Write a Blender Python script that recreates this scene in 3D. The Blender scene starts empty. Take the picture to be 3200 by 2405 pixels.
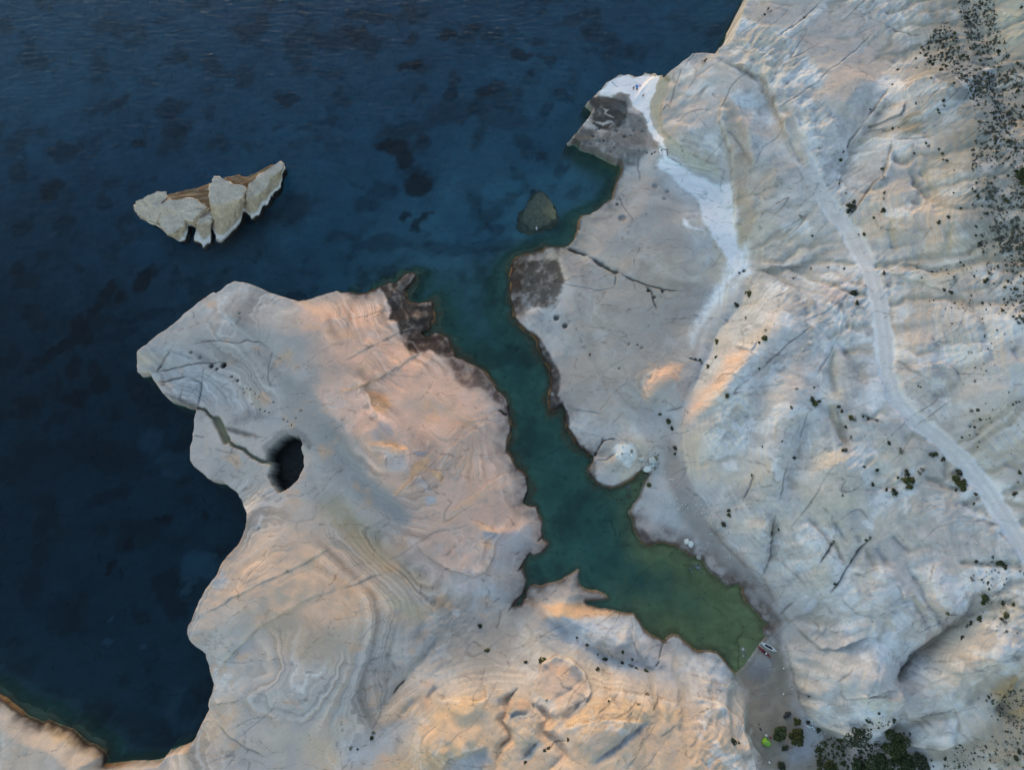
import bpy, math, random
import numpy as np
from mathutils import Vector

random.seed(7)
rng = np.random.default_rng(7)
scene = bpy.context.scene
COL = scene.collection

# ------------------------------------------------------------------ camera
PW, PH = 3200.0, 2405.0            # size of the photograph that the survey below was read from
FPX = 2243.0                       # focal length in those pixels
CAM_H = 190.0                      # flying height above the sea, metres
TILT = math.radians(12.0)          # tilt away from straight down
cam_data = bpy.data.cameras.new('camera')
cam = bpy.data.objects.new('camera', cam_data)
COL.objects.link(cam)
cam_data.sensor_width = 36.0
cam_data.lens = FPX / PW * 36.0
cam_data.clip_start = 1.0
cam_data.clip_end = 20000.0
cam.location = (0, 0, CAM_H)
cam.rotation_euler = (TILT, 0, 0)
scene.camera = cam

# ------------------------------------------------------------------ light
SUN_AZ = math.radians(-14.0)       # from image top (+Y), negative = to the left
SUN_EL = math.radians(6.0)
world = bpy.data.worlds.new('World')
scene.world = world
world.use_nodes = True
wn = world.node_tree
for n in list(wn.nodes):
    wn.nodes.remove(n)
sky = wn.nodes.new('ShaderNodeTexSky')
sky.sky_type = 'NISHITA'
sky.sun_disc = False
sky.sun_elevation = SUN_EL
sky.sun_rotation = SUN_AZ
sky.altitude = 100
sky.air_density = 1.0
sky.dust_density = 0.4
sky.ozone_density = 0.9
bg = wn.nodes.new('ShaderNodeBackground')
bg.inputs['Strength'].default_value = 0.15
wo = wn.nodes.new('ShaderNodeOutputWorld')
wn.links.new(sky.outputs[0], bg.inputs[0])
wn.links.new(bg.outputs[0], wo.inputs[0])

sun_data = bpy.data.lights.new('sun', 'SUN')
sun_data.energy = 0.15
sun_data.angle = math.radians(45)
sun_data.color = (1.0, 0.42, 0.24)
sun = bpy.data.objects.new('sun', sun_data)
COL.objects.link(sun)
sd_ = Vector((math.sin(SUN_AZ) * math.cos(SUN_EL), math.cos(SUN_AZ) * math.cos(SUN_EL), math.sin(SUN_EL)))
sun.rotation_euler = sd_.to_track_quat('Z', 'Y').to_euler()
sun.location = (0, 0, 300)

scene.view_settings.view_transform = 'Standard'
scene.view_settings.look = 'None'
scene.view_settings.gamma = 1.0
scene.view_settings.exposure = 1.88
scene.view_settings.use_curve_mapping = False
scene.cycles.max_bounces = 6
scene.cycles.transparent_max_bounces = 12
scene.cycles.caustics_reflective = False
scene.cycles.caustics_refractive = False

# ------------------------------------------------------------------ survey helpers
CS = 2.0722
CROP = {'A': (0, 0, CS), 'B': (1067, 0, CS), 'C': (2133, 0, CS), 'D': (0, 802, CS), 'E': (1067, 802, CS), 'F': (2133, 802, CS),
        'G': (0, 1603, CS), 'H': (1067, 1603, CS), 'I': (2133, 1603, CS), 'P': (0, 0, 1.0),
        'J': (400, 480, 4.2538), 'K': (1780, 200, 3.5677), 'L': (1800, 1300, 3.6925), 'M': (2700, 2150, 4.424),
        'Q': (2850, 0, 4.154), 'R': (2850, 400, 4.154), 'S': (2340, 2200, 7.373), 'T': (2300, 1950, 7.373), 'V': (1850, 200, 5.54), 'W': (2500, 1500, 4.155)}

def ph(c, pts):
    """survey sheet coordinates -> photograph pixels"""
    a = np.array(pts, dtype=float)
    ox, oy, k = CROP[c]
    a = a.copy()
    a[:, 0] = a[:, 0] / k + ox
    a[:, 1] = a[:, 1] / k + oy
    return a

CT, ST = math.cos(TILT), math.sin(TILT)

def unproj(pp, h):
    """sight line through a photo pixel, met with the level h"""
    xc = (pp[:, 0] - PW / 2) / FPX
    yc = -(pp[:, 1] - PH / 2) / FPX
    wy = yc * CT + ST
    wz = yc * ST - CT
    s = (CAM_H - h) / -wz
    return np.stack([xc * s, wy * s], 1)

# ------------------------------------------------------------------ noise
_perm = rng.permutation(256).astype(np.int32)
_perm = np.concatenate([_perm, _perm])
_ang = rng.uniform(0, 2 * np.pi, 256)
_gx, _gy = np.cos(_ang).astype(np.float32), np.sin(_ang).astype(np.float32)

def pnoise(x, y, seed=0):
    x = np.asarray(x, dtype=np.float32) + np.float32(seed * 17.31)
    y = np.asarray(y, dtype=np.float32) + np.float32(seed * 9.77)
    xi = np.floor(x).astype(np.int32); yi = np.floor(y).astype(np.int32)
    xf = x - xi; yf = y - yi
    xi &= 255; yi &= 255
    u = xf * xf * xf * (xf * (xf * 6 - 15) + 10)
    v = yf * yf * yf * (yf * (yf * 6 - 15) + 10)
    def g(ix, iy, dx, dy):
        k = _perm[_perm[ix & 255] + (iy & 255)]
        return _gx[k] * dx + _gy[k] * dy
    a = g(xi, yi, xf, yf); b = g(xi + 1, yi, xf - 1, yf)
    c = g(xi, yi + 1, xf, yf - 1); d = g(xi + 1, yi + 1, xf - 1, yf - 1)
    return (a + u * (b - a) + v * ((c + u * (d - c)) - (a + u * (b - a)))) * 1.5

def fbm(x, y, scale, octv=4, seed=0, gain=0.5):
    r = 0; a = 1.0; f = 1.0 / scale; t = 0
    for o in range(octv):
        r = r + a * pnoise(x * f, y * f, seed + o * 3)
        t += a; a *= gain; f *= 2.03
    return r / t

def ridged(x, y, scale, octv=4, seed=0, gain=0.5):
    r = 0; a = 1.0; f = 1.0 / scale; t = 0
    for o in range(octv):
        r = r + a * (1 - 2 * np.abs(pnoise(x * f, y * f, seed + o * 3)))
        t += a; a *= gain; f *= 2.03
    return r / t

def ss(a, b, x):
    t = np.clip((x - a) / (b - a), 0, 1)
    return t * t * (3 - 2 * t)

# ------------------------------------------------------------------ polyline distance
def seg_dist(X, Y, P, closed=False, signed=False):
    """nearest distance to a polyline, plus side and the position along it"""
    n = len(P); m = n if closed else n - 1
    best = np.full(X.shape, 1e9, np.float32)
    tpos = np.zeros(X.shape, np.float32)
    side = np.zeros(X.shape, np.float32)
    X = X.astype(np.float32); Y = Y.astype(np.float32)
    for i in range(m):
        ax, ay = P[i]; bx, by = P[(i + 1) % n]
        dx, dy = bx - ax, by - ay
        L2 = dx * dx + dy * dy + 1e-9
        t = np.clip(((X - ax) * dx + (Y - ay) * dy) / L2, 0, 1)
        qx = X - (ax + t * dx); qy = Y - (ay + t * dy)
        d = qx * qx + qy * qy
        k = d < best
        best = np.where(k, d, best)
        tpos = np.where(k, i + t, tpos)
        if signed:
            side = np.where(k, dx * qy - dy * qx, side)
    return np.sqrt(best), tpos, side

def in_poly(X, Y, P):
    r = np.zeros(X.shape, bool)
    n = len(P)
    for i in range(n):
        ax, ay = P[i]; bx, by = P[(i + 1) % n]
        if ay == by:
            continue
        c = ((ay > Y) != (by > Y)) & (X < (bx - ax) * (Y - ay) / (by - ay) + ax)
        r ^= c
    return r

# ------------------------------------------------------------------ the coastline
# each run: sheet, points, cliff height, brown tide rim 0..1, face hidden behind its top edge?, rise length inland
COAST = [
 ('P', [(2700,-700),(2480,-300),(2400,-120)], 12, 0, 1, 8),
 ('C', [(425,0),(400,50),(385,110),(365,160),(345,220),(305,280),(240,310),(225,350),(232,362)], 12, 0, 1, 8),
 ('C', [(180,355),(125,345),(70,340),(0,385)], 10, 0, 1, 8),
 ('B', [(2150,440),(2090,480)], 8, 0, 1, 8),
 ('B', [(2060,500),(2030,470),(2000,480),(1970,470),(1950,490),(1900,497),(1860,478),(1840,492),(1805,482),(1760,515),(1720,535),(1690,575),(1660,600)], 1.6, 0.15, 1, 10),
 ('B', [(1620,640),(1597,662),(1620,685),(1640,695),(1600,765),(1560,810),(1540,845),(1510,875),(1477,910)], 2.2, 0.1, 1, 10),
 ('B', [(1500,935),(1540,970),(1580,990),(1640,1005),(1680,1030),(1720,1050),(1770,1075),(1800,1070)], 2.6, 0.1, 0, 10),
 ('B', [(1812,1090),(1805,1130),(1780,1180),(1760,1230),(1745,1290),(1700,1325),(1650,1365),(1600,1395),(1550,1400),(1530,1430),(1525,1490),(1500,1550),(1465,1600)], 1.4, 0.45, 0, 10),
 ('B', [(1440,1600),(1400,1605),(1350,1600),(1310,1600),(1295,1625)], 1.2, 0.8, 0, 12),
 ('E', [(1130,0),(1110,30),(1095,50),(1090,100),(1080,130),(1095,180),(1085,230),(1090,290),(1105,340),(1110,390)], 0.9, 0.8, 0, 12),
 ('E', [(1130,430),(1160,465),(1200,500),(1240,525),(1260,545),(1265,590),(1290,640),(1310,680),(1340,725),(1345,770),(1350,840),(1338,880),(1335,930),(1340,990),(1350,1020),(1385,1000),(1420,965),(1440,1000),(1440,1060),(1450,1110),(1480,1160),(1510,1210),(1550,1250),(1590,1285),(1620,1300)], 1.7, 0.75, 0, 12),
 ('E', [(1620,1320),(1600,1350),(1590,1390),(1610,1430),(1640,1465),(1690,1490),(1740,1500),(1790,1490),(1840,1470),(1890,1440),(1930,1400),(1950,1380)], 2.2, 0.5, 0, 8),
 ('E', [(1990,1395),(1965,1440),(1945,1500),(1920,1560),(1890,1600),(1860,1650)], 1.2, 0.2, 0, 8),
 ('H', [(1865,10),(1885,60),(1890,110),(1920,160),(1950,200),(2000,215),(2040,200),(2070,190),(2110,200),(2160,215)], 0.8, 0.45, 0, 8),
 ('I', [(0,240),(40,275),(90,285),(125,300),(150,350),(180,385),(220,415),(260,450),(300,470),(350,455),(385,480),(380,520),(400,570),(440,600),(475,640),(510,690),(550,715),(520,740),(515,770),(535,800)], 0.7, 0.4, 0, 8),
 ('I', [(500,840),(470,880),(440,930),(400,985),(345,1035)], 0.05, 0, 0, 14),
 ('I', [(330,1030),(300,1005),(270,960),(230,915),(180,900),(120,905),(75,890),(40,860),(0,835)], 1.6, 0.5, 1, 8),
 ('H', [(2180,800),(2150,795),(2120,815),(2095,850),(2060,825),(2010,800),(1960,760),(1920,700),(1890,660)], 1.6, 0.5, 1, 7),
 ('H', [(1840,645),(1780,630),(1720,615),(1650,605),(1600,590),(1575,570),(1640,565),(1700,560),(1735,550),(1700,515),(1650,500),(1590,490),(1545,460),(1535,420),(1540,375),(1530,355),(1500,380),(1460,405),(1430,425),(1390,435),(1340,450),(1290,470),(1250,455),(1225,470),(1195,500)], 0.8, 0.35, 0, 9),
 ('H', [(1160,590),(1120,600),(1150,560),(1180,520),(1190,480),(1205,440),(1190,400),(1180,360),(1190,310),(1220,265),(1240,280),(1290,260),(1330,230),(1345,205),(1330,180),(1310,165),(1300,120),(1305,60),(1280,0)], 1.2, 0.5, 0, 9),
 ('E', [(1265,1615),(1210,1605),(1185,1590),(1200,1550),(1215,1500),(1205,1430),(1180,1390),(1140,1370),(1125,1330),(1105,1290),(1080,1260),(1085,1200),(1100,1150),(1105,1090),(1095,1050),(1085,990),(1080,930),(1060,900),(1020,870),(990,820),(960,780),(930,740),(880,710),(830,685),(780,665),(750,655)], 1.5, 0.85, 0, 14),
 ('E', [(740,620),(720,580),(700,530),(660,510),(610,490),(580,505),(550,520),(525,500),(580,480),(590,440),(605,415),(610,380),(600,340),(595,290),(560,295),(510,300),(440,300),(430,270),(420,220),(450,190),(485,150),(490,120),(460,105),(420,110),(390,140),(350,180),(320,172),(270,190),(210,215),(170,235),(120,245),(50,230)], 1.1, 0.85, 0, 12),
 ('D', [(2211,235),(2180,220),(2130,235),(2050,260),(1965,290)], 2.6, 0.4, 1, 10),
 ('D', [(1930,285),(1870,275),(1800,250),(1720,225),(1650,190),(1580,165),(1515,160),(1470,185),(1405,235),(1375,232),(1300,285),(1230,340),(1150,410),(1080,470),(1010,510),(945,570),(875,612)], 7, 0, 1, 12),
 ('D', [(890,650),(885,700),(890,745),(960,738),(985,780),(1020,830),(1050,875),(1090,910),(1150,935),(1210,955),(1265,968)], 3.6, 0.1, 1, 10),
 ('D', [(1268,985),(1255,1050),(1250,1130),(1245,1190),(1230,1230),(1228,1320),(1250,1350),(1300,1390),(1340,1430),(1390,1440),(1440,1450),(1480,1480),(1530,1520),(1565,1570),(1575,1610)], 4.5, 0, 1, 10),
 ('G', [(1598,0),(1598,40),(1590,100),(1570,150),(1540,205),(1490,260),(1440,315),(1420,360),(1390,420),(1340,480),(1300,550),(1270,620),(1240,695),(1218,740),(1213,790),(1230,820),(1270,860),(1310,885),(1335,905)], 8, 0, 1, 10),
 ('G', [(1335,935),(1355,980),(1370,1050),(1387,1110),(1380,1160),(1360,1200),(1350,1245),(1355,1270),(1320,1340),(1280,1420),(1240,1500),(1210,1550)], 8, 0, 1, 10),
 ('G', [(1130,1560),(1070,1580),(1050,1620),(1030,1640),(950,1650),(800,1655)], 4, 0.2, 1, 8),
 ('G', [(690,1620),(700,1560),(690,1540),(640,1500),(570,1480),(520,1430),(480,1390),(440,1380),(380,1360),(320,1330),(290,1350),(240,1330),(180,1300),(120,1250),(60,1200),(0,1170)], 0.9, 0.8, 0, 5),
 ('P', [(-150,2080),(-500,1900),(-900,1850)], 1, 0.6, 0, 5),
 ('P', [(-900,3300),(4600,3300),(4600,-700)], 15, 0, 0, 8),
]
cp, c_h, c_rim, c_hid, c_L = [], [], [], [], []
for c, pts, hc, rim, hid, L in COAST:
    q = unproj(ph(c, pts), hc if hid else 0.0)
    for p in q:
        cp.append(p); c_h.append(hc); c_rim.append(rim); c_hid.append(hid); c_L.append(L)
cp = np.array(cp); c_h = np.array(c_h, np.float32); c_rim = np.array(c_rim, np.float32)
c_hid = np.array(c_hid, np.float32); c_L = np.array(c_L, np.float32)

# ------------------------------------------------------------------ broad relief: spot heights in photo pixels
SPOT = [(500,1000,8),(600,960,8),(720,900,8),(850,960,9),(1000,1020,8.5),(1200,1050,5),(1320,960,3),(440,1130,5),(560,1160,6),(680,1220,6),(600,1260,5),
 (700,1380,6),(650,1470,5.5),(820,1560,8),(800,1280,7),(900,1330,7.5),(960,1200,9),(1100,1200,9),(1300,1250,7),(1450,1200,4),(1400,1400,7),(1520,1450,4.5),
 (1300,1500,8),(1450,1600,6),(1600,1650,4),(1150,1400,9),(1050,1500,7.5),(1000,1600,7.5),(850,1700,9.5),(1200,1650,5),(1330,1780,4.5),(1450,1780,5),(1600,1780,3),
 (700,1800,9),(1000,1800,10),(620,1950,9),(850,1980,11),(1080,1950,11),(1250,1880,7),(1400,1880,4.5),(1550,1900,3.5),(1600,2000,4),(700,2150,10),(650,2330,9),
 (1000,2150,11),(1200,2100,7),(1350,2060,6),(950,2350,10),(1150,2350,9),(1400,2250,12),(1600,2150,11),(1700,2300,15),(1450,2390,14),(1900,2200,12),(2000,2330,15),
 (1750,2080,6),(1900,2090,5),(2100,2130,5),(2280,2180,5),(2200,2280,12),(2300,2390,11),(2330,2100,2.5),(1850,1960,6),(1980,1960,5.5),(2050,2020,4),(2200,2060,3.5),
 (2400,2080,0.5),(2400,2200,1.2),(2450,2300,1.6),(2550,2380,2.2),(2480,2090,1.2),(2480,2180,1.6),(2620,2330,3),(2750,2380,4),(2900,2400,7),
 (1700,880,2),(1800,900,3.2),(1900,850,3.5),(1850,1000,3.5),(1800,1150,3),(1950,1050,4),(1850,1300,3),(2000,1200,4),(1950,1420,3.2),(2080,1400,3),(2100,1550,2.5),
 (2200,1650,2.5),(2300,1750,2.5),(2420,1900,2),(2200,1780,1.5),(2060,1650,1.5),
 (1930,290,2.2),(2020,270,2.6),(1850,430,2.6),(1950,450,3),(2050,420,3.2),(2150,520,4),(2280,560,4.6),(2050,650,4),(1900,680,3),(2200,700,5),(2320,800,5),(2150,850,4.5),
 (2250,950,4.5),(2180,1080,4.2),(2130,1250,3.6),
 (2160,260,9),(2250,220,11),(2150,420,9.5),(2200,350,11),(2330,200,12),(2330,350,12.5),(2380,520,12),(2300,450,11),(2370,700,9),(2450,300,15),(2400,100,14),(2600,60,17),(2800,30,21),
 (2600,250,18),(2800,200,20),(2500,450,16),(2600,400,17.5),(2620,600,17),(2700,350,20),(2900,250,25),(3100,100,30),(3180,300,33),(3050,450,31),(2950,550,27),(3180,650,34),
 (2800,550,22),(2900,750,25),(2750,750,20),(3100,900,31),(2900,950,24),(3050,1150,27),(3180,1250,30),(2450,750,11),(2550,820,13),(2350,900,8),(2500,950,14),(2620,900,17),(2400,1050,11),
 (2300,1080,8.5),(2250,1200,8.5),(2350,1200,12),(2500,1150,15),(2600,1050,17),(2750,1150,19.5),(2250,1350,9),(2400,1350,13),(2550,1350,16),(2700,1320,18),(2800,1400,19),
 (2950,1350,21.5),(3100,1500,22.5),(2300,1500,9),(2450,1550,13),(2620,1550,16),(2800,1550,18),(2950,1600,20),(3180,1700,23),(2400,1680,9),(2550,1720,12),(2700,1750,15),(2900,1800,17.5),
 (3100,1850,21),(2500,1850,8),(2650,1900,11),(2800,1950,14.5),(3000,2000,18),(3180,2050,22),(2560,2000,7),(2520,2080,5),(2560,2160,7),(2700,2100,12),(2850,2100,11.5),(2600,2240,6.5),(2720,2240,10),
 (2900,2200,13),(2830,2260,7),(3000,2150,17),(3100,2200,18),(2950,2300,12),(3050,2330,15),(3180,2350,20)]
spot = np.array(SPOT, float)
sp_xy = unproj(spot[:, :2], spot[:, 2]); sp_h = spot[:, 2]
def _tps_k(r2):
    return 0.5 * r2 * np.log(r2 + 1e-6)
_n = len(sp_xy)
_sc = 50.0
_A = sp_xy / _sc
_K = _tps_k(((_A[:, None] - _A[None]) ** 2).sum(-1)) + np.eye(_n) * 0.002
_Pm = np.concatenate([np.ones((_n, 1)), _A], 1)
_M = np.block([[_K, _Pm], [_Pm.T, np.zeros((3, 3))]])
_sol = np.linalg.solve(_M, np.concatenate([sp_h, np.zeros(3)]))
_w, _c = _sol[:_n], _sol[_n:]

def tps(X, Y):
    x = np.clip(np.asarray(X, float), -190, 190) / _sc; y = np.clip(np.asarray(Y, float), -75, 185) / _sc
    r = _c[0] + _c[1] * x + _c[2] * y
    for i in range(_n):
        dx = x - _A[i, 0]; dy = y - _A[i, 1]
        r2 = dx * dx + dy * dy
        r += (0.5 * _w[i]) * (r2 * np.log(r2 + 1e-6))
    return r

# sea depths, kept shallow top left in place of sky reflection, photo pixels
DEEP = [(100,100,9),(400,60,9.5),(700,150,10.5),(1300,100,10.5),(2000,60,10),(1200,400,10.5),(1700,400,9.5),(400,500,12),(1000,600,10),(1500,700,8.5),(1750,620,6.5),(1650,760,5),(1450,880,4.5),(1560,880,4.2),
 (1600,1050,3.8),(1650,1250,3.0),(1700,1450,2.6),(1800,1600,2.4),(1950,1750,2.0),(2150,1880,1.35),(2300,1980,0.75),(2360,2040,0.3),(2330,2060,0.3),(1720,1760,1.5),(200,900,11),(150,1300,11),(500,1500,10.5),(300,1800,10.5),
 (500,2050,9.5),(250,2250,8),(1250,850,7),(900,800,9.5),(1890,580,6),(1830,700,2.5),(-300,1000,12),(-300,-300,9),(1500,-300,12)]
dp = np.array(DEEP, float)
dp_xy = unproj(dp[:, :2], 0.0)
def depth_at(X, Y):
    num = 0; den = 0
    for (px, py), d in zip(dp_xy, dp[:, 2]):
        w = 1.0 / (((X - px) ** 2 + (Y - py) ** 2) + 60.0) ** 2
        num = num + w * d; den = den + w
    return num / den

def ground0(xy):
    return np.maximum(tps(xy[:, 0], xy[:, 1]), 0.0)

def wxy(c, pts):
    """survey points -> world XY on the broad relief"""
    pp = ph(c, pts)
    h = np.zeros(len(pp))
    for _ in range(4):
        q = unproj(pp, h)
        h = 0.5 * h + 0.5 * ground0(q)
    return unproj(pp, h)

# ------------------------------------------------------------------ relief lines
# scarp: the side to the LEFT of travel stands higher by amp, fading over w metres
SCARP = [
 ('G',[(1245,690),(1400,610),(1550,530),(1700,450),(1840,390),(1960,330),(2060,280),(2200,190)],0.5,5),
 ('G',[(1380,1060),(1450,980),(1550,860),(1640,770),(1700,720),(1800,670),(1880,620),(1960,570),(2050,530),(2211,485)],1.0,6),
 ('H',[(0,490),(100,450),(200,410),(280,380)],0.6,4),
 ('G',[(1400,1360),(1500,1450),(1600,1510),(1740,1580)],0.4,4),
 ('G',[(1350,1240),(1480,1230),(1560,1200)],0.5,4),
 ('E',[(0,690),(150,610),(270,540),(400,470),(500,430)],0.55,5),
 ('E',[(0,900),(120,840),(240,790),(360,720),(450,650),(560,590)],0.8,5),
 ('E',[(1060,960),(1000,1000),(900,1080),(700,1240),(540,1400),(450,1490),(340,1570)],0.4,5),
 ('E',[(1010,995),(950,1030),(830,1050),(740,1010),(660,980)],0.5,4),
 ('E',[(235,1070),(220,1010),(190,930),(150,860)],0.5,3),
 ('E',[(440,1240),(380,1250),(330,1220),(260,1230),(170,1215)],0.8,3),
 ('E',[(600,1250),(560,1300),(480,1290)],0.5,2.5),
 ('E',[(310,1390),(290,1350),(300,1290)],0.5,2.5),
 ('E',[(600,1525),(560,1480),(520,1410),(480,1420),(400,1510),(340,1570)],0.6,3),
 ('E',[(660,1450),(620,1400),(540,1370)],0.6,2.5),
 ('E',[(1120,1385),(1040,1400),(960,1460),(850,1540),(760,1600),(680,1662)],0.5,4),
 ('H',[(480,190),(500,230),(600,310),(740,380),(860,410),(940,380),(980,300),(1000,230)],0.9,6),
 ('H',[(1030,140),(960,90),(880,60),(800,20)],0.6,3),
 ('H',[(1000,220),(960,200),(900,190),(880,210)],0.4,2.5),
 ('H',[(1540,1270),(1590,1200),(1610,1120),(1570,1010),(1480,930),(1380,910),(1300,960),(1260,1080)],1.8,5),
 ('H',[(640,1650),(700,1580),(800,1530),(900,1510),(940,1500)],1.4,5),
 ('H',[(2211,1230),(2050,1180),(1900,1150),(1750,1130),(1600,1130)],1.2,5),
 ('H',[(1980,1340),(1850,1310),(1650,1310),(1500,1350),(1430,1400)],0.9,4),
 ('H',[(940,1110),(940,1180),(860,1200),(700,1190),(600,1200)],0.9,4),
 ('H',[(1890,660),(1900,740),(1890,830),(1920,900),(1960,960)],0.8,3),
 ('I',[(550,1662),(545,1600),(500,1540),(420,1420),(400,1360),(330,1290),(250,1220),(120,1180),(0,1150)],1.5,5),
 ('I',[(430,1180),(360,1080),(290,1120),(200,1090),(100,1060),(0,1040)],0.8,4),
 ('I',[(100,0),(200,110),(300,230),(400,330),(520,400),(570,500),(640,620)],2.2,6),
 ('I',[(640,620),(720,710),(800,800),(880,870),(960,880),(1080,830),(1180,800),(1300,780)],1.8,6),
 ('I',[(660,780),(690,900),(700,960),(720,1060),(760,1200),(800,1300),(900,1380),(1000,1420),(1100,1450),(1280,1400)],3.2,6),
 ('I',[(980,1060),(1000,1150),(1030,1190),(1150,1160),(1280,1130),(1400,1140)],0.6,5),
 ('I',[(1280,1390),(1320,1320),(1390,1230),(1420,1190),(1400,1140)],2.0,5),
 ('I',[(1430,1090),(1520,1030),(1560,1060),(1600,1090),(1700,1030)],0.8,3),
 ('I',[(1690,1030),(1770,1020),(1900,990),(2000,940),(2100,900),(2211,840)],1.0,5),
 ('I',[(1430,1430),(1480,1500),(1560,1520),(1660,1530),(1740,1500),(1800,1440)],1.8,5),
 ('I',[(1410,1250),(1440,1330),(1530,1340),(1560,1390),(1590,1440)],0.9,4),
 ('I',[(860,700),(880,740),(870,780)],0.5,2),('I',[(1090,380),(1130,400),(1170,405)],0.5,2),
 ('I',[(1000,520),(1060,600),(1130,650),(1200,660)],0.5,3),('I',[(1340,430),(1420,540),(1500,530)],0.6,3),
 ('C',[(800,1100),(760,1010),(700,920),(650,850),(620,760),(580,640),(540,570),(490,500),(400,480),(300,450),(200,420)][::-1],1.8,8),
 ('C',[(250,650),(230,720),(230,800),(270,900),(300,1000),(310,1100),(330,1250),(330,1400),(320,1550)],2.2,5),
 ('C',[(1380,660),(1450,580),(1540,550),(1650,590),(1760,680)][::-1],1.0,4),
 ('C',[(1430,680),(1400,760),(1340,770),(1240,800),(1200,800)][::-1],0.8,3),
 ('C',[(1310,600),(1260,680),(1200,760),(1150,830),(1090,900)],0.8,4),
 ('C',[(1350,920),(1330,1000),(1300,1090),(1290,1150),(1230,1190),(1170,1270),(1120,1350),(1060,1420)],1.2,4),
 ('B',[(2080,480),(2120,540),(2100,620),(2060,720),(2080,840),(2120,900),(2211,970)],2.2,6),
 ('C',[(0,960),(80,1010),(180,1050),(230,1060)],1.2,5),
 ('F',[(1300,110),(1400,130),(1500,160),(1600,200),(1700,240),(1760,240)],0.8,4),
 ('F',[(1330,640),(1420,710),(1450,750),(1540,790),(1600,830)],0.7,4),
 ('F',[(1780,820),(1750,740),(1650,690),(1560,700),(1540,790)],0.7,3),
 ('F',[(470,90),(560,80),(700,60),(830,60)],1.0,4),
 ('F',[(910,310),(960,360),(1000,370)],0.6,3),
 ('F',[(320,580),(400,640),(450,560)],0.6,3),('F',[(180,820),(240,780),(330,800),(420,780)],0.6,3),
 ('E',[(1780,1180),(1740,1180),(1700,1190),(1660,1240),(1640,1290)],0.5,2.5),
]
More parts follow.
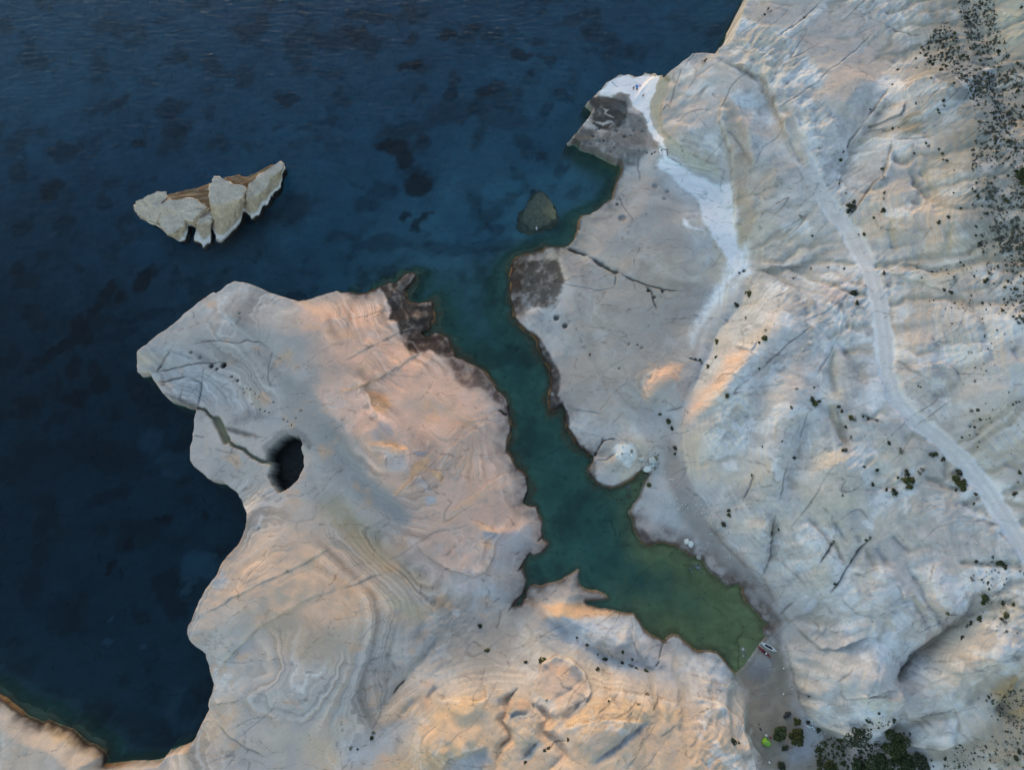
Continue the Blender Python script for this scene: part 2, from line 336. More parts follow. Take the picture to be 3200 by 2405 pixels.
# ridge / valley lines: amp (negative = valley), half width
RIDGE = [
 ('P',[(1000,1330),(1060,1420),(1130,1510),(1200,1580),(1260,1610)],-1.0,2.6),
 ('P',[(1000,1560),(1100,1640),(1200,1720),(1300,1800),(1400,1850)],-1.2,4.5),
 ('D',[(1380,370),(1480,420),(1560,500),(1680,570),(1780,640),(1880,710),(1950,760)],-0.45,1.1),
 ('H',[(1300,640),(1400,672),(1560,682),(1690,675),(1780,660),(1890,680)],1.5,2.2),
 ('H',[(1300,650),(1400,730),(1500,800),(1600,880),(1720,940),(1850,980),(1980,1010),(2100,1040),(2211,1050)],-1.2,2.2),
 ('H',[(1140,1130),(1110,1180),(1070,1220),(1065,1290),(1030,1330),(1050,1370),(1090,1420),(1095,1460),(1030,1510),(1010,1580),(1015,1662)],-1.2,0.7),
 ('H',[(1230,1130),(1240,1230),(1290,1280),(1340,1340),(1300,1380),(1290,1410),(1340,1450),(1400,1490),(1430,1540),(1480,1600),(1500,1662)],-1.4,1.1),
 ('H',[(1420,1340),(1500,1280),(1560,1220),(1600,1170)],-1.0,0.9),
 ('H',[(1620,1610),(1700,1560),(1800,1480),(1900,1400),(1975,1345)],-1.0,0.8),
 ('H',[(1160,1590),(1220,1530),(1280,1460)],-0.9,0.8),
 ('H',[(1090,1330),(1140,1290),(1220,1280)],-0.9,0.8),
 ('H',[(1000,1260),(1070,1220),(1110,1180)],-0.6,0.8),
 ('H',[(1340,1662),(1400,1600),(1450,1560)],-0.7,0.7),
 ('H',[(200,1400),(260,1270),(330,1180),(410,1080),(480,1000),(560,900),(640,800)],-0.9,1.6),
 ('H',[(550,1230),(580,1170),(620,1120)],-0.6,0.6),
 ('H',[(380,1320),(440,1260),(480,1200)],-0.6,0.7),
 ('H',[(1350,1240),(1480,1130),(1580,1050)],-0.4,0.6),
 ('H',[(1350,660),(1500,760)],-0.3,1),
 ('H',[(1420,900),(1500,960),(1560,1040)],0.5,1.5),
 ('I',[(600,0),(590,150),(580,280),(560,350),(525,405)],-0.6,0.9),
 ('I',[(1215,155),(1150,230),(1090,310),(1040,380),(980,460),(930,520)],-0.6,0.9),
 ('I',[(975,180),(920,240),(860,320)],-0.4,0.6),('I',[(700,580),(650,660)],-0.3,0.5),
 ('I',[(1410,1130),(1430,1080),(1500,1020),(1560,940),(1680,870),(1760,810),(1850,720),(1930,680)],-1.8,1.6),
 ('I',[(800,30),(870,80),(920,150),(940,200)],-0.6,0.9),('I',[(960,190),(1000,260),(1030,330)],-0.6,0.8),
 ('I',[(960,40),(1020,110),(1070,180)],-0.6,0.9),('I',[(1120,130),(1150,190)],-0.6,0.8),
 ('I',[(1180,210),(1220,300),(1230,370)],-0.5,0.8),('I',[(1250,210),(1300,280),(1330,340)],-0.5,0.8),
 ('I',[(1430,330),(1480,410),(1550,470),(1570,560),(1640,650),(1700,720),(1760,790)],-0.9,1.0),
 ('I',[(1480,560),(1540,640),(1600,720),(1640,790)],-0.7,0.9),('I',[(1340,130),(1400,190),(1480,270)],-0.6,0.8),
 ('I',[(1690,650),(1750,700),(1800,740)],-0.6,0.7),
 ('F',[(990,540),(970,640),(960,740),(980,860),(1000,930)],-0.7,1.0),
 ('F',[(1000,540),(1060,620),(1120,720),(1165,830)],-0.5,1.0),
 ('F',[(930,960),(960,1050),(1030,1150),(1070,1240)],-0.7,1.0),('F',[(990,960),(1030,1080),(1060,1180)],-0.5,0.8),
 ('F',[(440,180),(400,280),(330,380),(260,450),(210,540),(190,620),(140,700),(100,800),(40,880),(0,930)],-1.6,1.9),
 ('F',[(420,620),(330,740),(230,880),(140,980),(60,1060)],1.7,1.6),
 ('F',[(1760,240),(1860,320),(1920,440),(1950,560),(1980,680),(2030,790)],-0.7,1.2),('F',[(2110,590),(2130,640),(2160,700)],-0.6,0.9),
 ('F',[(720,230),(780,330),(800,420)],-0.6,0.9),
 ('C',[(1470,1110),(1500,1200),(1560,1260),(1610,1300)],-0.7,1.0),('C',[(1540,1100),(1570,1200),(1640,1250)],-0.6,0.8),
 ('C',[(1600,1350),(1620,1420)],-0.5,0.8),('C',[(1320,1450),(1340,1560),(1370,1630)],-0.6,0.8),('C',[(1690,1480),(1690,1580),(1710,1650)],-0.6,0.8),
 ('C',[(1350,1000),(1400,1040),(1450,1090)],-0.5,0.9),
 ('C',[(330,700),(400,850),(430,1000),(440,1110)],0.9,1.2),
 ('C',[(460,700),(430,820),(420,930)],0.4,1.5),
 ('C',[(690,880),(740,980),(790,1080)],-0.8,1.0),
 ('C',[(320,430),(450,480),(530,600),(590,760)],-0.5,1.3),
 ('C',[(1760,680),(1850,800),(1900,950)],0.8,3),
 ('C',[(1900,100),(2000,400),(2100,700),(2180,900)],-0.8,3),
 ('I',[(2100,1180),(2080,1260),(2150,1330),(2211,1380)],-0.9,1.2),
 ('I',[(1900,1240),(2000,1200),(2100,1140)],0.8,1.5),
 # broad spurs and hollows
 ('F',[(620,300),(560,480),(440,680),(300,900),(180,1100),(150,1300)],2.0,4.5),('F',[(800,600),(700,900),(640,1150),(560,1400),(480,1640)],1.6,5),('I',[(480,40),(470,180),(440,300)],1.2,3),
 ('F',[(760,1000),(770,1200),(700,1400),(640,1600)],-1.4,3),('I',[(600,0),(580,250),(525,405)],-1.2,2.2),('F',[(900,1280),(1000,1450),(1000,1640)],1.5,5),('I',[(780,60),(900,350),(1000,600)],1.0,4),
 ('I',[(930,520),(860,640),(760,760)],-1.2,2.5),('I',[(1300,300),(1250,500),(1150,640)],1.2,4),('I',[(1550,330),(1650,560),(1720,700)],1.2,3.5),('I',[(880,950),(1100,1050),(1300,1080)],1.5,4),
 ('I',[(1410,1130),(1500,1020),(1680,870),(1850,720),(1950,640),(2080,560)],-2.2,3),('I',[(1500,1200),(1700,1050),(1900,900),(2100,800)],1.5,4),('I',[(1530,1340),(1650,1420),(1750,1460)],1.0,3),
 ('F',[(1480,480),(1560,700),(1560,900)],1.2,5),('F',[(1700,300),(1850,560),(1950,800),(2000,1050)],1.5,5),('F',[(1620,420),(1700,700),(1720,950)],-1.0,4),('F',[(2080,300),(2150,560),(2200,800)],1.2,5),
 ('C',[(1330,1200),(1420,1400),(1430,1600)],1.5,5),('C',[(1560,1300),(1640,1500),(1650,1660)],1.4,5),('C',[(1480,1250),(1540,1450),(1560,1660)],-1.0,3),('C',[(1800,1000),(1850,1300),(1850,1600)],1.2,6),
 ('C',[(1160,500),(1040,640),(980,760)],1.2,5),('C',[(1350,600),(1240,800),(1100,1000),(1000,1250)],-1.6,4),('C',[(1500,500),(1600,600),(1750,700)],1.8,6),('C',[(500,620),(560,800),(640,950),(700,1100)],-1.0,4),('C',[(100,400),(300,550),(420,700)],1.0,6),
 ('H',[(700,1280),(850,1200),(940,1160)],1.2,4),('H',[(450,1560),(700,1480),(900,1440)],1.2,4),('H',[(1150,1180),(1180,1300),(1200,1400),(1150,1500)],1.2,3),('H',[(1500,1450),(1700,1400),(1900,1340)],1.2,5),('H',[(1700,1180),(1950,1220),(2200,1300)],1.2,4),('H',[(1680,780),(1800,760),(1880,760)],1.0,4),
 ('P',[(900,950),(1000,1080),(1000,1200)],0.8,6),('E',[(100,1050),(250,1250),(380,1450)],1.0,5),('E',[(450,800),(650,900),(820,1000)],-.7,5),('E',[(500,1120),(700,1200),(900,1250)],.8,6),('G',[(1500,600),(1700,520),(1900,420)],.7,6),('G',[(1500,750),(1700,900),(1750,1150)],-1.0,6),
 ('P',[(2280,860),(2200,960),(2140,1050)],-0.4,3),
]
# narrow open joints: depth, half width, darkness
CRACK = [
 ('D',[(975,738),(1060,730),(1150,715),(1210,700),(1290,690),(1390,690),(1450,680)],0.7,0.18,0.8),
 ('D',[(1245,575),(1320,555),(1420,548),(1500,560),(1560,565),(1600,545),(1680,555),(1760,600)],0.5,0.15,0.6),
 ('D',[(1770,600),(1745,700),(1740,800),(1760,860)],0.3,0.15,0.4),
 ('D',[(1010,720),(1040,680),(1080,640),(1110,615)],0.7,0.35,0.5),('D',[(1005,730),(1035,700)],1.0,0.5,0.8),
 ('D',[(1015,805),(1100,792),(1215,770)],0.8,0.3,0.8),('D',[(1030,825),(1060,818)],0.5,0.2,0.6),
 ('D',[(1225,785),(1300,812),(1290,880),(1270,965)],0.7,0.28,0.7),('D',[(1300,810),(1320,720)],0.3,0.2,0.4),('D',[(1170,840),(1155,920)],0.4,0.3,0.5),
 ('D',[(1110,615),(1180,640),(1260,665)],0.4,0.2,0.4),
 ('D',[(1340,1450),(1460,1340)],0.1,0.15,0.2),('D',[(1255,1160),(1320,1170)],0.4,0.2,0.6),('D',[(1390,1245),(1530,1280)],0.2,0.25,0.4),
 ('D',[(1570,1600),(1680,1560),(1800,1510)],0.3,0.4,0.2),
 ('E',[(0,410),(100,390),(240,350),(400,320)],0.3,0.15,0.4),('E',[(50,300),(45,500),(40,650)],0.2,0.15,0.2),
 ('E',[(1010,995),(1030,990),(1050,1010),(1080,1020)],1.2,0.3,0.9),
 ('E',[(1610,0),(1690,60),(1760,95),(1800,110)],1.6,0.7,1.0),('E',[(1800,110),(1880,150),(1960,180),(2070,210),(2211,230)],0.9,0.28,0.9),
 ('B',[(1465,1600),(1520,1625),(1600,1650)],1.4,0.5,1.0),
 ('E',[(1960,180),(2010,240),(2020,290),(2045,345)],0.8,0.28,0.9),('E',[(1770,190),(1775,120)],0.5,0.2,0.6),
 ('E',[(1330,150),(1500,190),(1650,220),(1760,210)],0.3,0.15,0.4),
 ('E',[(1655,1265),(1685,1210),(1700,1190),(1750,1178),(1780,1185)],0.9,0.22,0.9),('E',[(1645,1320),(1720,1310),(1780,1270)],0.5,0.16,0.6),
 ('E',[(1640,1290),(1655,1265)],1.2,0.35,1.0),('E',[(1685,1210),(1700,1165)],0.6,0.15,0.6),
 ('E',[(1500,985),(1600,1000),(1690,1025)],0.3,0.15,0.4),('E',[(2100,1000),(2211,975)],0.3,0.15,0.6),
 ('H',[(1145,375),(1180,320),(1225,270)],1.3,0.4,0.9),('H',[(1265,185),(1310,150)],0.8,0.3,0.8),('H',[(1130,270),(1155,250)],0.3,0.2,0.5),
 ('H',[(1195,500),(1180,530),(1150,555),(1115,580),(1080,640)],1.2,0.35,1.0),('H',[(1185,530),(1195,550),(1180,565)],0.8,0.25,0.9),('H',[(980,580),(1030,550)],0.2,0.15,0.5),
 ('H',[(330,1180),(370,1120),(410,1080)],1.0,0.3,0.9),('H',[(200,1400),(260,1280)],0.3,0.2,0.4),
 ('H',[(1820,980),(1830,960)],0.5,0.2,0.7),('H',[(2060,960),(2040,1000)],0.8,0.25,0.8),('H',[(2095,855),(2060,950)],0.6,0.25,0.6),
 ('H',[(1950,940),(1920,890)],0.3,0.2,0.4),('H',[(2040,1160),(2025,1220),(2000,1260)],0.6,0.25,0.7),('H',[(1780,1150),(1730,1210),(1640,1300)],0.4,0.2,0.6),
 ('H',[(1900,1200),(1850,1250),(1760,1310)],0.4,0.18,0.5),('H',[(1870,1260),(1830,1310)],0.4,0.18,0.5),('H',[(2150,1360),(2060,1440)],0.3,0.18,0.5),
 ('H',[(1100,1190),(1140,1130)],0.7,0.25,0.8),('H',[(1235,1220),(1250,1260)],0.6,0.25,0.7),
 ('H',[(1460,1465),(1380,1490),(1300,1540)],0.5,0.22,0.6),
 ('C',[(625,245),(640,225),(700,190),(770,140),(830,80),(900,20)],0.5,0.2,0.7),
 ('C',[(1300,170),(1200,250),(1100,350),(1000,430),(930,480),(870,550),(800,590),(740,640),(640,700),(600,715)],0.4,0.18,0.45),
 ('C',[(1300,170),(1200,120),(1100,60)],0.3,0.2,0.3),('C',[(1300,170),(1400,210),(1480,240),(1540,240)],0.4,0.22,0.5),
 ('C',[(1310,600),(1260,680),(1200,760)],0.8,0.3,0.6),('C',[(1150,830),(1090,900),(1080,950)],0.9,0.35,0.7),
 ('C',[(1430,680),(1400,760),(1340,770),(1240,800),(1200,800)],0.7,0.28,0.7),('C',[(1210,830),(1300,830),(1360,850)],0.5,0.2,0.5),
 ('C',[(1350,920),(1330,1000),(1300,1090),(1290,1150)],0.8,0.3,0.7),('C',[(1290,1150),(1230,1190),(1170,1270),(1120,1350),(1060,1420)],0.9,0.3,0.8),
 ('C',[(1230,1190),(1290,1180),(1340,1165)],0.3,0.18,0.4),('C',[(0,470),(60,380),(100,330)],0.4,0.2,0.4),('C',[(0,640),(80,520),(200,450),(260,410)],0.3,0.18,0.3),
 ('C',[(0,760),(100,720),(180,720)],0.3,0.2,0.4),('C',[(650,840),(600,900),(520,950),(450,1100)],0.3,0.18,0.4),
 ('C',[(300,870),(380,960),(440,1110)],0.6,0.3,0.3),
 ('C',[(1040,960),(1200,960),(1280,970)],0.3,0.18,0.3),('C',[(1360,910),(1500,915),(1590,900)],0.5,0.25,0.4),
 ('B',[(2080,1000),(2070,970),(2110,965),(2115,1020)],0.8,0.22,1.0),('B',[(2115,1020),(2170,1050),(2211,1070)],0.5,0.2,0.6),('B',[(1750,525),(1790,565)],0.5,0.2,0.8),
 ('B',[(2120,720),(2160,560),(2200,460)],0.35,0.15,0.5),('B',[(2060,740),(2110,690),(2125,720)],0.6,0.18,0.5),
 ('B',[(1930,1000),(1925,1080),(1940,1170)],0.5,0.3,0.5),('B',[(1800,1250),(1830,1330),(1900,1440)],0.4,0.2,0.5),
 ('F',[(450,780),(560,670),(650,590),(740,520),(830,460)],0.5,0.2,0.6),('F',[(860,770),(900,700),(950,620),(980,570)],0.4,0.2,0.5),
 ('F',[(630,1562),(650,1450),(665,1350)],0.5,0.25,0.6),('F',[(380,1590),(430,1480),(450,1410)],0.6,0.25,0.7),('F',[(420,860),(560,845),(640,830)],0.2,0.15,0.3),
 ('F',[(800,1000),(780,1100),(760,1190)],0.4,0.2,0.4),('F',[(1740,500),(1780,430)],0.3,0.2,0.4),('F',[(1440,40),(1560,90),(1680,100)],0.4,0.18,0.5),
 ('F',[(540,300),(620,260),(700,220)],0.4,0.2,0.5),('F',[(40,660),(120,670),(140,690)],0.8,0.35,0.9),('F',[(1150,1025),(1210,1055),(1260,1075)],0.6,0.3,0.8),
 ('I',[(600,0),(590,150),(580,280),(560,350),(525,405)],0.5,0.2,0.7),('I',[(1215,155),(1150,230),(1090,310),(1040,380),(980,460),(930,520)],0.7,0.24,0.9),
 ('I',[(975,180),(920,240),(860,320)],0.8,0.28,0.9),('I',[(720,570),(650,660)],0.5,0.2,0.6),('I',[(1060,985),(960,1075)],0.3,0.12,0.5),
 ('I',[(1500,1325),(1640,1300),(1760,1260)],0.5,0.2,0.5),('I',[(1620,320),(1560,440)],0.3,0.15,0.4),('I',[(1000,60),(970,170)],0.2,0.15,0.3),
 ('I',[(1690,650),(1780,660)],0.5,0.35,0.7),('I',[(1100,385),(1165,405)],0.4,0.2,0.7),('I',[(1420,1100),(1480,1030),(1560,960)],0.8,0.35,0.6),
 ('I',[(1290,1150),(1290,1150)],0.1,0.1,0),('I',[(1880,310),(1960,335)],0.4,0.25,0.7),
 ('G',[(1360,930),(1470,965),(1560,970),(1650,960)],0.2,0.15,0.3),('G',[(1550,1450),(1650,1370),(1760,1280),(1800,1200)],0.2,0.2,0.2),
 ('G',[(1400,1360),(1500,1450),(1600,1510),(1740,1580)],0.3,0.18,0.5),
]
# round pits: sheet, centre, radius m, depth
PIT = [('D',(1450,702),0.8,2.5),('D',(1372,708),0.6,1.2),('D',(1240,620),0.5,.5),('D',(1300,652),0.6,.4),('D',(1408,728),0.45,.7),('D',(1502,778),0.35,.6),('D',(1542,803),0.35,.7),
 ('E',(1392,395),0.85,0.9),('E',(1447,445),0.75,0.9),('E',(2080,225),0.5,0.8),('E',(1985,222),0.5,0.8),('E',(2025,265),0.45,.7),
 ('E',(1860,565),0.35,.4),('E',(1918,570),0.35,.4),('E',(1945,590),0.6,.3),('E',(1798,723),0.3,.4),('E',(2150,1120),0.4,.1),
 ('F',(398,92),0.5,0.9),('F',(370,107),0.4,0.7),('B',(2030,985),.3,.5),('B',(2012,995),.35,.5),('B',(1980,985),.3,.4),('B',(2030,1210),.9,.35),('B',(2110,1240),.7,.4),('B',(2090,1290),.6,.3),
 ('B',(1820,1410),1.2,.5),('B',(1545,1475),.25,.4),('B',(1790,1310),.5,.5),('D',(1555,372),.3,.3),('G',(1675,98),.3,.3),('C',(785,125),.45,.6),('I',(2180,1590),.2,.2)]
PIT += [('D', p, 0.24, 0.4) for p in [(1578,855),(1605,852),(1625,862),(1655,890),(1680,910),(1585,882),(1640,955),(1720,1000),(1690,990),(1750,1010),(1775,945),(1840,1055),(1868,1072),(1893,1090),(1920,1045),(1950,1000)]]
for k in range(26):   # weathering pits of the dark plate
    PIT.append(('B', (1600 + 400 * random.random(), 780 + 230 * random.random()), random.uniform(.2, .6), random.uniform(.2, .45)))

ROAD = [('P', [(2420,300),(2445,370),(2480,440),(2540,560),(2600,660),(2660,730),(2710,830),(2745,950),(2760,1060),(2768,1170),(2795,1250),(2850,1310),(2930,1370),(3010,1440),(3080,1530),(3150,1640),(3230,1760),(3350,1950)], 1.85)]

ZONES = [
 # sheet, polygon, colour, feather m, strength, breakup 0..1
 ('P',[(930,950),(1080,930),(1300,960),(1350,1080),(1450,1130),(1560,1250),(1590,1420),(1640,1570),(1700,1690),(1600,1750),(1400,1830),(1250,1700),(1150,1500),(1000,1330),(950,1150)],(.60,.42,.325),7,.88,.25),  # peach rock, here and below, its tint also holding warm sunlight
 ('P',[(750,1650),(1000,1640),(1150,1800),(1200,1950),(1000,2050),(800,2000),(620,1900),(640,1780)],(.56,.41,.295),7,.7,.45),
 ('P',[(1200,2150),(1800,2100),(2300,2250),(2300,2605),(900,2600),(1000,2300)],(.55,.41,.275),8,.75,.45),
 ('P',[(600,2100),(750,2150),(700,2405),(520,2405),(600,2250)],(.50,.41,.33),6,.5,.5),
 ('G',[(0,1260),(300,1380),(640,1600),(760,1662),(760,1800),(0,1800)],(.50,.42,.34),2,.7,.4),
 ('P',[(1650,1880),(1950,1890),(1900,1940),(1700,1935)],(.60,.46,.34),2,.6,.3),  # strip of low sun on the spit, painted in
 ('P',[(1000,1570),(1060,1560),(1130,1640),(1230,1730),(1330,1810),(1450,1880),(1430,1900),(1290,1840),(1150,1770),(1070,1680)],(.40,.315,.20),3.2,.75,.35),
 ('P',[(1250,1850),(1400,1830),(1600,1950),(1640,2060),(1500,2110),(1350,2080),(1280,1970)],(.33,.30,.265),4,.85,.3),
 ('P',[(450,1080),(600,1080),(760,1200),(880,1300),(800,1350),(640,1280),(500,1180)],(.36,.36,.36),4,.75,.3),
 ('P',[(480,1010),(740,900),(930,960),(1000,1100),(960,1230),(1000,1340),(900,1300),(760,1180),(560,1090)],(.385,.365,.34),6,.8,.3),
 ('P',[(620,1290),(800,1360),(850,1420),(840,1540),(700,1500),(600,1440)],(.43,.395,.36),4,.7,.3),
 ('P',[(980,1300),(1040,1290),(1150,1480),(1270,1600),(1260,1640),(1150,1560),(1040,1440)],(.385,.36,.325),3,.85,.2),
 ('G',[(1750,700),(1900,650),(2050,680),(2190,800),(2211,980),(2050,980),(1900,900),(1800,850)],(.44,.36,.28),2.5,.7,.6),
 ('G',[(1750,1000),(2000,1000),(2211,1050),(2211,1300),(1950,1350),(1800,1200)],(.42,.38,.34),4,.7,.6),
 ('P',[(880,1180),(960,1200),(1060,1340),(1180,1500),(1290,1610),(1250,1650),(1100,1540),(980,1420),(900,1320)],(.355,.335,.31),2,.85,.15),
 # orange patches painting low sun onto the peach slope, blue grey patches between
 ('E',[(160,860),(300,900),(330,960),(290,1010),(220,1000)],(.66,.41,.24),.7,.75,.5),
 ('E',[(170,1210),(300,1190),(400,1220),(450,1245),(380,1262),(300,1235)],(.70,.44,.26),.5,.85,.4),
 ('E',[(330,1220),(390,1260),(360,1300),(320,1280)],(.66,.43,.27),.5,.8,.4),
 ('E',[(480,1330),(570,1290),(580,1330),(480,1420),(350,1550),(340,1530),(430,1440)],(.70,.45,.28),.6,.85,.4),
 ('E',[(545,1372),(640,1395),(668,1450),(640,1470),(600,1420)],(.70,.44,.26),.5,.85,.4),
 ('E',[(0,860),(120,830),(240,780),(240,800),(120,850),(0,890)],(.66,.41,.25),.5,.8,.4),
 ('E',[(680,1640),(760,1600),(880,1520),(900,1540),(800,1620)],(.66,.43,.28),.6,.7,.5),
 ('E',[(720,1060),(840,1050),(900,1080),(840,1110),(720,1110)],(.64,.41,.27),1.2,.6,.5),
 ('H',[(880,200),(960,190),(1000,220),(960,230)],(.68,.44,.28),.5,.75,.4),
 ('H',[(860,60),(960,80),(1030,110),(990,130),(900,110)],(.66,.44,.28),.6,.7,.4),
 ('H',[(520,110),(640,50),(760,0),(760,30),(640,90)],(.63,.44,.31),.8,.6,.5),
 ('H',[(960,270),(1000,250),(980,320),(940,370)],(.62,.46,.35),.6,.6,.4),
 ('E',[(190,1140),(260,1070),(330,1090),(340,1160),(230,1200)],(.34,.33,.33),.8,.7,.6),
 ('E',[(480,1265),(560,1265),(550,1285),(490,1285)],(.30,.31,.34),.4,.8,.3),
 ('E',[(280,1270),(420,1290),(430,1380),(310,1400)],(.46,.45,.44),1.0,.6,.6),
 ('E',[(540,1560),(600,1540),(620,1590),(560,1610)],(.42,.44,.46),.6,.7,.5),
 ('E',[(380,960),(560,880),(720,960),(830,1040),(700,1030),(500,1010)],(.36,.345,.31),2,.6,.5),
 ('H',[(920,110),(1020,120),(1000,170),(930,170)],(.33,.35,.37),.7,.7,.5),
 ('H',[(1000,130),(1240,90),(1250,220),(1130,330),(1000,380),(960,330),(990,230)],(.42,.42,.42),1.6,.6,.6),
 ('E',[(470,1450),(520,1400),(570,1490),(600,1520),(540,1520)],(.52,.46,.44),.5,.7,.3),
 ('G',[(1440,320),(1560,200),(1800,150),(2000,200),(1900,380),(1700,460),(1480,480),(1400,420)],(.56,.44,.35),4,.6,.5),
 ('G',[(1350,420),(1450,380),(1480,450),(1400,500)],(.44,.45,.46),.8,.6,.5),
 ('G',[(1250,680),(1500,560),(1640,760),(1480,950),(1340,900),(1230,810)],(.46,.43,.385),3,.7,.4),
 ('G',[(1900,630),(2211,500),(2211,700),(2000,700)],(.58,.43,.32),3,.65,.5),
 ('G',[(1550,900),(1700,900),(1800,1150),(1600,1420),(1400,1180),(1400,1000)],(.43,.405,.375),4,.7,.4),
 ('G',[(1350,1250),(1480,1230),(1560,1300),(1400,1500),(1250,1540),(1300,1400)],(.56,.43,.31),3,.6,.5),
 ('H',[(0,480),(200,420),(300,520),(480,680),(400,760),(200,640),(0,620)],(.60,.44,.31),3,.7,.5),
 ('H',[(230,480),(420,560),(620,650),(500,690),(330,600)],(.48,.42,.30),2,.7,.4),
 # dark plates and stains
 ('B',[(1600,640),(1700,620),(1790,640),(1840,660),(1850,720),(1830,800),(1760,850),(1660,830),(1620,800),(1640,720)],(.10,.095,.09),.5,.85,.8),
 ('B',[(1477,910),(1560,820),(1700,850),(1850,820),(1950,900),(1990,960),(1900,1060),(1700,1040),(1560,980)],(.20,.19,.175),1.0,.92,.55),
 ('B',[(1810,600),(1870,610),(1880,680),(1850,740),(1830,660)],(.36,.33,.30),.7,.9,.4),
 ('E',[(1100,40),(1250,20),(1400,10),(1450,150),(1380,330),(1250,330),(1150,290),(1100,180)],(.10,.088,.075),.6,.9,.75),
 ('E',[(1440,0),(1620,10),(1760,110),(1700,210),(1550,180),(1450,120)],(.30,.28,.26),1.5,.7,.8),
 ('E',[(230,170),(400,150),(420,300),(600,300),(605,420),(560,490),(500,500),(430,610),(380,520),(360,420),(300,400),(320,320)],(.065,.055,.05),.5,.95,.6),
 ('E',[(420,560),(500,500),(640,500),(720,570),(740,640),(640,640),(560,590),(440,640)],(.10,.068,.055),.5,.92,.55),
 ('E',[(700,660),(800,675),(900,720),(990,830),(1080,930),(1080,1000),(1000,930),(900,830),(820,850),(740,790)],(.12,.075,.065),.8,.7,.75),
 ('E',[(1140,430),(1240,500),(1290,530),(1360,640),(1420,760),(1400,930),(1470,1000),(1480,1100),(1540,1200),(1640,1270),(1600,1290),(1480,1180),(1440,1060),(1420,965),(1350,840),(1340,725),(1265,590),(1180,500)],(.075,.065,.06),.4,.9,.45),
 ('E',[(1345,890),(1420,900),(1420,960),(1385,1000),(1350,1010)],(.075,.065,.06),.5,.95,.4),
 ('E',[(1590,1350),(1640,1300),(1650,1440),(1720,1490),(1690,1500),(1610,1440)],(.12,.10,.085),.5,.9,.3),
 ('H',[(1880,60),(1960,110),(2020,170),(2060,190),(2010,215),(1930,160)],(.14,.12,.11),.6,.85,.6),
 ('I',[(380,520),(440,590),(520,680),(560,715),(500,690),(430,610)],(.16,.14,.12),.5,.8,.5),
 ('D',[(1560,1000),(1700,990),(1730,1050),(1600,1080),(1520,1090),(1480,1080)],(.26,.25,.24),1.0,.7,.8),
 ('D',[(1460,1100),(1540,1110),(1690,1175),(1600,1170),(1480,1130)],(.14,.13,.12),.5,.8,.7),
 ('D',[(1700,1230),(1760,1170),(1830,1120),(1920,1110),(1990,1150),(2030,1220),(2000,1250),(1960,1200),(1860,1160),(1760,1230),(1720,1320)],(.20,.195,.19),.6,.55,.6),
 ('D',[(1040,870),(1150,915),(1260,950),(1260,970),(1150,940),(1050,885)],(.18,.17,.15),.4,.9,.4),
 ('D',[(1230,600),(1330,630),(1420,720),(1380,725),(1290,670)],(.27,.265,.26),.5,.7,.5),
 ('D',[(1560,840),(1640,850),(1720,960),(1720,1010),(1660,980),(1590,900)],(.42,.37,.30),1,.6,.4),
 ('D',[(1050,730),(1300,700),(1400,860),(1300,960),(1100,880)],(.40,.40,.40),2,.5,.6),
 # right bank
 ('P',[(1750,950),(1900,820),(2100,750),(2200,900),(2150,1200),(1950,1350),(1780,1250)],(.40,.355,.305),5,.85,.35),
 ('B',[(1480,1662),(1530,1430),(1640,1370),(1760,1230),(1830,1130),(1950,1100),(2080,1180),(2211,1300),(2211,1662)],(.37,.345,.315),3,.85,.4),
 ('P',[(1870,1360),(1950,1370),(1960,1450),(1900,1500),(1850,1460)],(.40,.36,.31),3,.7,.3),
 ('P',[(2080,1350),(2140,1450),(2180,1560),(2280,1700),(2420,1850),(2440,2000),(2400,1900),(2250,1760),(2130,1620),(2070,1480)],(.345,.315,.285),1.3,.92,.15),
 ('E',[(1780,1200),(1900,1220),(1910,1290),(1870,1360),(1820,1340),(1760,1270)],(.62,.62,.58),.8,.85,.5),
 ('I',[(400,500),(520,520),(600,640),(640,780),(560,800),(500,690)],(.40,.38,.35),2,.7,.3),
 # white sunbathing ledge and the bleached path behind it
 ('B',[(2060,500),(2030,470),(1970,470),(1900,497),(1840,480),(1760,515),(1690,575),(1660,610),(1730,640),(1800,600),(1870,610),(1890,690),(1960,740),(1990,830),(2010,870),(2080,920),(2090,900),(2030,840),(1990,740),(2000,660),(2040,560)],(.86,.88,.88),.3,.98,.12),
 ('B',[(1660,600),(1740,590),(1800,600),(1760,650),(1690,650)],(.50,.50,.46),.7,.8,.5),
 ('B',[(2000,860),(2060,900),(2110,970),(2110,1010),(2060,1000),(2040,930)],(.82,.85,.84),.3,.95,.15),
 ('P',[(2060,480),(2140,530),(2240,580),(2290,570),(2300,700),(2320,830),(2300,860),(2270,800),(2200,700),(2180,620),(2100,550),(2050,520)],(.76,.79,.78),.9,.95,.45),
 ('P',[(2290,790),(2340,760),(2350,850),(2290,900),(2200,1000),(2160,1080),(2180,980),(2260,880)],(.68,.72,.73),2,.75,.7),
 ('P',[(2215,595),(2245,600),(2250,660),(2235,640)],(.78,.8,.78),.6,.8,.4),
 ('C',[(0,1420),(60,1470),(130,1500),(60,1490),(0,1460)],(.75,.76,.74),.5,.8,.6),
 ('B',[(2050,520),(2100,510),(2110,560),(2090,640),(2060,720),(2080,840),(2110,890),(2090,900),(2020,820),(2000,720),(2020,620)],(.46,.405,.30),.7,.75,.4),
 ('B',[(2110,890),(2211,960),(2211,1040),(2130,990),(2080,920)],(.47,.455,.37),.7,.8,.35),
 ('C',[(0,950),(90,1010),(200,1060),(240,1080),(230,1140),(120,1110),(0,1050)],(.47,.455,.37),.7,.8,.35),
 ('B',[(2085,490),(2120,545),(2090,545),(2055,515)],(.34,.28,.17),.4,.8,.5),
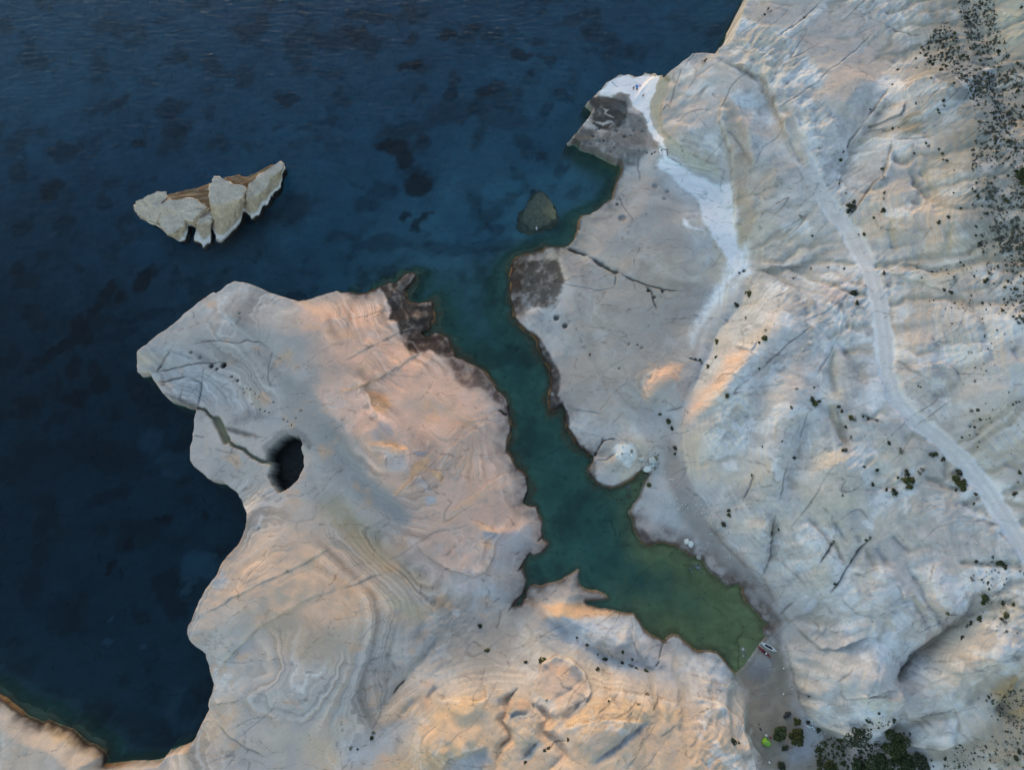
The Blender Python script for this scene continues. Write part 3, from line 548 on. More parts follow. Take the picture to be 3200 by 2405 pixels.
 ('C',[(0,880),(60,920),(180,1010),(230,1060),(100,1020),(0,950)],(.36,.33,.29),.8,.75,.5),
 ('C',[(240,660),(330,700),(420,900),(440,1110),(400,1250),(340,1350),(310,1150),(270,900)],(.40,.335,.27),1.2,.75,.45),
 ('C',[(330,1250),(420,1230),(480,1400),(440,1560),(370,1600),(330,1500)],(.44,.37,.28),1.4,.7,.5),
 ('C',[(200,410),(400,470),(500,500),(590,660),(640,800),(800,1090),(760,1060),(640,870),(570,690),(480,540),(340,480)],(.36,.31,.26),.8,.9,.3),  # shade band of the plateau scarp, painted brown
 ('C',[(470,1130),(600,1100),(600,1250),(520,1300),(450,1250)],(.47,.39,.31),1.5,.6,.4),
 ('C',[(1410,780),(1500,730),(1560,860),(1600,900),(1400,880)],(.32,.285,.22),1,.9,.3),
 ('C',[(760,200),(1000,0),(1300,170),(1100,350),(930,470),(760,330)],(.43,.39,.355),1.0,.85,.25),
 ('C',[(1040,420),(1300,200),(1450,320),(1250,520),(1000,690),(880,570)],(.445,.395,.35),1.0,.85,.25),
 ('C',[(430,0),(900,0),(700,200),(500,180),(400,100)],(.42,.39,.36),1.2,.85,.25),
 # scrub soil, upper right
 ('P',[(2870,60),(2960,-100),(3500,-100),(3500,1300),(3120,900),(3000,720),(2960,520),(2860,250)],(.25,.25,.225),5,.85,.8),
 ('P',[(3060,0),(3200,0),(3200,180),(3120,150)],(.56,.54,.42),5,.6,.6),
 ('I',[(1300,1300),(1480,1500),(1640,1590),(1760,1662),(2300,1662),(2300,1000),(2150,1050),(2000,1150),(1990,1330),(1800,1480),(1620,1530),(1480,1490)],(.31,.285,.235),2,.9,.5),
 ('I',[(1990,1150),(2180,1000),(2300,1300),(2100,1320)],(.37,.285,.165),2,.9,.5),
 # grey plates, beds and troughs, with lit faces and gully shade painted in
 ('B',[(1660,610),(1730,640),(1800,600),(1870,610),(1850,720),(1960,760),(2000,860),(2080,960),(1960,960),(1800,860),(1650,820),(1600,760),(1640,700),(1600,660)],(.20,.19,.175),.8,.85,.55),
 ('B',[(1600,640),(1700,620),(1790,640),(1840,660),(1850,720),(1830,800),(1760,850),(1660,830),(1620,800),(1640,720)],(.085,.08,.075),.5,.9,.75),
 ('B',[(1500,900),(1560,830),(1640,850),(1600,930),(1560,960)],(.13,.125,.115),.7,.8,.6),
 ('B',[(1650,790),(1690,800),(1720,780),(1760,790),(1765,800),(1720,800),(1690,815),(1650,805)],(.42,.40,.36),.2,.9,.3),
 ('B',[(1700,700),(1730,710),(1720,740),(1770,760),(1765,770),(1710,745),(1712,718)],(.42,.40,.36),.2,.9,.3),
 ('B',[(1560,790),(1620,770),(1660,790),(1600,800)],(.36,.32,.27),.4,.8,.5),
 ('H',[(1300,650),(1420,730),(1620,880),(1850,970),(2211,1030),(2211,1110),(1900,1080),(1640,990),(1440,830)],(.37,.385,.40),1.5,.8,.35),
 ('H',[(1420,690),(1700,665),(1890,690),(1890,830),(1700,800),(1500,750)],(.48,.49,.49),1.2,.8,.3),
 ('H',[(1290,590),(1560,590),(1880,670),(1690,672),(1560,684),(1400,675)],(.62,.44,.29),.6,.9,.2),  # spit face lit by low sun, painted orange
 ('H',[(1240,470),(1390,440),(1540,370),(1560,470),(1730,550),(1560,560),(1300,560)],(.42,.375,.335),1.0,.85,.3),
 ('H',[(1260,1080),(1300,960),(1380,920),(1480,940),(1570,1020),(1600,1120),(1400,1250)],(.52,.42,.345),1.2,.8,.3),
 ('H',[(1610,1180),(1980,1180),(2211,1260),(2211,1330),(1950,1330),(1640,1310),(1450,1390),(1440,1320),(1580,1240)],(.58,.44,.295),1.5,.8,.5),  # lit band under the slope edge, painted orange
 ('H',[(1480,1420),(1900,1350),(1960,1400),(1640,1600),(1520,1560)],(.42,.36,.295),2,.8,.3),
 ('H',[(620,1230),(930,1150),(940,1240),(700,1330),(600,1400)],(.56,.42,.28),1.5,.75,.5),  # sunlit upper faces, orange put into the colour
 ('H',[(350,1640),(640,1480),(900,1440),(940,1500),(700,1580),(640,1662),(350,1662)],(.56,.42,.285),1.5,.75,.5),  # lit rim painted orange above the blue hollow
 ('H',[(640,1662),(700,1590),(940,1510),(980,1600),(900,1662)],(.37,.385,.40),1,.75,.4),  # blue shade below the orange rim, painted in
 ('H',[(0,1440),(300,1340),(520,1340),(380,1520),(200,1662),(0,1662)],(.42,.43,.435),2.5,.75,.45),
 ('H',[(0,1060),(320,920),(470,1010),(300,1250),(180,1420),(0,1500)],(.36,.33,.295),4,.75,.4),
 ('H',[(1080,1290),(1160,1270),(1240,1290),(1130,1340),(1085,1340)],(.30,.325,.34),.5,.8,.3),  # gully shade painted blue grey
 ('H',[(1150,1590),(1280,1460),(1300,1480),(1200,1600)],(.32,.345,.36),.5,.8,.3),  # shade of the short side gully, put into the colour
 ('H',[(1620,1610),(1800,1470),(1960,1340),(1985,1350),(1840,1480),(1680,1600)],(.33,.345,.375),.6,.85,.25),  # shade along the long slanting gully, painted in
 ('H',[(1420,1350),(1500,1270),(1590,1180),(1600,1200),(1530,1290)],(.30,.31,.32),.5,.8,.3),  # painted shade of the dark gully
 ('I',[(640,640),(760,640),(960,870),(900,1000),(760,980),(680,860)],(.42,.395,.365),2.5,.7,.4),
 ('F',[(590,1230),(800,1290),(960,1420),(1000,1560),(820,1500),(640,1400)],(.50,.465,.42),3,.7,.3),
 ('I',[(1340,0),(1500,0),(1560,200),(1430,300),(1330,120)],(.52,.47,.40),2.5,.6,.4),
 ('F',[(1560,250),(1760,240),(1920,440),(1900,620),(1700,520)],(.45,.44,.42),3,.6,.4),
 ('F',[(1700,240),(1780,250),(1930,430),(1960,560),(1900,480),(1800,360)],(.37,.335,.285),.8,.8,.3),
 ('I',[(800,30),(870,70),(940,200),(900,160)],(.37,.335,.28),.6,.85,.2),('I',[(955,190),(990,190),(1035,330),(1000,290)],(.36,.32,.26),.5,.9,.2),('I',[(960,40),(1000,60),(1070,190),(1020,140)],(.36,.34,.31),.5,.8,.2),
 ('I',[(1170,200),(1210,220),(1240,370),(1200,340)],(.38,.35,.29),.6,.8,.3),('I',[(1260,210),(1340,340),(1310,340),(1240,240)],(.38,.36,.33),.6,.7,.3),
 ('I',[(1430,330),(1490,400),(1560,470),(1580,560),(1700,710),(1770,790),(1720,780),(1600,640),(1540,560),(1470,430)],(.36,.345,.32),.6,.8,.3),
 ('I',[(1450,480),(1510,560),(1560,650),(1520,640),(1470,570)],(.40,.36,.29),.6,.8,.3),
 ('F',[(925,960),(985,960),(1050,1130),(1075,1240),(1020,1180),(950,1060)],(.40,.355,.28),.6,.85,.3),
 ('F',[(1000,560),(1060,620),(1165,840),(1110,760)],(.38,.37,.35),.6,.75,.3),
 ('C',[(1460,1100),(1500,1190),(1620,1310),(1560,1290),(1480,1210)],(.39,.36,.29),.7,.8,.3),('C',[(1540,1100),(1570,1110),(1580,1200),(1640,1260),(1570,1220)],(.42,.375,.27),.6,.8,.3),
 ('C',[(1310,1440),(1345,1460),(1370,1630),(1340,1590)],(.42,.37,.28),.6,.8,.3),('C',[(1680,1480),(1710,1490),(1720,1662),(1690,1600)],(.42,.375,.29),.6,.8,.3),
 ('C',[(640,700),(700,760),(820,1090),(760,1040),(680,900),(640,860)],(.39,.345,.29),.7,.85,.3),
 # sand
 ('I',[(500,840),(620,860),(680,950),(720,1100),(800,1320),(1000,1440),(1100,1500),(1080,1700),(560,1700),(420,1420),(430,1180),(345,1035),(440,930)],(.26,.235,.19),1.5,.95,.2),
 ('I',[(690,1050),(740,1200),(820,1330),(880,1440),(840,1600),(720,1640),(640,1560),(700,1500),(760,1400),(700,1250)],(.36,.37,.38),2,.85,.3),
 ('I',[(480,930),(600,950),(580,1040),(520,1100),(430,1060),(440,980)],(.24,.245,.255),1.5,.7,.7),
 ('I',[(420,900),(470,880),(440,930),(360,1030),(345,1035)],(.20,.175,.12),.8,.7,.2),
 # turning place beside the track
 ('F',[(1130,450),(1300,400),(1330,700),(1400,900),(1500,1000),(1450,1080),(1300,1010),(1120,960),(1160,830),(1150,600)],(.58,.58,.57),3,.7,.3),
 ('F',[(1160,420),(1220,440),(1235,530),(1190,530)],(.34,.33,.32),.7,.7,.2),
 ('F',[(1080,200),(1130,190),(1150,260),(1190,350),(1110,330)],(.33,.30,.28),.8,.7,.5),
 ('F',[(880,190),(1080,130),(1100,280),(960,340),(920,280)],(.50,.43,.40),1.6,.7,.7),
 ('F',[(430,530),(620,330),(520,520),(420,620),(330,600)],(.55,.44,.33),2,.6,.4),
 ('F',[(0,1010),(150,850),(330,590),(400,640),(250,850),(100,1000),(0,1120)],(.62,.45,.34),1.5,.8,.4),  # warm light on the ridge's left face, put into colour
 ('E',[(1935,900),(1960,820),(2030,740),(2130,690),(2211,690),(2180,780),(2050,840),(1980,930)],(.63,.45,.33),.8,.85,.4),  # sunward side of the mound, painted warm
 ('F',[(900,860),(1010,850),(1000,960),(900,960)],(.52,.45,.35),1.5,.5,.4),
 ('F',[(950,600),(990,600),(1000,920),(960,800)],(.44,.39,.30),.8,.6,.3),
 ('I',[(1100,1180),(1300,1150),(1380,1180),(1300,1330),(1150,1290)],(.54,.50,.41),3,.7,.3),
 ('I',[(720,1000),(780,1080),(830,1220),(980,1380),(880,1350),(780,1240)],(.44,.40,.33),2,.6,.5),
 ('G',[(0,1200),(130,1260),(280,1340),(420,1450),(560,1560),(640,1640),(560,1600),(350,1480),(150,1340),(0,1240)],(.58,.43,.26),1,.8,.3),  # sunlit slope of the corner rock, painted orange
]


# how broken the ground is: 0 smooth plate, 1 ordinary, 2+ shattered
ROUGHZ = [
 ('P',[(860,1170),(960,1190),(1070,1340),(1190,1500),(1300,1610),(1250,1660),(1090,1550),(960,1420),(880,1320)],.15,1.5),
 ('P',[(720,1020),(900,1000),(960,1180),(900,1250),(760,1150)],.4,2),
 ('E',[(450,700),(800,800),(1000,980),(700,1200),(450,1050)],.4,2),
 ('C',[(380,100),(560,180),(740,330),(900,460),(900,560),(760,600),(640,500),(450,380),(330,330),(260,310)],2.6,1.5),
 ('C',[(740,650),(900,660),(1000,770),(1060,900),(980,1000),(850,950),(720,760),(640,720)],2.6,1.5),
 ('C',[(1200,760),(1310,600),(1420,500),(1500,440),(1450,620),(1400,740),(1250,800)],2.0,1.5),
 ('C',[(760,200),(1000,0),(1300,170),(1100,350),(930,470),(760,330)],.25,1.2),
 ('C',[(1040,420),(1300,200),(1450,320),(1250,520),(1000,690),(880,570)],.25,1.2),
 ('C',[(430,0),(900,0),(700,200),(500,180),(400,100)],.25,1.2),
 ('C',[(0,400),(200,400),(450,500),(590,700),(440,1000),(330,700),(230,700),(200,1000),(0,800)],.2,2),
 ('C',[(450,1000),(620,800),(800,1100),(1000,1250),(900,1500),(700,1400),(500,1500)],.3,2),
 ('F',[(130,880),(420,780),(500,1000),(400,1250),(200,1300),(60,1150),(40,1000)],2.6,2),
 ('F',[(250,560),(420,480),(450,620),(330,700)],2.0,1.5),
 ('F',[(880,130),(1080,100),(1100,300),(900,330)],2.2,1.5),
 ('F',[(560,250),(830,430),(740,800),(560,640),(450,420)],.35,2),
 ('F',[(1130,450),(1330,450),(1400,900),(1500,1020),(1300,1020),(1120,960)],.1,1.5),
 ('F',[(1330,300),(1560,250),(1600,560),(1450,700),(1330,600)],.35,2),
 ('F',[(560,1200),(1000,1300),(1200,1662),(700,1662),(640,1400)],.25,2),
 ('I',[(800,0),(1340,0),(1400,200),(1180,330),(1000,250)],.25,2),
 ('I',[(640,50),(820,60),(960,400),(800,500),(640,350)],2.2,1.5),
 ('I',[(750,520),(1350,420),(1600,700),(1350,850),(950,800)],2.3,2),
 ('I',[(980,1060),(1150,950),(1350,1000),(1400,1130),(1030,1180)],.15,1),
 ('I',[(1430,1090),(1700,870),(2000,800),(2150,900),(1800,1200),(1500,1300)],2.0,2),
 ('I',[(740,1000),(960,1000),(1000,1180),(1100,1400),(900,1360),(780,1220)],1.8,1.5),
 ('H',[(1800,900),(2211,1000),(2211,1250),(1900,1150),(1600,1130)],1.3,2),
 ('H',[(1450,1400),(1980,1350),(2100,1662),(1520,1662)],.25,2),
 ('H',[(1280,980),(1400,930),(1560,1030),(1590,1180),(1400,1250),(1270,1100)],.25,1),
 ('H',[(600,700),(1280,650),(1380,900),(900,1080),(620,1050)],.5,3),
 ('H',[(600,1200),(930,1130),(1000,1400),(650,1520)],.5,2),
]
# prepare world coordinates once
ROUGHZ_W = [(wxy(c, p), v, f) for c, p, v, f in ROUGHZ]
SCARP_W = [(wxy(c, p), a, w) for c, p, a, w in SCARP]
RIDGE_W = [(wxy(c, p), a, w) for c, p, a, w in RIDGE]
CRACK_W = [(wxy(c, p), d, w, k) for c, p, d, w, k in CRACK]
PIT_W = [(wxy(c, [p])[0], r, d) for c, p, r, d in PIT]
ROAD_W = [(wxy(c, p), w) for c, p, w in ROAD]
ZONES_W = [(wxy(c, p), np.array(col, np.float32), f, s, b) for c, p, col, f, s, b in ZONES]
HOLE_W = unproj(ph('D', [(1865,1150),(1940,1170),(1965,1215),(1955,1240),(1975,1290),(1970,1370),(1940,1440),(1890,1490),(1820,1532),(1770,1480),(1740,1420),(1755,1370),(1760,1330),(1725,1318),(1740,1250),(1800,1190)]), 6.5)
MOUND_W = [(wxy('E', [(2090, 850)])[0], 5.0, 2.6), (wxy('E', [(1840, 1280)])[0], 4.0, 0.9), (wxy('I', [(1200, 1230)])[0], 9, 1.2),
           (wxy('F', [(600, 450)])[0], 10, 1.5), (wxy('H', [(1470, 1050)])[0], 8, 1.0)]
CHANNEL_W = [(wxy('D', [(1270,975),(1320,990),(1360,1030),(1395,1065)]), 0.22), (wxy('D', [(1395,1055),(1420,1090),(1440,1130),(1465,1185)]), 0.95),
             (wxy('D', [(1465,1185),(1520,1225),(1580,1245),(1640,1300),(1700,1325),(1750,1335)]), 0.28)]

# dark weed meadows and stones on the sea bed: sheet, centre, half axes (sheet px), turn, darkness
WEED = [('A',(1830,590),90,50,0,.7),('A',(830,870),50,35,0,.6),('A',(350,930),110,70,0,.7),('A',(250,1180),100,70,-40,.7),('A',(40,1080),60,70,0,.6),('A',(1130,340),90,35,-10,.5),('A',(700,640),110,40,-45,.6),('A',(1310,680),45,45,0,.5),
 ('A',(1550,460),90,60,-30,.5),('A',(2100,200),140,70,20,.6),('A',(1100,780),110,60,0,.5),('A',(590,1250),50,70,0,.5),('A',(60,1420),90,60,-20,.7),('A',(350,1400),90,60,-40,.5),('A',(1060,640),120,60,-30,.55),
 ('B',(160,40),200,50,5,.6),('B',(30,170),180,70,0,.6),('B',(430,190),70,35,-25,.7),('B',(680,160),80,42,-10,.85),('B',(870,110),45,25,10,.6),('B',(425,355),105,48,-5,.9),('B',(1170,300),80,45,10,.85),('B',(1320,330),80,40,20,.6),
 ('B',(1230,430),35,40,0,.6),('B',(730,430),28,40,0,.5),('B',(700,540),45,110,10,.65),('B',(960,530),120,60,-10,.7),('B',(700,680),200,110,-15,.5),('B',(1050,720),200,90,15,.4),('B',(320,900),130,60,8,.95),('B',(390,990),65,55,30,.9),
 ('B',(530,870),60,35,20,.6),('B',(490,1150),100,112,0,1.0),('B',(240,1190),110,70,0,.5),('B',(150,1290),90,60,0,.5),('B',(400,1380),38,45,0,.9),('B',(520,1395),85,36,-45,.95),('B',(470,1460),36,32,0,.9),('B',(1300,970),32,60,-10,.5),
 ('B',(1330,660),70,40,-40,.5),('B',(1440,580),80,45,30,.5),('B',(1500,60),140,45,-30,.45),('B',(1700,180),180,60,30,.45),('B',(1830,270),160,60,-15,.45),('B',(1420,1090),60,50,0,.5),('B',(1000,1470),50,50,0,.5),('B',(1240,1250),30,60,25,.8),
 ('B',(250,1560),200,60,0,.5),('B',(700,1600),220,60,0,.45),('B',(1000,1580),140,60,0,.4),
 ('D',(885,110),55,105,22,1.0),('D',(650,160),45,70,30,.95),('D',(615,230),40,50,0,.9),('D',(720,225),32,48,10,.95),('D',(540,310),35,70,35,.95),('D',(440,430),75,90,0,1.0),('D',(490,500),50,60,0,.9),('D',(330,560),120,50,-30,.95),('D',(220,620),110,45,-20,.9),
 ('D',(400,700),34,110,0,.9),('D',(420,890),88,58,-5,.95),('D',(530,700),40,60,-20,.7),('D',(570,800),70,60,-30,.85),('D',(290,780),30,80,-10,.6),('D',(90,930),80,70,0,.7),('D',(160,700),80,30,0,.7),('D',(1070,320),30,25,0,.6),('D',(1900,230),80,40,0,.6),
 ('D',(880,350),180,35,-15,.5),('D',(700,470),150,35,-15,.5),('D',(270,1040),90,40,-40,.6),('D',(690,1000),30,30,0,.5),('D',(30,40),50,60,0,.8),('D',(450,20),40,40,0,.6),('D',(820,800),70,110,-15,.5),('D',(950,1000),90,130,-20,.35),('D',(640,1540),160,45,-20,.5),('D',(930,1380),130,30,-20,.4),
 ('D',(700,1300),200,110,0,.4),('D',(200,1300),200,130,0,.35),
 ('G',(778,195),36,46,0,1.0),('G',(650,360),32,55,15,1.0),('G',(722,400),15,18,0,.9),('G',(970,42),30,32,0,1.0),('G',(1028,35),32,30,0,1.0),('G',(1090,380),40,60,0,.6),('G',(850,680),50,40,0,.5),('G',(330,680),90,110,0,.4),
 ('G',(1000,470),70,90,-20,.6),('G',(1090,620),60,90,-20,.6),('G',(1280,10),25,25,0,.7),('G',(1390,250),40,35,0,.7),('G',(1200,1250),60,110,25,.5),('G',(120,500),70,130,0,.4),('G',(850,1350),200,60,15,.4),('G',(1330,1150),60,60,0,.4)]
PALE = [('A',(1700,950),60,110,10,.8),('A',(1900,960),90,110,0,.5),('A',(1600,1110),50,14,10,.9),('A',(2040,1310),60,25,-35,.9),('B',(1180,1010),150,30,20,.6),('B',(150,1400),150,70,-10,.4),('B',(120,1000),100,70,0,.4),('B',(1370,740),60,40,0,.4),
 ('D',(920,1180),80,80,30,.6),('G',(1240,350),120,90,0,.8),('G',(1180,490),50,30,-30,.8),('G',(640,840),40,25,0,.8),('G',(870,880),30,20,20,.8),('G',(655,680),12,14,0,.9),('D',(1080,1330),110,90,30,.5),('G',(1150,1290),90,130,-30,.4),('B',(700,1220),90,70,0,.4),('B',(260,1450),70,50,0,.3)]
def _ell(lst):
    out = []
    for c, p, a, b, t, k in lst:
        q = unproj(ph(c, [p]), -6.0)[0]
        s = 1.0 / CS * (CAM_H / FPX) * 1.08
        out.append((q, a * s, b * s, math.radians(-t), k))
    return out
WEED_W, PALE_W = _ell(WEED), _ell(PALE)
SHRUBZ_W = None

# ------------------------------------------------------------------ the land as one survey function
def up2(a, nx, ny):
    """bilinear upsampling of a half-resolution field back to ny x nx"""
    iy = np.minimum(np.arange(ny) / 2.0, a.shape[0] - 1.001); ix = np.minimum(np.arange(nx) / 2.0, a.shape[1] - 1.001)
    y0 = iy.astype(int); x0 = ix.astype(int)
    fy = (iy - y0).astype(np.float32)[:, None]; fx = (ix - x0).astype(np.float32)[None]
    r0 = a[y0]; r1 = a[y0 + 1]
    r = r0 + (r1 - r0) * fy
    return r[:, x0] + (r[:, x0 + 1] - r[:, x0]) * fx

def win(xs, ys, P, m):
    x0, y0 = P.min(0) - m; x1, y1 = P.max(0) + m
    i0, i1 = np.searchsorted(xs, [x0, x1]); j0, j1 = np.searchsorted(ys, [y0, y1])
    return slice(j0, j1), slice(i0, i1)

def survey(xs, ys):
    nx, ny = len(xs), len(ys)
    X, Y = np.meshgrid(xs.astype(np.float32), ys.astype(np.float32))
    xh = np.append(xs[::2], xs[-1] + 1.0); yh = np.append(ys[::2], ys[-1] + 1.0)
    XH, YH = np.meshgrid(xh.astype(np.float32), yh.astype(np.float32))
    def fb(scale, octv, seed):            # broad noise, read at half resolution
        return up2(fbm(XH, YH, scale, octv, seed), nx, ny)
    # wobble so that traced lines are not ruler straight
    wobx = fbm(X, Y, 3.0, 3, 11) * 0.55; woby = fbm(X, Y, 3.0, 3, 23) * 0.55
    wx = fbm(XH, YH, 2.2, 3, 31) * 0.32; wy = fbm(XH, YH, 2.2, 3, 47) * 0.32
    d, tpos, _ = seg_dist(XH + wx, YH + wy, cp, closed=True)
    inside = in_poly(XH + wx, YH + wy, cp)
    sdh = np.where(inside, d, -d).astype(np.float32)
    i0 = tpos.astype(int) % len(cp); i1 = (i0 + 1) % len(cp); ft = tpos - np.floor(tpos)
    def lerp(a):
        return (a[i0] * (1 - ft) + a[i1] * ft).astype(np.float32)
    def sm(a, n=3):
        for _ in range(n):
            b = a.copy()
            b[1:-1, 1:-1] = (a[1:-1, 1:-1] * 2 + a[:-2, 1:-1] + a[2:, 1:-1] + a[1:-1, :-2] + a[1:-1, 2:]) / 6
            a = b
        return a
    Hc = sm(lerp(c_h), 4); rim = sm(lerp(c_rim), 4); hid = sm(lerp(c_hid), 2); Lc = sm(lerp(c_L), 4)
    base_h = tps(XH, YH).astype(np.float32)
    dep_h = depth_at(XH, YH).astype(np.float32)
    sd, Hc, rim, hid, Lc, base, dep = [up2(a, nx, ny) for a in (sdh, Hc, rim, hid, Lc, base_h, dep_h)]
    Hc = np.minimum(Hc, np.maximum(base, 0.3) + 1.5)
    wf = 0.25 + 0.13 * Hc                                  # width of the cliff face on plan
    sd2 = sd + wf * hid                                    # distance from the cliff foot

    feat = np.zeros_like(X)
    col_dark = np.zeros_like(X)
    col_rim = np.zeros_like(X)
    for P, a, w in SCARP_W:
        sl = win(xs, ys, P, w * 3)
        if X[sl].size == 0: continue
        d, t, s = seg_dist(X[sl] + wobx[sl], Y[sl] + woby[sl], P, signed=True)
        n = len(P) - 1
        end = np.minimum(1, np.minimum(t, n - t) / (n * 0.18) + 0.02)
        sg = np.where(s > 0, d, -d)
        beyond = (t <= 0.0) | (t >= n)
        j = 0.18 + 0.12 * abs(a)
        f = ss(-j, j, sg) * np.exp(-np.maximum(sg, 0) / w)
        f = f * (0.65 + 0.6 * pnoise(X[sl] / 3.1, Y[sl] / 3.1, 265))
        feat[sl] += np.where(beyond, 0, 0.8 * a * f * end)
        brk = ss(-.25, .25, pnoise(X[sl] / 2.3, Y[sl] / 2.3, 262) + .1)
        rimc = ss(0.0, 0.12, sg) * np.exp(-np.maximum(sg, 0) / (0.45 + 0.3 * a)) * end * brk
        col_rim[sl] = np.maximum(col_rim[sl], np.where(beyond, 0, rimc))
        dk = np.exp(-((sg + 0.12) / 0.17) ** 2) * end * (1 - 0.6 * brk) * 0.35  # shade line below the scarp, painted into the colour
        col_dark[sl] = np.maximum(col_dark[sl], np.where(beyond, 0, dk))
    for P, a, w in RIDGE_W:
        sl = win(xs, ys, P, w * 3.5)
        if X[sl].size == 0: continue
        d, t, s = seg_dist(X[sl] + wobx[sl], Y[sl] + woby[sl], P)
        n = len(P) - 1
        end = np.minimum(1, np.minimum(t, n - t) / (n * 0.25) + 0.1)
        f = np.exp(-(d / w) ** 2) if a > 0 else np.exp(-np.abs(d / w) ** 1.6)
        feat[sl] += a * f * end
    for c, r, a in MOUND_W:
        q = np.hypot(X - c[0] + wobx * 2, Y - c[1] + woby * 2)
        feat += a * np.exp(-(q / r) ** 3)

    # rocky relief: soft swells, drainage gullies, bedding ledges, joints
    strike = math.radians(40)
    U = X * math.cos(strike) + Y * math.sin(strike); V = -X * math.sin(strike) + Y * math.cos(strike)
    w1 = fb(18, 3, 5) * 3.0; w2 = fb(18, 3, 8) * 3.0
    sw = fb(26, 3, 60) * 0.7
    rough_n = ss(-0.15, 0.4, fb(20, 3, 71))
    hill = ss(5.0, 9.0, base) * ss(15, 50, X) + 0.75 * ss(0, -25, Y) * ss(-45, -10, X)
    hill = np.clip(hill, 0, 1)
    left = ss(10, -30, X) * (1 - hill)
    feat = feat * (1 + 0.55 * hill)
    rz = np.ones_like(X)
    for P, v_, f in ROUGHZ_W:
        sl = win(xs, ys, P, f * 2 + 3)
        if X[sl].size == 0: continue
        ax = X[sl] + wobx[sl]; ay = Y[sl] + woby[sl]
        d, _, _ = seg_dist(ax, ay, P, closed=True)
        m = ss(-f * .6, f, np.where(in_poly(ax, ay, P), d, -d))
        rz[sl] = rz[sl] * (1 - m) + v_ * m
    smooth_l = rz
    rough_n = np.clip(np.maximum(rough_n * np.minimum(rz, 1), (rz - 1) * 0.7), 0, 1.3)
    smooth = np.clip(rz, 0, 1)
    rdg = ridged(U * 0.45 + w1, V + w2, 7.0, 4, 90)
    fold = ridged(U + w1 * 1.6, V * 0.42 + w2 * 1.6, 5.0, 3, 97)
    flak = ridged(X + w1, Y + w2, 1.5, 3, 120)
    blocky = pnoise((U + w1) / 1.9, (V + w2) / 0.9, 131)
    blocky = np.round(blocky * 3.5) / 3.5 * .6 + blocky * .4
    rough = sw + rdg * (0.04 + 0.34 * hill * rough_n) * smooth + fold * 0.30 * hill * smooth
    # rain gullies: flow gathered down the slopes
    zf = (base + feat + rough + 0.75 * fbm(X, Y, 5, 4, 180))[::2, ::2]
    H2, W2 = zf.shape
    zp = np.pad(zf, 1, constant_values=1e3)
    best = np.zeros_like(zf); rec = np.arange(H2 * W2).reshape(H2, W2).copy()
    idx0 = rec.copy()
    for dy in (-1, 0, 1):
        for dx in (-1, 0, 1):
            if dx == 0 and dy == 0: continue
            drop = (zf - zp[1 + dy:1 + dy + H2, 1 + dx:1 + dx + W2]) / math.hypot(dx, dy)
            k = drop > best
            best = np.where(k, drop, best)
            rec = np.where(k, idx0 + dy * W2 + dx, rec)
    order = np.argsort(zf.ravel())[::-1].tolist()
    recl = rec.ravel().tolist(); acc = [1.0] * (H2 * W2)
    for i in order:
        j = recl[i]
        if j != i:
            acc[j] += acc[i]
    acc = np.array(acc, np.float32).reshape(H2, W2)
    carve = np.clip((np.minimum(acc, 4000) ** 0.38 - 1.6) * 0.14, 0, 1.7)
    carve = sm(carve, 2)
    carve = np.pad(carve, ((0, 1), (0, 1)), mode='edge')
    carve = up2(carve, nx, ny)
    gi = np.clip(np.arange(nx)[None] + (fbm(X, Y, 5, 3, 182) * 9).astype(int), 0, nx - 1)
    gj = np.clip(np.arange(ny)[:, None] + (fbm(X, Y, 5, 3, 184) * 9).astype(int), 0, ny - 1)
    carve = sm(carve[gj, gi], 2)
    rough -= carve * (0.25 + 0.75 * hill) * (1 - 0.3 * left) * (.35 + .65 * smooth)
    # ledges of harder beds
    bz = base + 0.6 * sw + feat + fb(9, 3, 140) * 0.5 + 0.3 * fb(40, 2, 141)
    ledm = ss(-0.15, 0.35, fb(15, 3, 155))
    for per, am, sd_k in ((1.15, 0.50, 150), (0.42, 0.22, 152)):
        q_ = bz / per + fbm(X, Y, 30, 2, sd_k) * 1.5
        saw = q_ - np.floor(q_)
        rough += (ss(0.62, 0.98, saw) - saw) * am * per * (0.2 + 0.8 * ledm) * (0.45 + 0.25 * hill) * (.3 + .7 * smooth)
    rough += flak * (0.03 + 0.10 * rough_n * (0.3 + hill)) + blocky * 0.26 * rough_n * (0.12 + hill)
    # fine joints
    jn = np.abs(pnoise((V + w2 * 0.9) / 6.5, (U + w1) / 38.0, 160))
    jn2 = np.abs(pnoise((V * 0.35 + U * 0.94 + w1) / 9.0, (V - U * 0.3) / 40.0, 166))
    jmask = ss(-0.1, 0.35, fb(16, 2, 170))
    jl = np.exp(-(jn / 0.014) ** 2) * jmask + 0.6 * np.exp(-(jn2 / 0.012) ** 2) * ss(0, .4, fb(16, 2, 174))
    rough -= jl * 0.14

    flat = np.zeros_like(X)
    roadm = np.zeros_like(X); roadd = np.full_like(X, 99.0)
    for P, w in ROAD_W:
        sl = win(xs, ys, P, 12)
        d, t, s = seg_dist(X[sl] + wobx[sl] * .5, Y[sl] + woby[sl] * .5, P, signed=True)
        roadd[sl] = np.where(s > 0, d, -d)
        wr = w * (1 + 0.45 * fbm(X[sl], Y[sl], 9, 2, 190)) + 0.35 * fbm(X[sl], Y[sl], 1.8, 2, 192)
        roadm[sl] = np.maximum(roadm[sl], ss(wr + 0.45, wr - 0.35, d) * ss(0, 5.0, t))
    flat = np.maximum(flat, roadm * 0.85)
    # beach and low shelves are smooth
    beach = np.zeros_like(X)
    for zi in (-1,):
        pass
    BP = wxy('I', [(500,840),(620,860),(680,950),(720,1100),(800,1320),(1000,1440),(1100,1500),(1080,1900),(560,1900),(420,1420),(430,1180),(345,1035),(440,930)])
    sl = win(xs, ys, BP, 6)
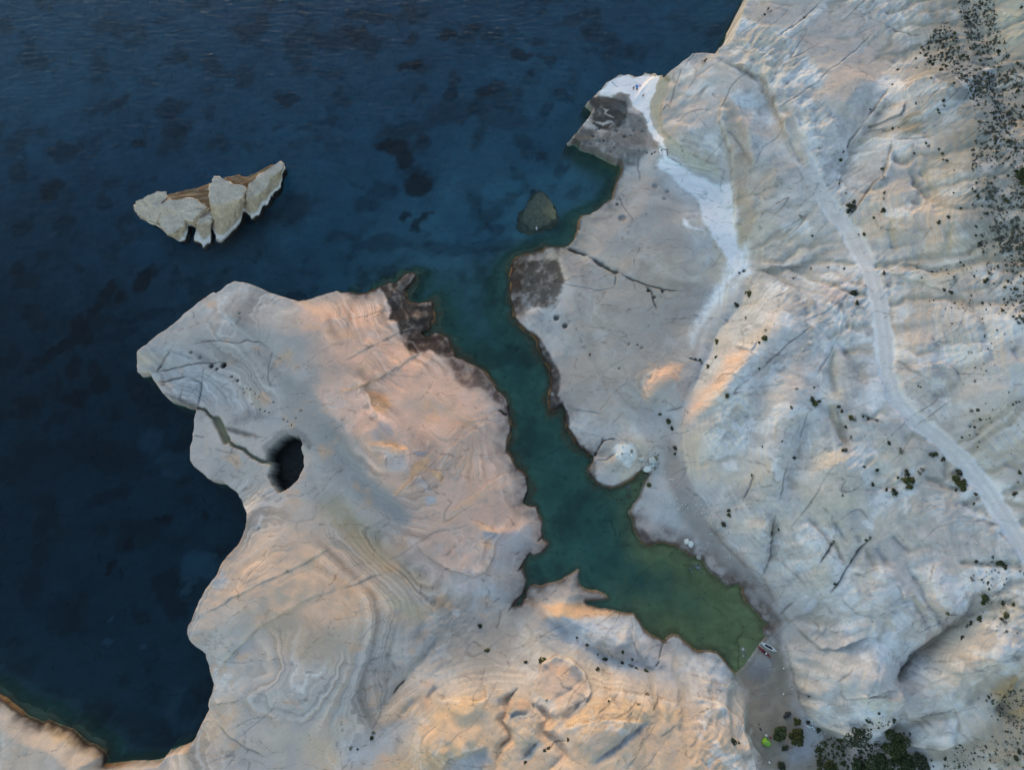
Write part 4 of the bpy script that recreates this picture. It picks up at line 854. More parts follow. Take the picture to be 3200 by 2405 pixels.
    d, _, _ = seg_dist(X[sl], Y[sl], BP, closed=True)
    ins = in_poly(X[sl], Y[sl], BP)
    beach[sl] = ss(-1.2, 1.2, np.where(ins, d, -d))
    flat = np.maximum(flat, beach * 0.93)

    land = base + (feat + rough) * (1 - flat) - roadm * 0.25
    land = np.where(beach > 0.01, land * (1 - beach) + (np.clip(base, 0, 2.4) * 0.9 + fbm(X, Y, 2.5, 3, 200) * .06) * beach, land)
    edge = np.clip(sd2 / np.maximum(Lc, 1), 0, 1)
    S = edge * edge * (3 - 2 * edge)
    S = 0.35 * np.sqrt(edge) * edge + 0.65 * S
    face = ss(0.0, 1.0, sd2 / wf)
    lumps = fbm(X, Y, 2.4, 4, 210)
    z_in = Hc * face * (1 + 0.16 * lumps * (1 - S) * (1 - S) * (1 - 0.75 * hid)) + (land - Hc) * S + (rough + feat * 0.6) * (1 - S) * face * 0.5 * (1 - flat)
    z_in = np.maximum(z_in, 0.05 + 0.12 * lumps * (1 - beach) + sd2 * 0.02)
    # under water
    so = np.maximum(-sd2, 0)
    inlet = np.clip(1 - (dep - 2.5) / 4.0, 0, 1)
    Ld = 1.2 + 2.2 * inlet + 1.2 * (1 - hid) + 9.0 * ss(.5, .1, Hc)
    shw = np.clip(rim * (1.5 + 2.6 * fbm(X, Y, 6, 3, 225)), 0, 3.2)
    z_out = -0.32 * ss(0, .5, so) * (shw > .05) - dep * (1 - np.exp(-np.maximum(so - shw, 0) / Ld)) * (1 + 0.10 * fb(7, 3, 230)) + 0.28 * fbm(X, Y, 2.2, 4, 220) * (so > 0) * np.clip(so, 0, 1) - 0.05
    z_out = np.maximum(z_out, -0.9 * so - 0.05) if False else z_out
    z = np.where(sd2 > 0, z_in, z_out)

    # sink hole, channel and tide pool of the left headland
    sl = win(xs, ys, HOLE_W, 8)
    d, _, _ = seg_dist(X[sl] + wobx[sl] * .6, Y[sl] + woby[sl] * .6, HOLE_W, closed=True)
    ins = in_poly(X[sl] + wobx[sl] * .6, Y[sl] + woby[sl] * .6, HOLE_W)
    hs = np.where(ins, d, -d)
    hole = np.zeros_like(X); hole[sl] = ss(-0.1, 0.5, hs)
    holefloor = -0.6 + 0.9 * fbm(X, Y, 2.5, 4, 240)
    z = z * (1 - hole) + holefloor * hole
    pool = np.zeros_like(X)
    for P, w in CHANNEL_W:
        sl = win(xs, ys, P, 4 + w)
        d, t, s = seg_dist(X[sl] + wobx[sl] * .7, Y[sl] + woby[sl] * .7, P)
        pool[sl] = np.maximum(pool[sl], ss(w + 0.45, w - 0.25, d))
    z = z - pool * np.clip(z - 2.2, 0, 1.1) * (sd2 > 0.3)

    for P, dpt, w, k in CRACK_W:
        sl = win(xs, ys, P, 2.0 + w * 3)
        if X[sl].size == 0: continue
        d, t, s = seg_dist(X[sl] + wobx[sl] * .6, Y[sl] + woby[sl] * .6, P)
        n = len(P) - 1
        end = np.minimum(1, np.minimum(t, n - t) / (n * 0.2) + 0.25)
        ww = np.maximum(w, 0.22) * (0.75 + 0.5 * pnoise(X[sl] / 1.7, Y[sl] / 1.7, 260)) * (0.5 + 0.5 * end)
        f = np.exp(-(d / np.maximum(ww, .12)) ** 2)
        z[sl] -= 0.55 * dpt * f * end * (sd2[sl] > 0.1)
        col_dark[sl] = np.maximum(col_dark[sl], f * end * k * 0.75)
    pitm = np.zeros_like(X)
    for c, r, a in PIT_W:
        sl = win(xs, ys, np.array([c]), r * 3)
        q = np.hypot(X[sl] - c[0] + wobx[sl] * .4, Y[sl] - c[1] + woby[sl] * .4)
        f = ss(r * 1.15, r * 0.6, q)
        z[sl] -= a * f; pitm[sl] = np.maximum(pitm[sl], f * min(1, a * 1.2))

    # -------------------------------------------------------------- rock colour, with some low sun and shade painted in
    def mix(c, col, m):
        m = np.clip(m, 0, 1)[..., None]
        return c * (1 - m) + np.array(col, np.float32) * m
    n1 = fb(30, 4, 300); n2 = fb(9, 4, 310); n3 = fbm(X, Y, 2.5, 4, 320); n4 = fbm(X, Y, 0.9, 3, 330)
    col = np.empty(X.shape + (3,), np.float32); col[:] = (.475, .46, .435)
    col = mix(col, (.50, .44, .345), ss(-0.1, 0.42, n1 + 0.6 * n2) * (0.8 - .25 * hill))
    col = mix(col, (.455, .385, .335), ss(0.0, 0.45, fb(24, 4, 340) + 0.4 * n2) * (0.75 - .3 * hill))
    col = mix(col, (.59, .585, .565), ss(0.06, 0.26, fbm(X + w1, Y + w2, 11, 5, 350)) * 0.65 * (0.3 + 0.7 * hill))
    col = mix(col, (.38, .365, .345), ss(0.10, 0.28, fbm(X + w2, Y + w1, 13, 5, 355)) * 0.6)
    col = mix(col, (.46, .40, .35), left * 0.6)
    zx = X + n2 * 3.2 + n3 * 0.9; zy = Y + fb(9, 4, 365) * 3.2 + fbm(X, Y, 2.5, 4, 368) * 0.9
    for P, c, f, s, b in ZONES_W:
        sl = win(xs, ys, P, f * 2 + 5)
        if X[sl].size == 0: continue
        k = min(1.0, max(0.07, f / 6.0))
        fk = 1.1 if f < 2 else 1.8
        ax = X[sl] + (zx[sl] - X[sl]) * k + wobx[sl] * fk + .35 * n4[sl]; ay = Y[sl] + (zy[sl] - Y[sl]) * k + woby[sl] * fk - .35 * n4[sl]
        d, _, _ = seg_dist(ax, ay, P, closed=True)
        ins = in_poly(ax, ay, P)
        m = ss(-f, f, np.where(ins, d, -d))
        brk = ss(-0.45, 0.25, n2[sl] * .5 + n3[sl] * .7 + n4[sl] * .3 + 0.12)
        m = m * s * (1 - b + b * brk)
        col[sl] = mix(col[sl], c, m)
    # thin beds of different tint, following the levels of the bedding
    wv = bz + 0.16 * n3
    st = pnoise(wv / 0.40, X / 90.0, 400) * 0.65 + pnoise(wv / 0.15, X / 60.0, 410) * 0.45
    stm = np.clip(ss(-0.25, 0.3, fb(20, 3, 420)) * (1 - flat) * (0.55 + 0.45 * left) * (1 - .35 * hill) * (.15 + .85 * np.clip(rz, 0, 1)), 0, 1)
    col *= (1 + 0.30 * st * stm)[..., None]
    col = mix(col, (.56, .42, .30), ss(0.22, 0.5, st) * stm * 0.45 * (0.35 + 0.65 * np.maximum(left, ss(0, -25, Y))))
    col = mix(col, (.62, .60, .56), ss(0.30, 0.5, pnoise(wv / 0.23, X / 80.0, 415)) * stm * 0.32)
    col *= (1 + (0.05 + 0.07 * hill) * n3 + (0.04 + 0.07 * hill) * n4 + 0.14 * n2)[..., None]
    # pale flaking crust on broken ground
    col = mix(col, (.60, .605, .59), ss(0.06, 0.16, fbm(X + w1, Y + w2, 4.5, 5, 430)) * 0.5 * np.clip(rough_n, 0, 1) * (0.3 + 0.7 * hill))
    # orange patches painting warm sun glow onto left and lower rock
    col = mix(col, (.56, .385, .26), ss(0.18, 0.5, fbm(X * .8 + w2, Y + w1, 7, 5, 435)) * 0.5 * np.clip(left + ss(0, -25, Y) * ss(45, 20, X), 0, 1) * (1 - flat))
    # grey lichen
    col = mix(col, (.30, .29, .28), ss(0.25, 0.6, fbm(X, Y, 5.5, 4, 440)) * 0.35 * (1 - flat))
    # lit rims of the scarp edges, painted as pale colour
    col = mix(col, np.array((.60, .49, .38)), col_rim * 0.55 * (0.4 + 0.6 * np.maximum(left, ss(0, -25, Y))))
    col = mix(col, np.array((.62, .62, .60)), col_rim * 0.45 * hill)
    # fine joints and open cracks are darkened
    col = mix(col, (.20, .18, .16), jl * (0.34 + 0.3 * hill))
    # rain channels tinted beige
    col = mix(col, (.36, .325, .27), ss(.10, .45, carve) * 0.6 * hill * (1 - roadm))
    col = mix(col, (.07, .065, .06), col_dark)  # open cracks, and the painted shade line under scarps
    col = mix(col, (.16, .155, .15), pitm * 0.7)
    # track
    col = mix(col, (.56, .555, .54), roadm * (0.62 + 0.4 * n2))
    rut = np.exp(-((np.abs(roadd) - 0.85) / 0.28) ** 2) + 0.7 * np.exp(-((np.abs(roadd - 0.5) - 0.85) / 0.2) ** 2)
    col = mix(col, (.44, .43, .41), rut * roadm * (0.35 + 0.3 * n2))
    col = mix(col, (.70, .71, .71), np.exp(-((np.abs(roadd) - 2.1) / 0.6) ** 2) * roadm * 0.3)
    # tide marks: bare pale notch, brown weed, black lichen above
    tide = rim * (0.55 + 0.75 * ss(-.3, .3, n3 + .3 * n4))
    hgt = np.maximum(z, -2)
    lowz = ss(1.5, 0.5, hgt + 0.6 * n2) * (sd2 > -4) * ss(6, 1.2, sd2)
    col = mix(col, (.115, .07, .042), lowz * np.clip(tide * 1.2, 0, 1))
    blk = ss(2.6, 1.2, hgt + 0.8 * n2) * ss(0.35, 0.9, hgt + .4 * n3) * ss(7, 1, sd2)
    col = mix(col, (.07, .055, .048), blk * np.clip(tide * 0.5, 0, .6))
    band = ss(np.maximum(0.9 + 1.6 * n2 + 0.8 * n3, 0.55), 0.35, sd2) * (sd2 > -.5)
    col = mix(col, (.065, .052, .046), band * np.clip(rim * 1.15, 0, .93))
    rust = ss(np.maximum(0.7 + .8 * n3, .3), 0.1, sd2) * (sd2 > -.3) * ss(-.1, .35, n2 + .6 * n3)
    col = mix(col, (.20, .105, .05), rust * np.clip(rim * 1.1, 0, .85))
    pale = np.exp(-((sd2 - 0.15) / 0.22) ** 2) * rim * ss(-.1, .3, n2 + n3)
    col = mix(col, (.33, .25, .16), pale * 0.6)
    ref = np.array((.445, .40, .36), np.float32)
    col = np.minimum(ref * (np.maximum(col, .01) / ref) ** 1.45, 0.8) * np.array((1.05, .975, .985), np.float32)
    # sea bed
    under = ss(0.06, -0.10, z)
    deep = ss(3.0, 6.5, -z)
    bed = np.empty_like(col); bed[:] = (.12, .27, .185)
    bed = mix(bed, (.40, .42, .17), ss(2.4, 0.9, -z) * ss(20, 40, X))
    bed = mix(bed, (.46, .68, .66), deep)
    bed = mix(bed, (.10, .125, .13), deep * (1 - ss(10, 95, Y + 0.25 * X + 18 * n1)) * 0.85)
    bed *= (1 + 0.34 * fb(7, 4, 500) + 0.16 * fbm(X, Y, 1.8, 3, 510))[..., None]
    rk = ss(0.05, 0.42, fb(12, 5, 520) + 0.3 * fbm(X * .8 + Y * .6, Y * .8 - X * .6, 4, 3, 530) + 0.02)
    bed = mix(bed, (.045, .075, .06), rk * (0.55 - 0.05 * deep) * (1 - .6 * ss(20, 34, X) * (1 - deep)))
    bed = mix(bed, (.15, .105, .05), ss(shw + .8, shw * .6, so) * np.clip(rim * 1.3, 0, 1) * (0.7 + .5 * n3))
    ex = X + fbm(X, Y, 4, 4, 540) * 2.6; ey = Y + fbm(X, Y, 4, 4, 550) * 2.6
    wd = np.zeros_like(X); pl = np.zeros_like(X)
    for lst, acc in ((WEED_W, wd), (PALE_W, pl)):
        for c, a, b, t, k in lst:
            m_ = max(a, b) * 1.6 + 3
            sl = win(xs, ys, np.array([c]), m_)
            if X[sl].size == 0: continue
            dx = ex[sl] - c[0]; dy = ey[sl] - c[1]
            u = dx * math.cos(t) + dy * math.sin(t); v = -dx * math.sin(t) + dy * math.cos(t)
            acc[sl] = np.maximum(acc[sl], k * ss(1.25, 0.75, np.sqrt((u / a) ** 2 + (v / b) ** 2)))
    bed = mix(bed, (.66, .74, .72), pl * 0.5)
    bed = mix(bed, (.05, .04, .045), wd * 0.85 * ss(1.0, 3.0, -z))
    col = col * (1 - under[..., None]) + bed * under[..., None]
    # shaft darkens to near black at its floor, pool floor olive
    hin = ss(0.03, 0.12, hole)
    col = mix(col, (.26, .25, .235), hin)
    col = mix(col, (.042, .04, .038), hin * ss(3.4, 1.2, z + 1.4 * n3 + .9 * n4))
    pm = pool * (sd2 > 0.3)
    col = mix(col, (.155, .145, .085), ss(.45, .9, pm) * 0.9)
    col = mix(col, (.20, .185, .16), (ss(.02, .3, pm) - ss(.5, .9, pm)).clip(0, 1) * 0.7)
    col = np.clip(col, 0.015, 0.9)
    return X, Y, z, col, sd2, wv, np.clip(stm, 0, 1) * (1 - under) * (1 - hole) * (1 - beach)

# ------------------------------------------------------------------ materials
def nodes(name):
    m = bpy.data.materials.new(name)
    m.use_nodes = True
    nt = m.node_tree
    for n in list(nt.nodes):
        nt.nodes.remove(n)
    out = nt.nodes.new('ShaderNodeOutputMaterial')
    return m, nt, out

def N(nt, typ, **kw):
    n = nt.nodes.new(typ)
    for k, v in kw.items():
        if k.startswith('i_'):
            n.inputs[k[2:].replace('_', ' ')].default_value = v
        else:
            setattr(n, k, v)
    return n

def rock_material(name, attr='Col', bump=0.14, fixed=None):
    m, nt, out = nodes(name)
    b = N(nt, 'ShaderNodeBsdfPrincipled', i_Roughness=0.93)
    b.inputs['Specular IOR Level'].default_value = 0.2
    geo = N(nt, 'ShaderNodeNewGeometry')
    n1 = N(nt, 'ShaderNodeTexNoise', i_Scale=2.6, i_Detail=6.0, i_Roughness=0.65)
    n2 = N(nt, 'ShaderNodeTexNoise', i_Scale=0.7, i_Detail=5.0, i_Roughness=0.6)
    nt.links.new(geo.outputs['Position'], n1.inputs['Vector'])
    nt.links.new(geo.outputs['Position'], n2.inputs['Vector'])
    ramp = N(nt, 'ShaderNodeMapRange'); ramp.inputs['From Min'].default_value = 0.3; ramp.inputs['From Max'].default_value = 0.7
    ramp.inputs['To Min'].default_value = 0.93; ramp.inputs['To Max'].default_value = 1.07
    nt.links.new(n1.outputs[0], ramp.inputs[0])
    if attr != 'Col':
        ramp.inputs['To Min'].default_value = .72; ramp.inputs['To Max'].default_value = 1.25
    if fixed is None:
        a = N(nt, 'ShaderNodeVertexColor', layer_name=attr.strip()); src = a.outputs[0]
    else:
        a = N(nt, 'ShaderNodeRGB'); a.outputs[0].default_value = (*fixed, 1); src = a.outputs[0]
    mul = N(nt, 'ShaderNodeVectorMath', operation='SCALE')
    nt.links.new(src, mul.inputs[0]); nt.links.new(ramp.outputs[0], mul.inputs['Scale'])
    last = mul.outputs[0]
    if fixed is None and attr == 'Col':
        # thin beds, drawn at their true sharpness from the level of the bedding
        ba = N(nt, 'ShaderNodeAttribute', attribute_name='Bed'); bmk = N(nt, 'ShaderNodeAttribute', attribute_name='BedMask')
        wob = N(nt, 'ShaderNodeMath', operation='MULTIPLY_ADD'); wob.inputs[1].default_value = 0.10
        nt.links.new(n1.outputs[0], wob.inputs[0]); nt.links.new(ba.outputs['Fac'], wob.inputs[2])
        def bands(freq, lo, hi, power, prev):
            sc = N(nt, 'ShaderNodeMath', operation='MULTIPLY'); sc.inputs[1].default_value = freq
            nt.links.new(wob.outputs[0], sc.inputs[0])
            nz = N(nt, 'ShaderNodeTexNoise', noise_dimensions='1D', i_Scale=1.0, i_Detail=3.0, i_Roughness=0.7)
            nt.links.new(sc.outputs[0], nz.inputs['W'])
            mr = N(nt, 'ShaderNodeMapRange'); mr.inputs['From Min'].default_value = .38; mr.inputs['From Max'].default_value = .62
            mr.inputs['To Min'].default_value = lo; mr.inputs['To Max'].default_value = hi
            nt.links.new(nz.outputs[0], mr.inputs[0])
            mm = N(nt, 'ShaderNodeMath', operation='MULTIPLY_ADD')         # 1 + mask * (band - 1)
            sub_ = N(nt, 'ShaderNodeMath', operation='SUBTRACT'); sub_.inputs[1].default_value = 1.0
            nt.links.new(mr.outputs[0], sub_.inputs[0])
            mk = N(nt, 'ShaderNodeMath', operation='MULTIPLY'); mk.inputs[1].default_value = power
            nt.links.new(bmk.outputs['Fac'], mk.inputs[0])
            nt.links.new(sub_.outputs[0], mm.inputs[0]); nt.links.new(mk.outputs[0], mm.inputs[1]); mm.inputs[2].default_value = 1.0
            v = N(nt, 'ShaderNodeVectorMath', operation='SCALE')
            nt.links.new(prev, v.inputs[0]); nt.links.new(mm.outputs[0], v.inputs['Scale'])
            return v.outputs[0]
        last = bands(1.7, .80, 1.18, 1.0, last)
        last = bands(7.0, .93, 1.06, 0.9, last)
        # hairline joints
        wn_ = N(nt, 'ShaderNodeTexNoise', i_Scale=0.12, i_Detail=4.0)
        nt.links.new(geo.outputs['Position'], wn_.inputs['Vector'])
        dv = N(nt, 'ShaderNodeVectorMath', operation='MULTIPLY_ADD'); dv.inputs[1].default_value = (9, 9, 0)
        nt.links.new(wn_.outputs['Color'], dv.inputs[0]); nt.links.new(geo.outputs['Position'], dv.inputs[2])
        mpj = N(nt, 'ShaderNodeMapping'); mpj.inputs['Rotation'].default_value = (0, 0, math.radians(-38)); mpj.inputs['Scale'].default_value = (.045, .15, 0.0)
        nt.links.new(dv.outputs[0], mpj.inputs[0])
        vo = N(nt, 'ShaderNodeTexVoronoi', feature='DISTANCE_TO_EDGE', i_Scale=1.0)
        nt.links.new(mpj.outputs[0], vo.inputs['Vector'])
        jr = N(nt, 'ShaderNodeMapRange'); jr.inputs['From Min'].default_value = 0.0; jr.inputs['From Max'].default_value = 0.022
        jr.inputs['To Min'].default_value = 0.6; jr.inputs['To Max'].default_value = 1.0
        nt.links.new(vo.outputs['Distance'], jr.inputs[0])
        jm = N(nt, 'ShaderNodeMapRange'); jm.inputs['From Min'].default_value = .45; jm.inputs['From Max'].default_value = .6
        nt.links.new(n2.outputs[0], jm.inputs[0])
        jx = N(nt, 'ShaderNodeMix', data_type='FLOAT'); jx.inputs[2].default_value = 1.0
        nt.links.new(jm.outputs[0], jx.inputs[0]); nt.links.new(jr.outputs[0], jx.inputs[3])
        jv = N(nt, 'ShaderNodeVectorMath', operation='SCALE'); nt.links.new(last, jv.inputs[0]); nt.links.new(jx.outputs[0], jv.inputs['Scale'])
        last = jv.outputs[0]
    nt.links.new(last, b.inputs['Base Color'])
    add = N(nt, 'ShaderNodeMath', operation='MULTIPLY_ADD'); add.inputs[1].default_value = 0.35
    nt.links.new(n1.outputs[0], add.inputs[0]); nt.links.new(n2.outputs[0], add.inputs[2])
    bp = N(nt, 'ShaderNodeBump', i_Strength=bump, i_Distance=0.5)
    nt.links.new(add.outputs[0], bp.inputs['Height'])
    nt.links.new(bp.outputs[0], b.inputs['Normal'])
    nt.links.new(b.outputs[0], out.inputs[0])
    return m

ROCK = rock_material('tuff_rock')

def grid_mesh(name, X, Y, Z, colr, bed, bedm, keep=None, mat=ROCK):
    ny, nx = X.shape
    idx = np.arange(nx * ny).reshape(ny, nx)
    q = np.stack([idx[:-1, :-1], idx[:-1, 1:], idx[1:, 1:], idx[1:, :-1]], -1)
    if keep is not None:
        kc = keep[:-1, :-1] | keep[:-1, 1:] | keep[1:, 1:] | keep[1:, :-1]
        q = q[kc]
    q = q.reshape(-1, 4)
    used = np.zeros(nx * ny, bool); used[q.ravel()] = True
    remap = np.cumsum(used) - 1
    q = remap[q]
    co = np.stack([X, Y, Z], -1).reshape(-1, 3)[used].astype(np.float32)
    cc = colr.reshape(-1, 3)[used]
    me = bpy.data.meshes.new(name)
    me.vertices.add(len(co)); me.vertices.foreach_set('co', co.ravel())
    me.loops.add(q.size); me.loops.foreach_set('vertex_index', q.ravel().astype(np.int32))
    me.polygons.add(len(q)); me.polygons.foreach_set('loop_start', np.arange(0, q.size, 4, dtype=np.int32))
    me.polygons.foreach_set('loop_total', np.full(len(q), 4, np.int32))
    me.update(calc_edges=True)
    zq = co[:, 2][q]; ext = co[:, 0][q]
    steep = (zq.max(1) - zq.min(1)) > 1.15 * np.maximum(ext.max(1) - ext.min(1), .05)
    me.polygons.foreach_set('use_smooth', ~steep)
    at = me.color_attributes.new('Col', 'FLOAT_COLOR', 'POINT')
    at.data.foreach_set('color', np.concatenate([cc, np.ones((len(cc), 1), np.float32)], 1).ravel())
    for nm, arr in (('Bed', bed), ('BedMask', bedm)):
        fa = me.attributes.new(nm, 'FLOAT', 'POINT'); fa.data.foreach_set('value', arr.ravel()[used].astype(np.float32))
    me.materials.append(mat)
    o = bpy.data.objects.new(name, me)
    COL.objects.link(o)
    return o

def axis(a0, a1, step, lo, hi, g=1.25):
    mid = np.arange(a0, a1 + step * .5, step)
    left = []; s = step; x = a0
    while x > lo:
        s = min(s * g, 12); x -= s; left.append(x)
    right = []; s = step; x = mid[-1]
    while x < hi:
        s = min(s * g, 12); x += s; right.append(x)
    return np.concatenate([np.array(left[::-1]), mid, np.array(right)])

STEP = 0.26
xs = axis(-166, 166, STEP, -420, 420); ys = axis(-60, 170, STEP, -260, 420)
X, Y, Z, CC, SD2, BED, BEDM = survey(xs, ys)
terrain = grid_mesh('terrain', X, Y, Z, CC, BED, BEDM, keep=SD2 > -4.5)
terrain['kind'] = 'structure'
GX, GY, GZ = xs, ys, Z

# deeper sea bed, coarser
xs2 = axis(-175, 175, 0.6, -700, 420); ys2 = axis(-65, 175, 0.6, -260, 700)
X2, Y2, Z2, C2, S2, B2, BM2 = survey(xs2, ys2)
Z2 = Z2 - np.clip((S2 + 5.0) * 0.35, 0, 1.5)
seabed = grid_mesh('seabed', X2, Y2, Z2, C2, B2, BM2, keep=S2 < -3.4)
seabed['kind'] = 'structure'

def ground(x, y):
    i = int(np.clip(np.searchsorted(GX, x) - 1, 0, len(GX) - 2)); j = int(np.clip(np.searchsorted(GY, y) - 1, 0, len(GY) - 2))
    fx = (x - GX[i]) / (GX[i + 1] - GX[i]); fy = (y - GY[j]) / (GY[j + 1] - GY[j])
    return float((GZ[j, i] * (1 - fx) + GZ[j, i + 1] * fx) * (1 - fy) + (GZ[j + 1, i] * (1 - fx) + GZ[j + 1, i + 1] * fx) * fy)

def spot_on(c, p):
    """point where the sight line through a survey point meets the finished ground"""
    pp = ph(c, [p]); h = 0.0
    q = unproj(pp, 0.0)[0]
    for h_try in np.arange(40.0, -0.5, -0.25):
        q = unproj(pp, h_try)[0]
        if ground(q[0], q[1]) >= h_try:
            break
    return float(q[0]), float(q[1]), max(ground(q[0], q[1]), h_try - 0.3)

# ------------------------------------------------------------------ the sea: a body of absorbing water with a rippled skin
m, nt, out = nodes('sea_water')
tr = N(nt, 'ShaderNodeBsdfTransparent'); tr.inputs[0].default_value = (.97, .98, .98, 1)
gl = N(nt, 'ShaderNodeBsdfGlossy'); gl.inputs['Roughness'].default_value = 0.2
fr = N(nt, 'ShaderNodeFresnel'); fr.inputs['IOR'].default_value = 1.33
geo = N(nt, 'ShaderNodeNewGeometry')
mp = N(nt, 'ShaderNodeMapping'); mp.inputs['Rotation'].default_value = (0, 0, math.radians(28)); mp.inputs['Scale'].default_value = (0.45, 1.6, 1)
wv = N(nt, 'ShaderNodeTexNoise', i_Scale=0.55, i_Detail=5.0, i_Roughness=0.6)
bp = N(nt, 'ShaderNodeBump', i_Strength=0.7, i_Distance=0.4)
nt.links.new(geo.outputs['Position'], mp.inputs[0]); nt.links.new(mp.outputs[0], wv.inputs['Vector'])
nt.links.new(wv.outputs[0], bp.inputs['Height'])
nt.links.new(bp.outputs[0], gl.inputs['Normal']); nt.links.new(bp.outputs[0], fr.inputs['Normal'])
mx = N(nt, 'ShaderNodeMixShader')
nt.links.new(fr.outputs[0], mx.inputs[0]); nt.links.new(tr.outputs[0], mx.inputs[1]); nt.links.new(gl.outputs[0], mx.inputs[2])
nt.links.new(mx.outputs[0], out.inputs['Surface'])
va = N(nt, 'ShaderNodeVolumeAbsorption'); va.inputs['Color'].default_value = (0.0, 0.41, 0.58, 1); va.inputs['Density'].default_value = 0.115
nt.links.new(va.outputs[0], out.inputs['Volume'])
SEA = m
R_ = 2500.0
vs = [(-R_, -R_, 0), (R_, -R_, 0), (R_, R_, 0), (-R_, R_, 0), (-R_, -R_, -18), (R_, -R_, -18), (R_, R_, -18), (-R_, R_, -18)]
fs = [(0, 1, 2, 3), (7, 6, 5, 4), (0, 4, 5, 1), (1, 5, 6, 2), (2, 6, 7, 3), (3, 7, 4, 0)]
me = bpy.data.meshes.new('sea'); me.from_pydata(vs, [], fs); me.materials.append(SEA); me.update()
sea = bpy.data.objects.new('sea', me); COL.objects.link(sea); sea['kind'] = 'structure'

# ================================================================== THINGS
def tag(o, label, cat, group=None):
    o['label'] = label; o['category'] = cat
    if group:
        o['group'] = group
    return o

def empty(name, loc=(0, 0, 0), rz=0.0):
    o = bpy.data.objects.new(name, None); COL.objects.link(o)
    o.location = loc; o.rotation_euler = (0, 0, rz)
    o.empty_display_size = 0.2
    return o

def obj(name, me, parent=None):
    o = bpy.data.objects.new(name, me); COL.objects.link(o)
    if parent is not None:
        o.parent = parent
    return o

def mesh(name, v, f, mat, smooth=False, cols=None):
    me = bpy.data.meshes.new(name); me.from_pydata([tuple(map(float, p)) for p in v], [], [tuple(int(i) for i in q) for q in f])
    if isinstance(mat, (list, tuple)):
        for m_ in mat: me.materials.append(m_)
    else:
        me.materials.append(mat)
    if smooth:
        me.polygons.foreach_set('use_smooth', np.ones(len(me.polygons), bool))
    if cols is not None:
        at = me.color_attributes.new('Col', 'FLOAT_COLOR', 'POINT')
        at.data.foreach_set('color', np.concatenate([cols, np.ones((len(cols), 1))], 1).astype(np.float32).ravel())
    me.update()
    return me

def plain(name, col, rough=0.6, var=0.12, scale=6.0, spec=0.3):
    m, nt, out = nodes(name)
    b = N(nt, 'ShaderNodeBsdfPrincipled', i_Roughness=rough); b.inputs['Specular IOR Level'].default_value = spec
    tc = N(nt, 'ShaderNodeTexCoord'); ns = N(nt, 'ShaderNodeTexNoise', i_Scale=scale, i_Detail=4.0)
    nt.links.new(tc.outputs['Object'], ns.inputs['Vector'])
    mr = N(nt, 'ShaderNodeMapRange'); mr.inputs['To Min'].default_value = 1 - var * 1.6; mr.inputs['To Max'].default_value = 1 + var * 1.6
    nt.links.new(ns.outputs[0], mr.inputs[0])
    rgb = N(nt, 'ShaderNodeRGB'); rgb.outputs[0].default_value = (*col, 1)
    mu = N(nt, 'ShaderNodeVectorMath', operation='SCALE')
    nt.links.new(rgb.outputs[0], mu.inputs[0]); nt.links.new(mr.outputs[0], mu.inputs['Scale'])
    nt.links.new(mu.outputs[0], b.inputs['Base Color']); nt.links.new(b.outputs[0], out.inputs[0])
    return m

def vnoise3(p, sc, seed):
    p = np.asarray(p, float) / sc
    return (pnoise(p[:, 0] + p[:, 2] * .7, p[:, 1] - p[:, 2] * .5, seed) + pnoise(p[:, 1] + 5, p[:, 2] * 1.1 + p[:, 0] * .3, seed + 4)) * 0.6

# ------------------------------------------------------------------ the sea stack
ISLET_ROCK = rock_material('islet_rock', attr='Col ', bump=0.55)
def resample(P, n):
    P = np.asarray(P, float)
    Q = np.concatenate([P, P[:1]])
    L = np.concatenate([[0], np.cumsum(np.linalg.norm(np.diff(Q[:, :2], axis=0), axis=1))])
    t = np.linspace(0, L[-1], n, endpoint=False)
    return np.stack([np.interp(t, L, Q[:, k]) for k in range(Q.shape[1])], 1)

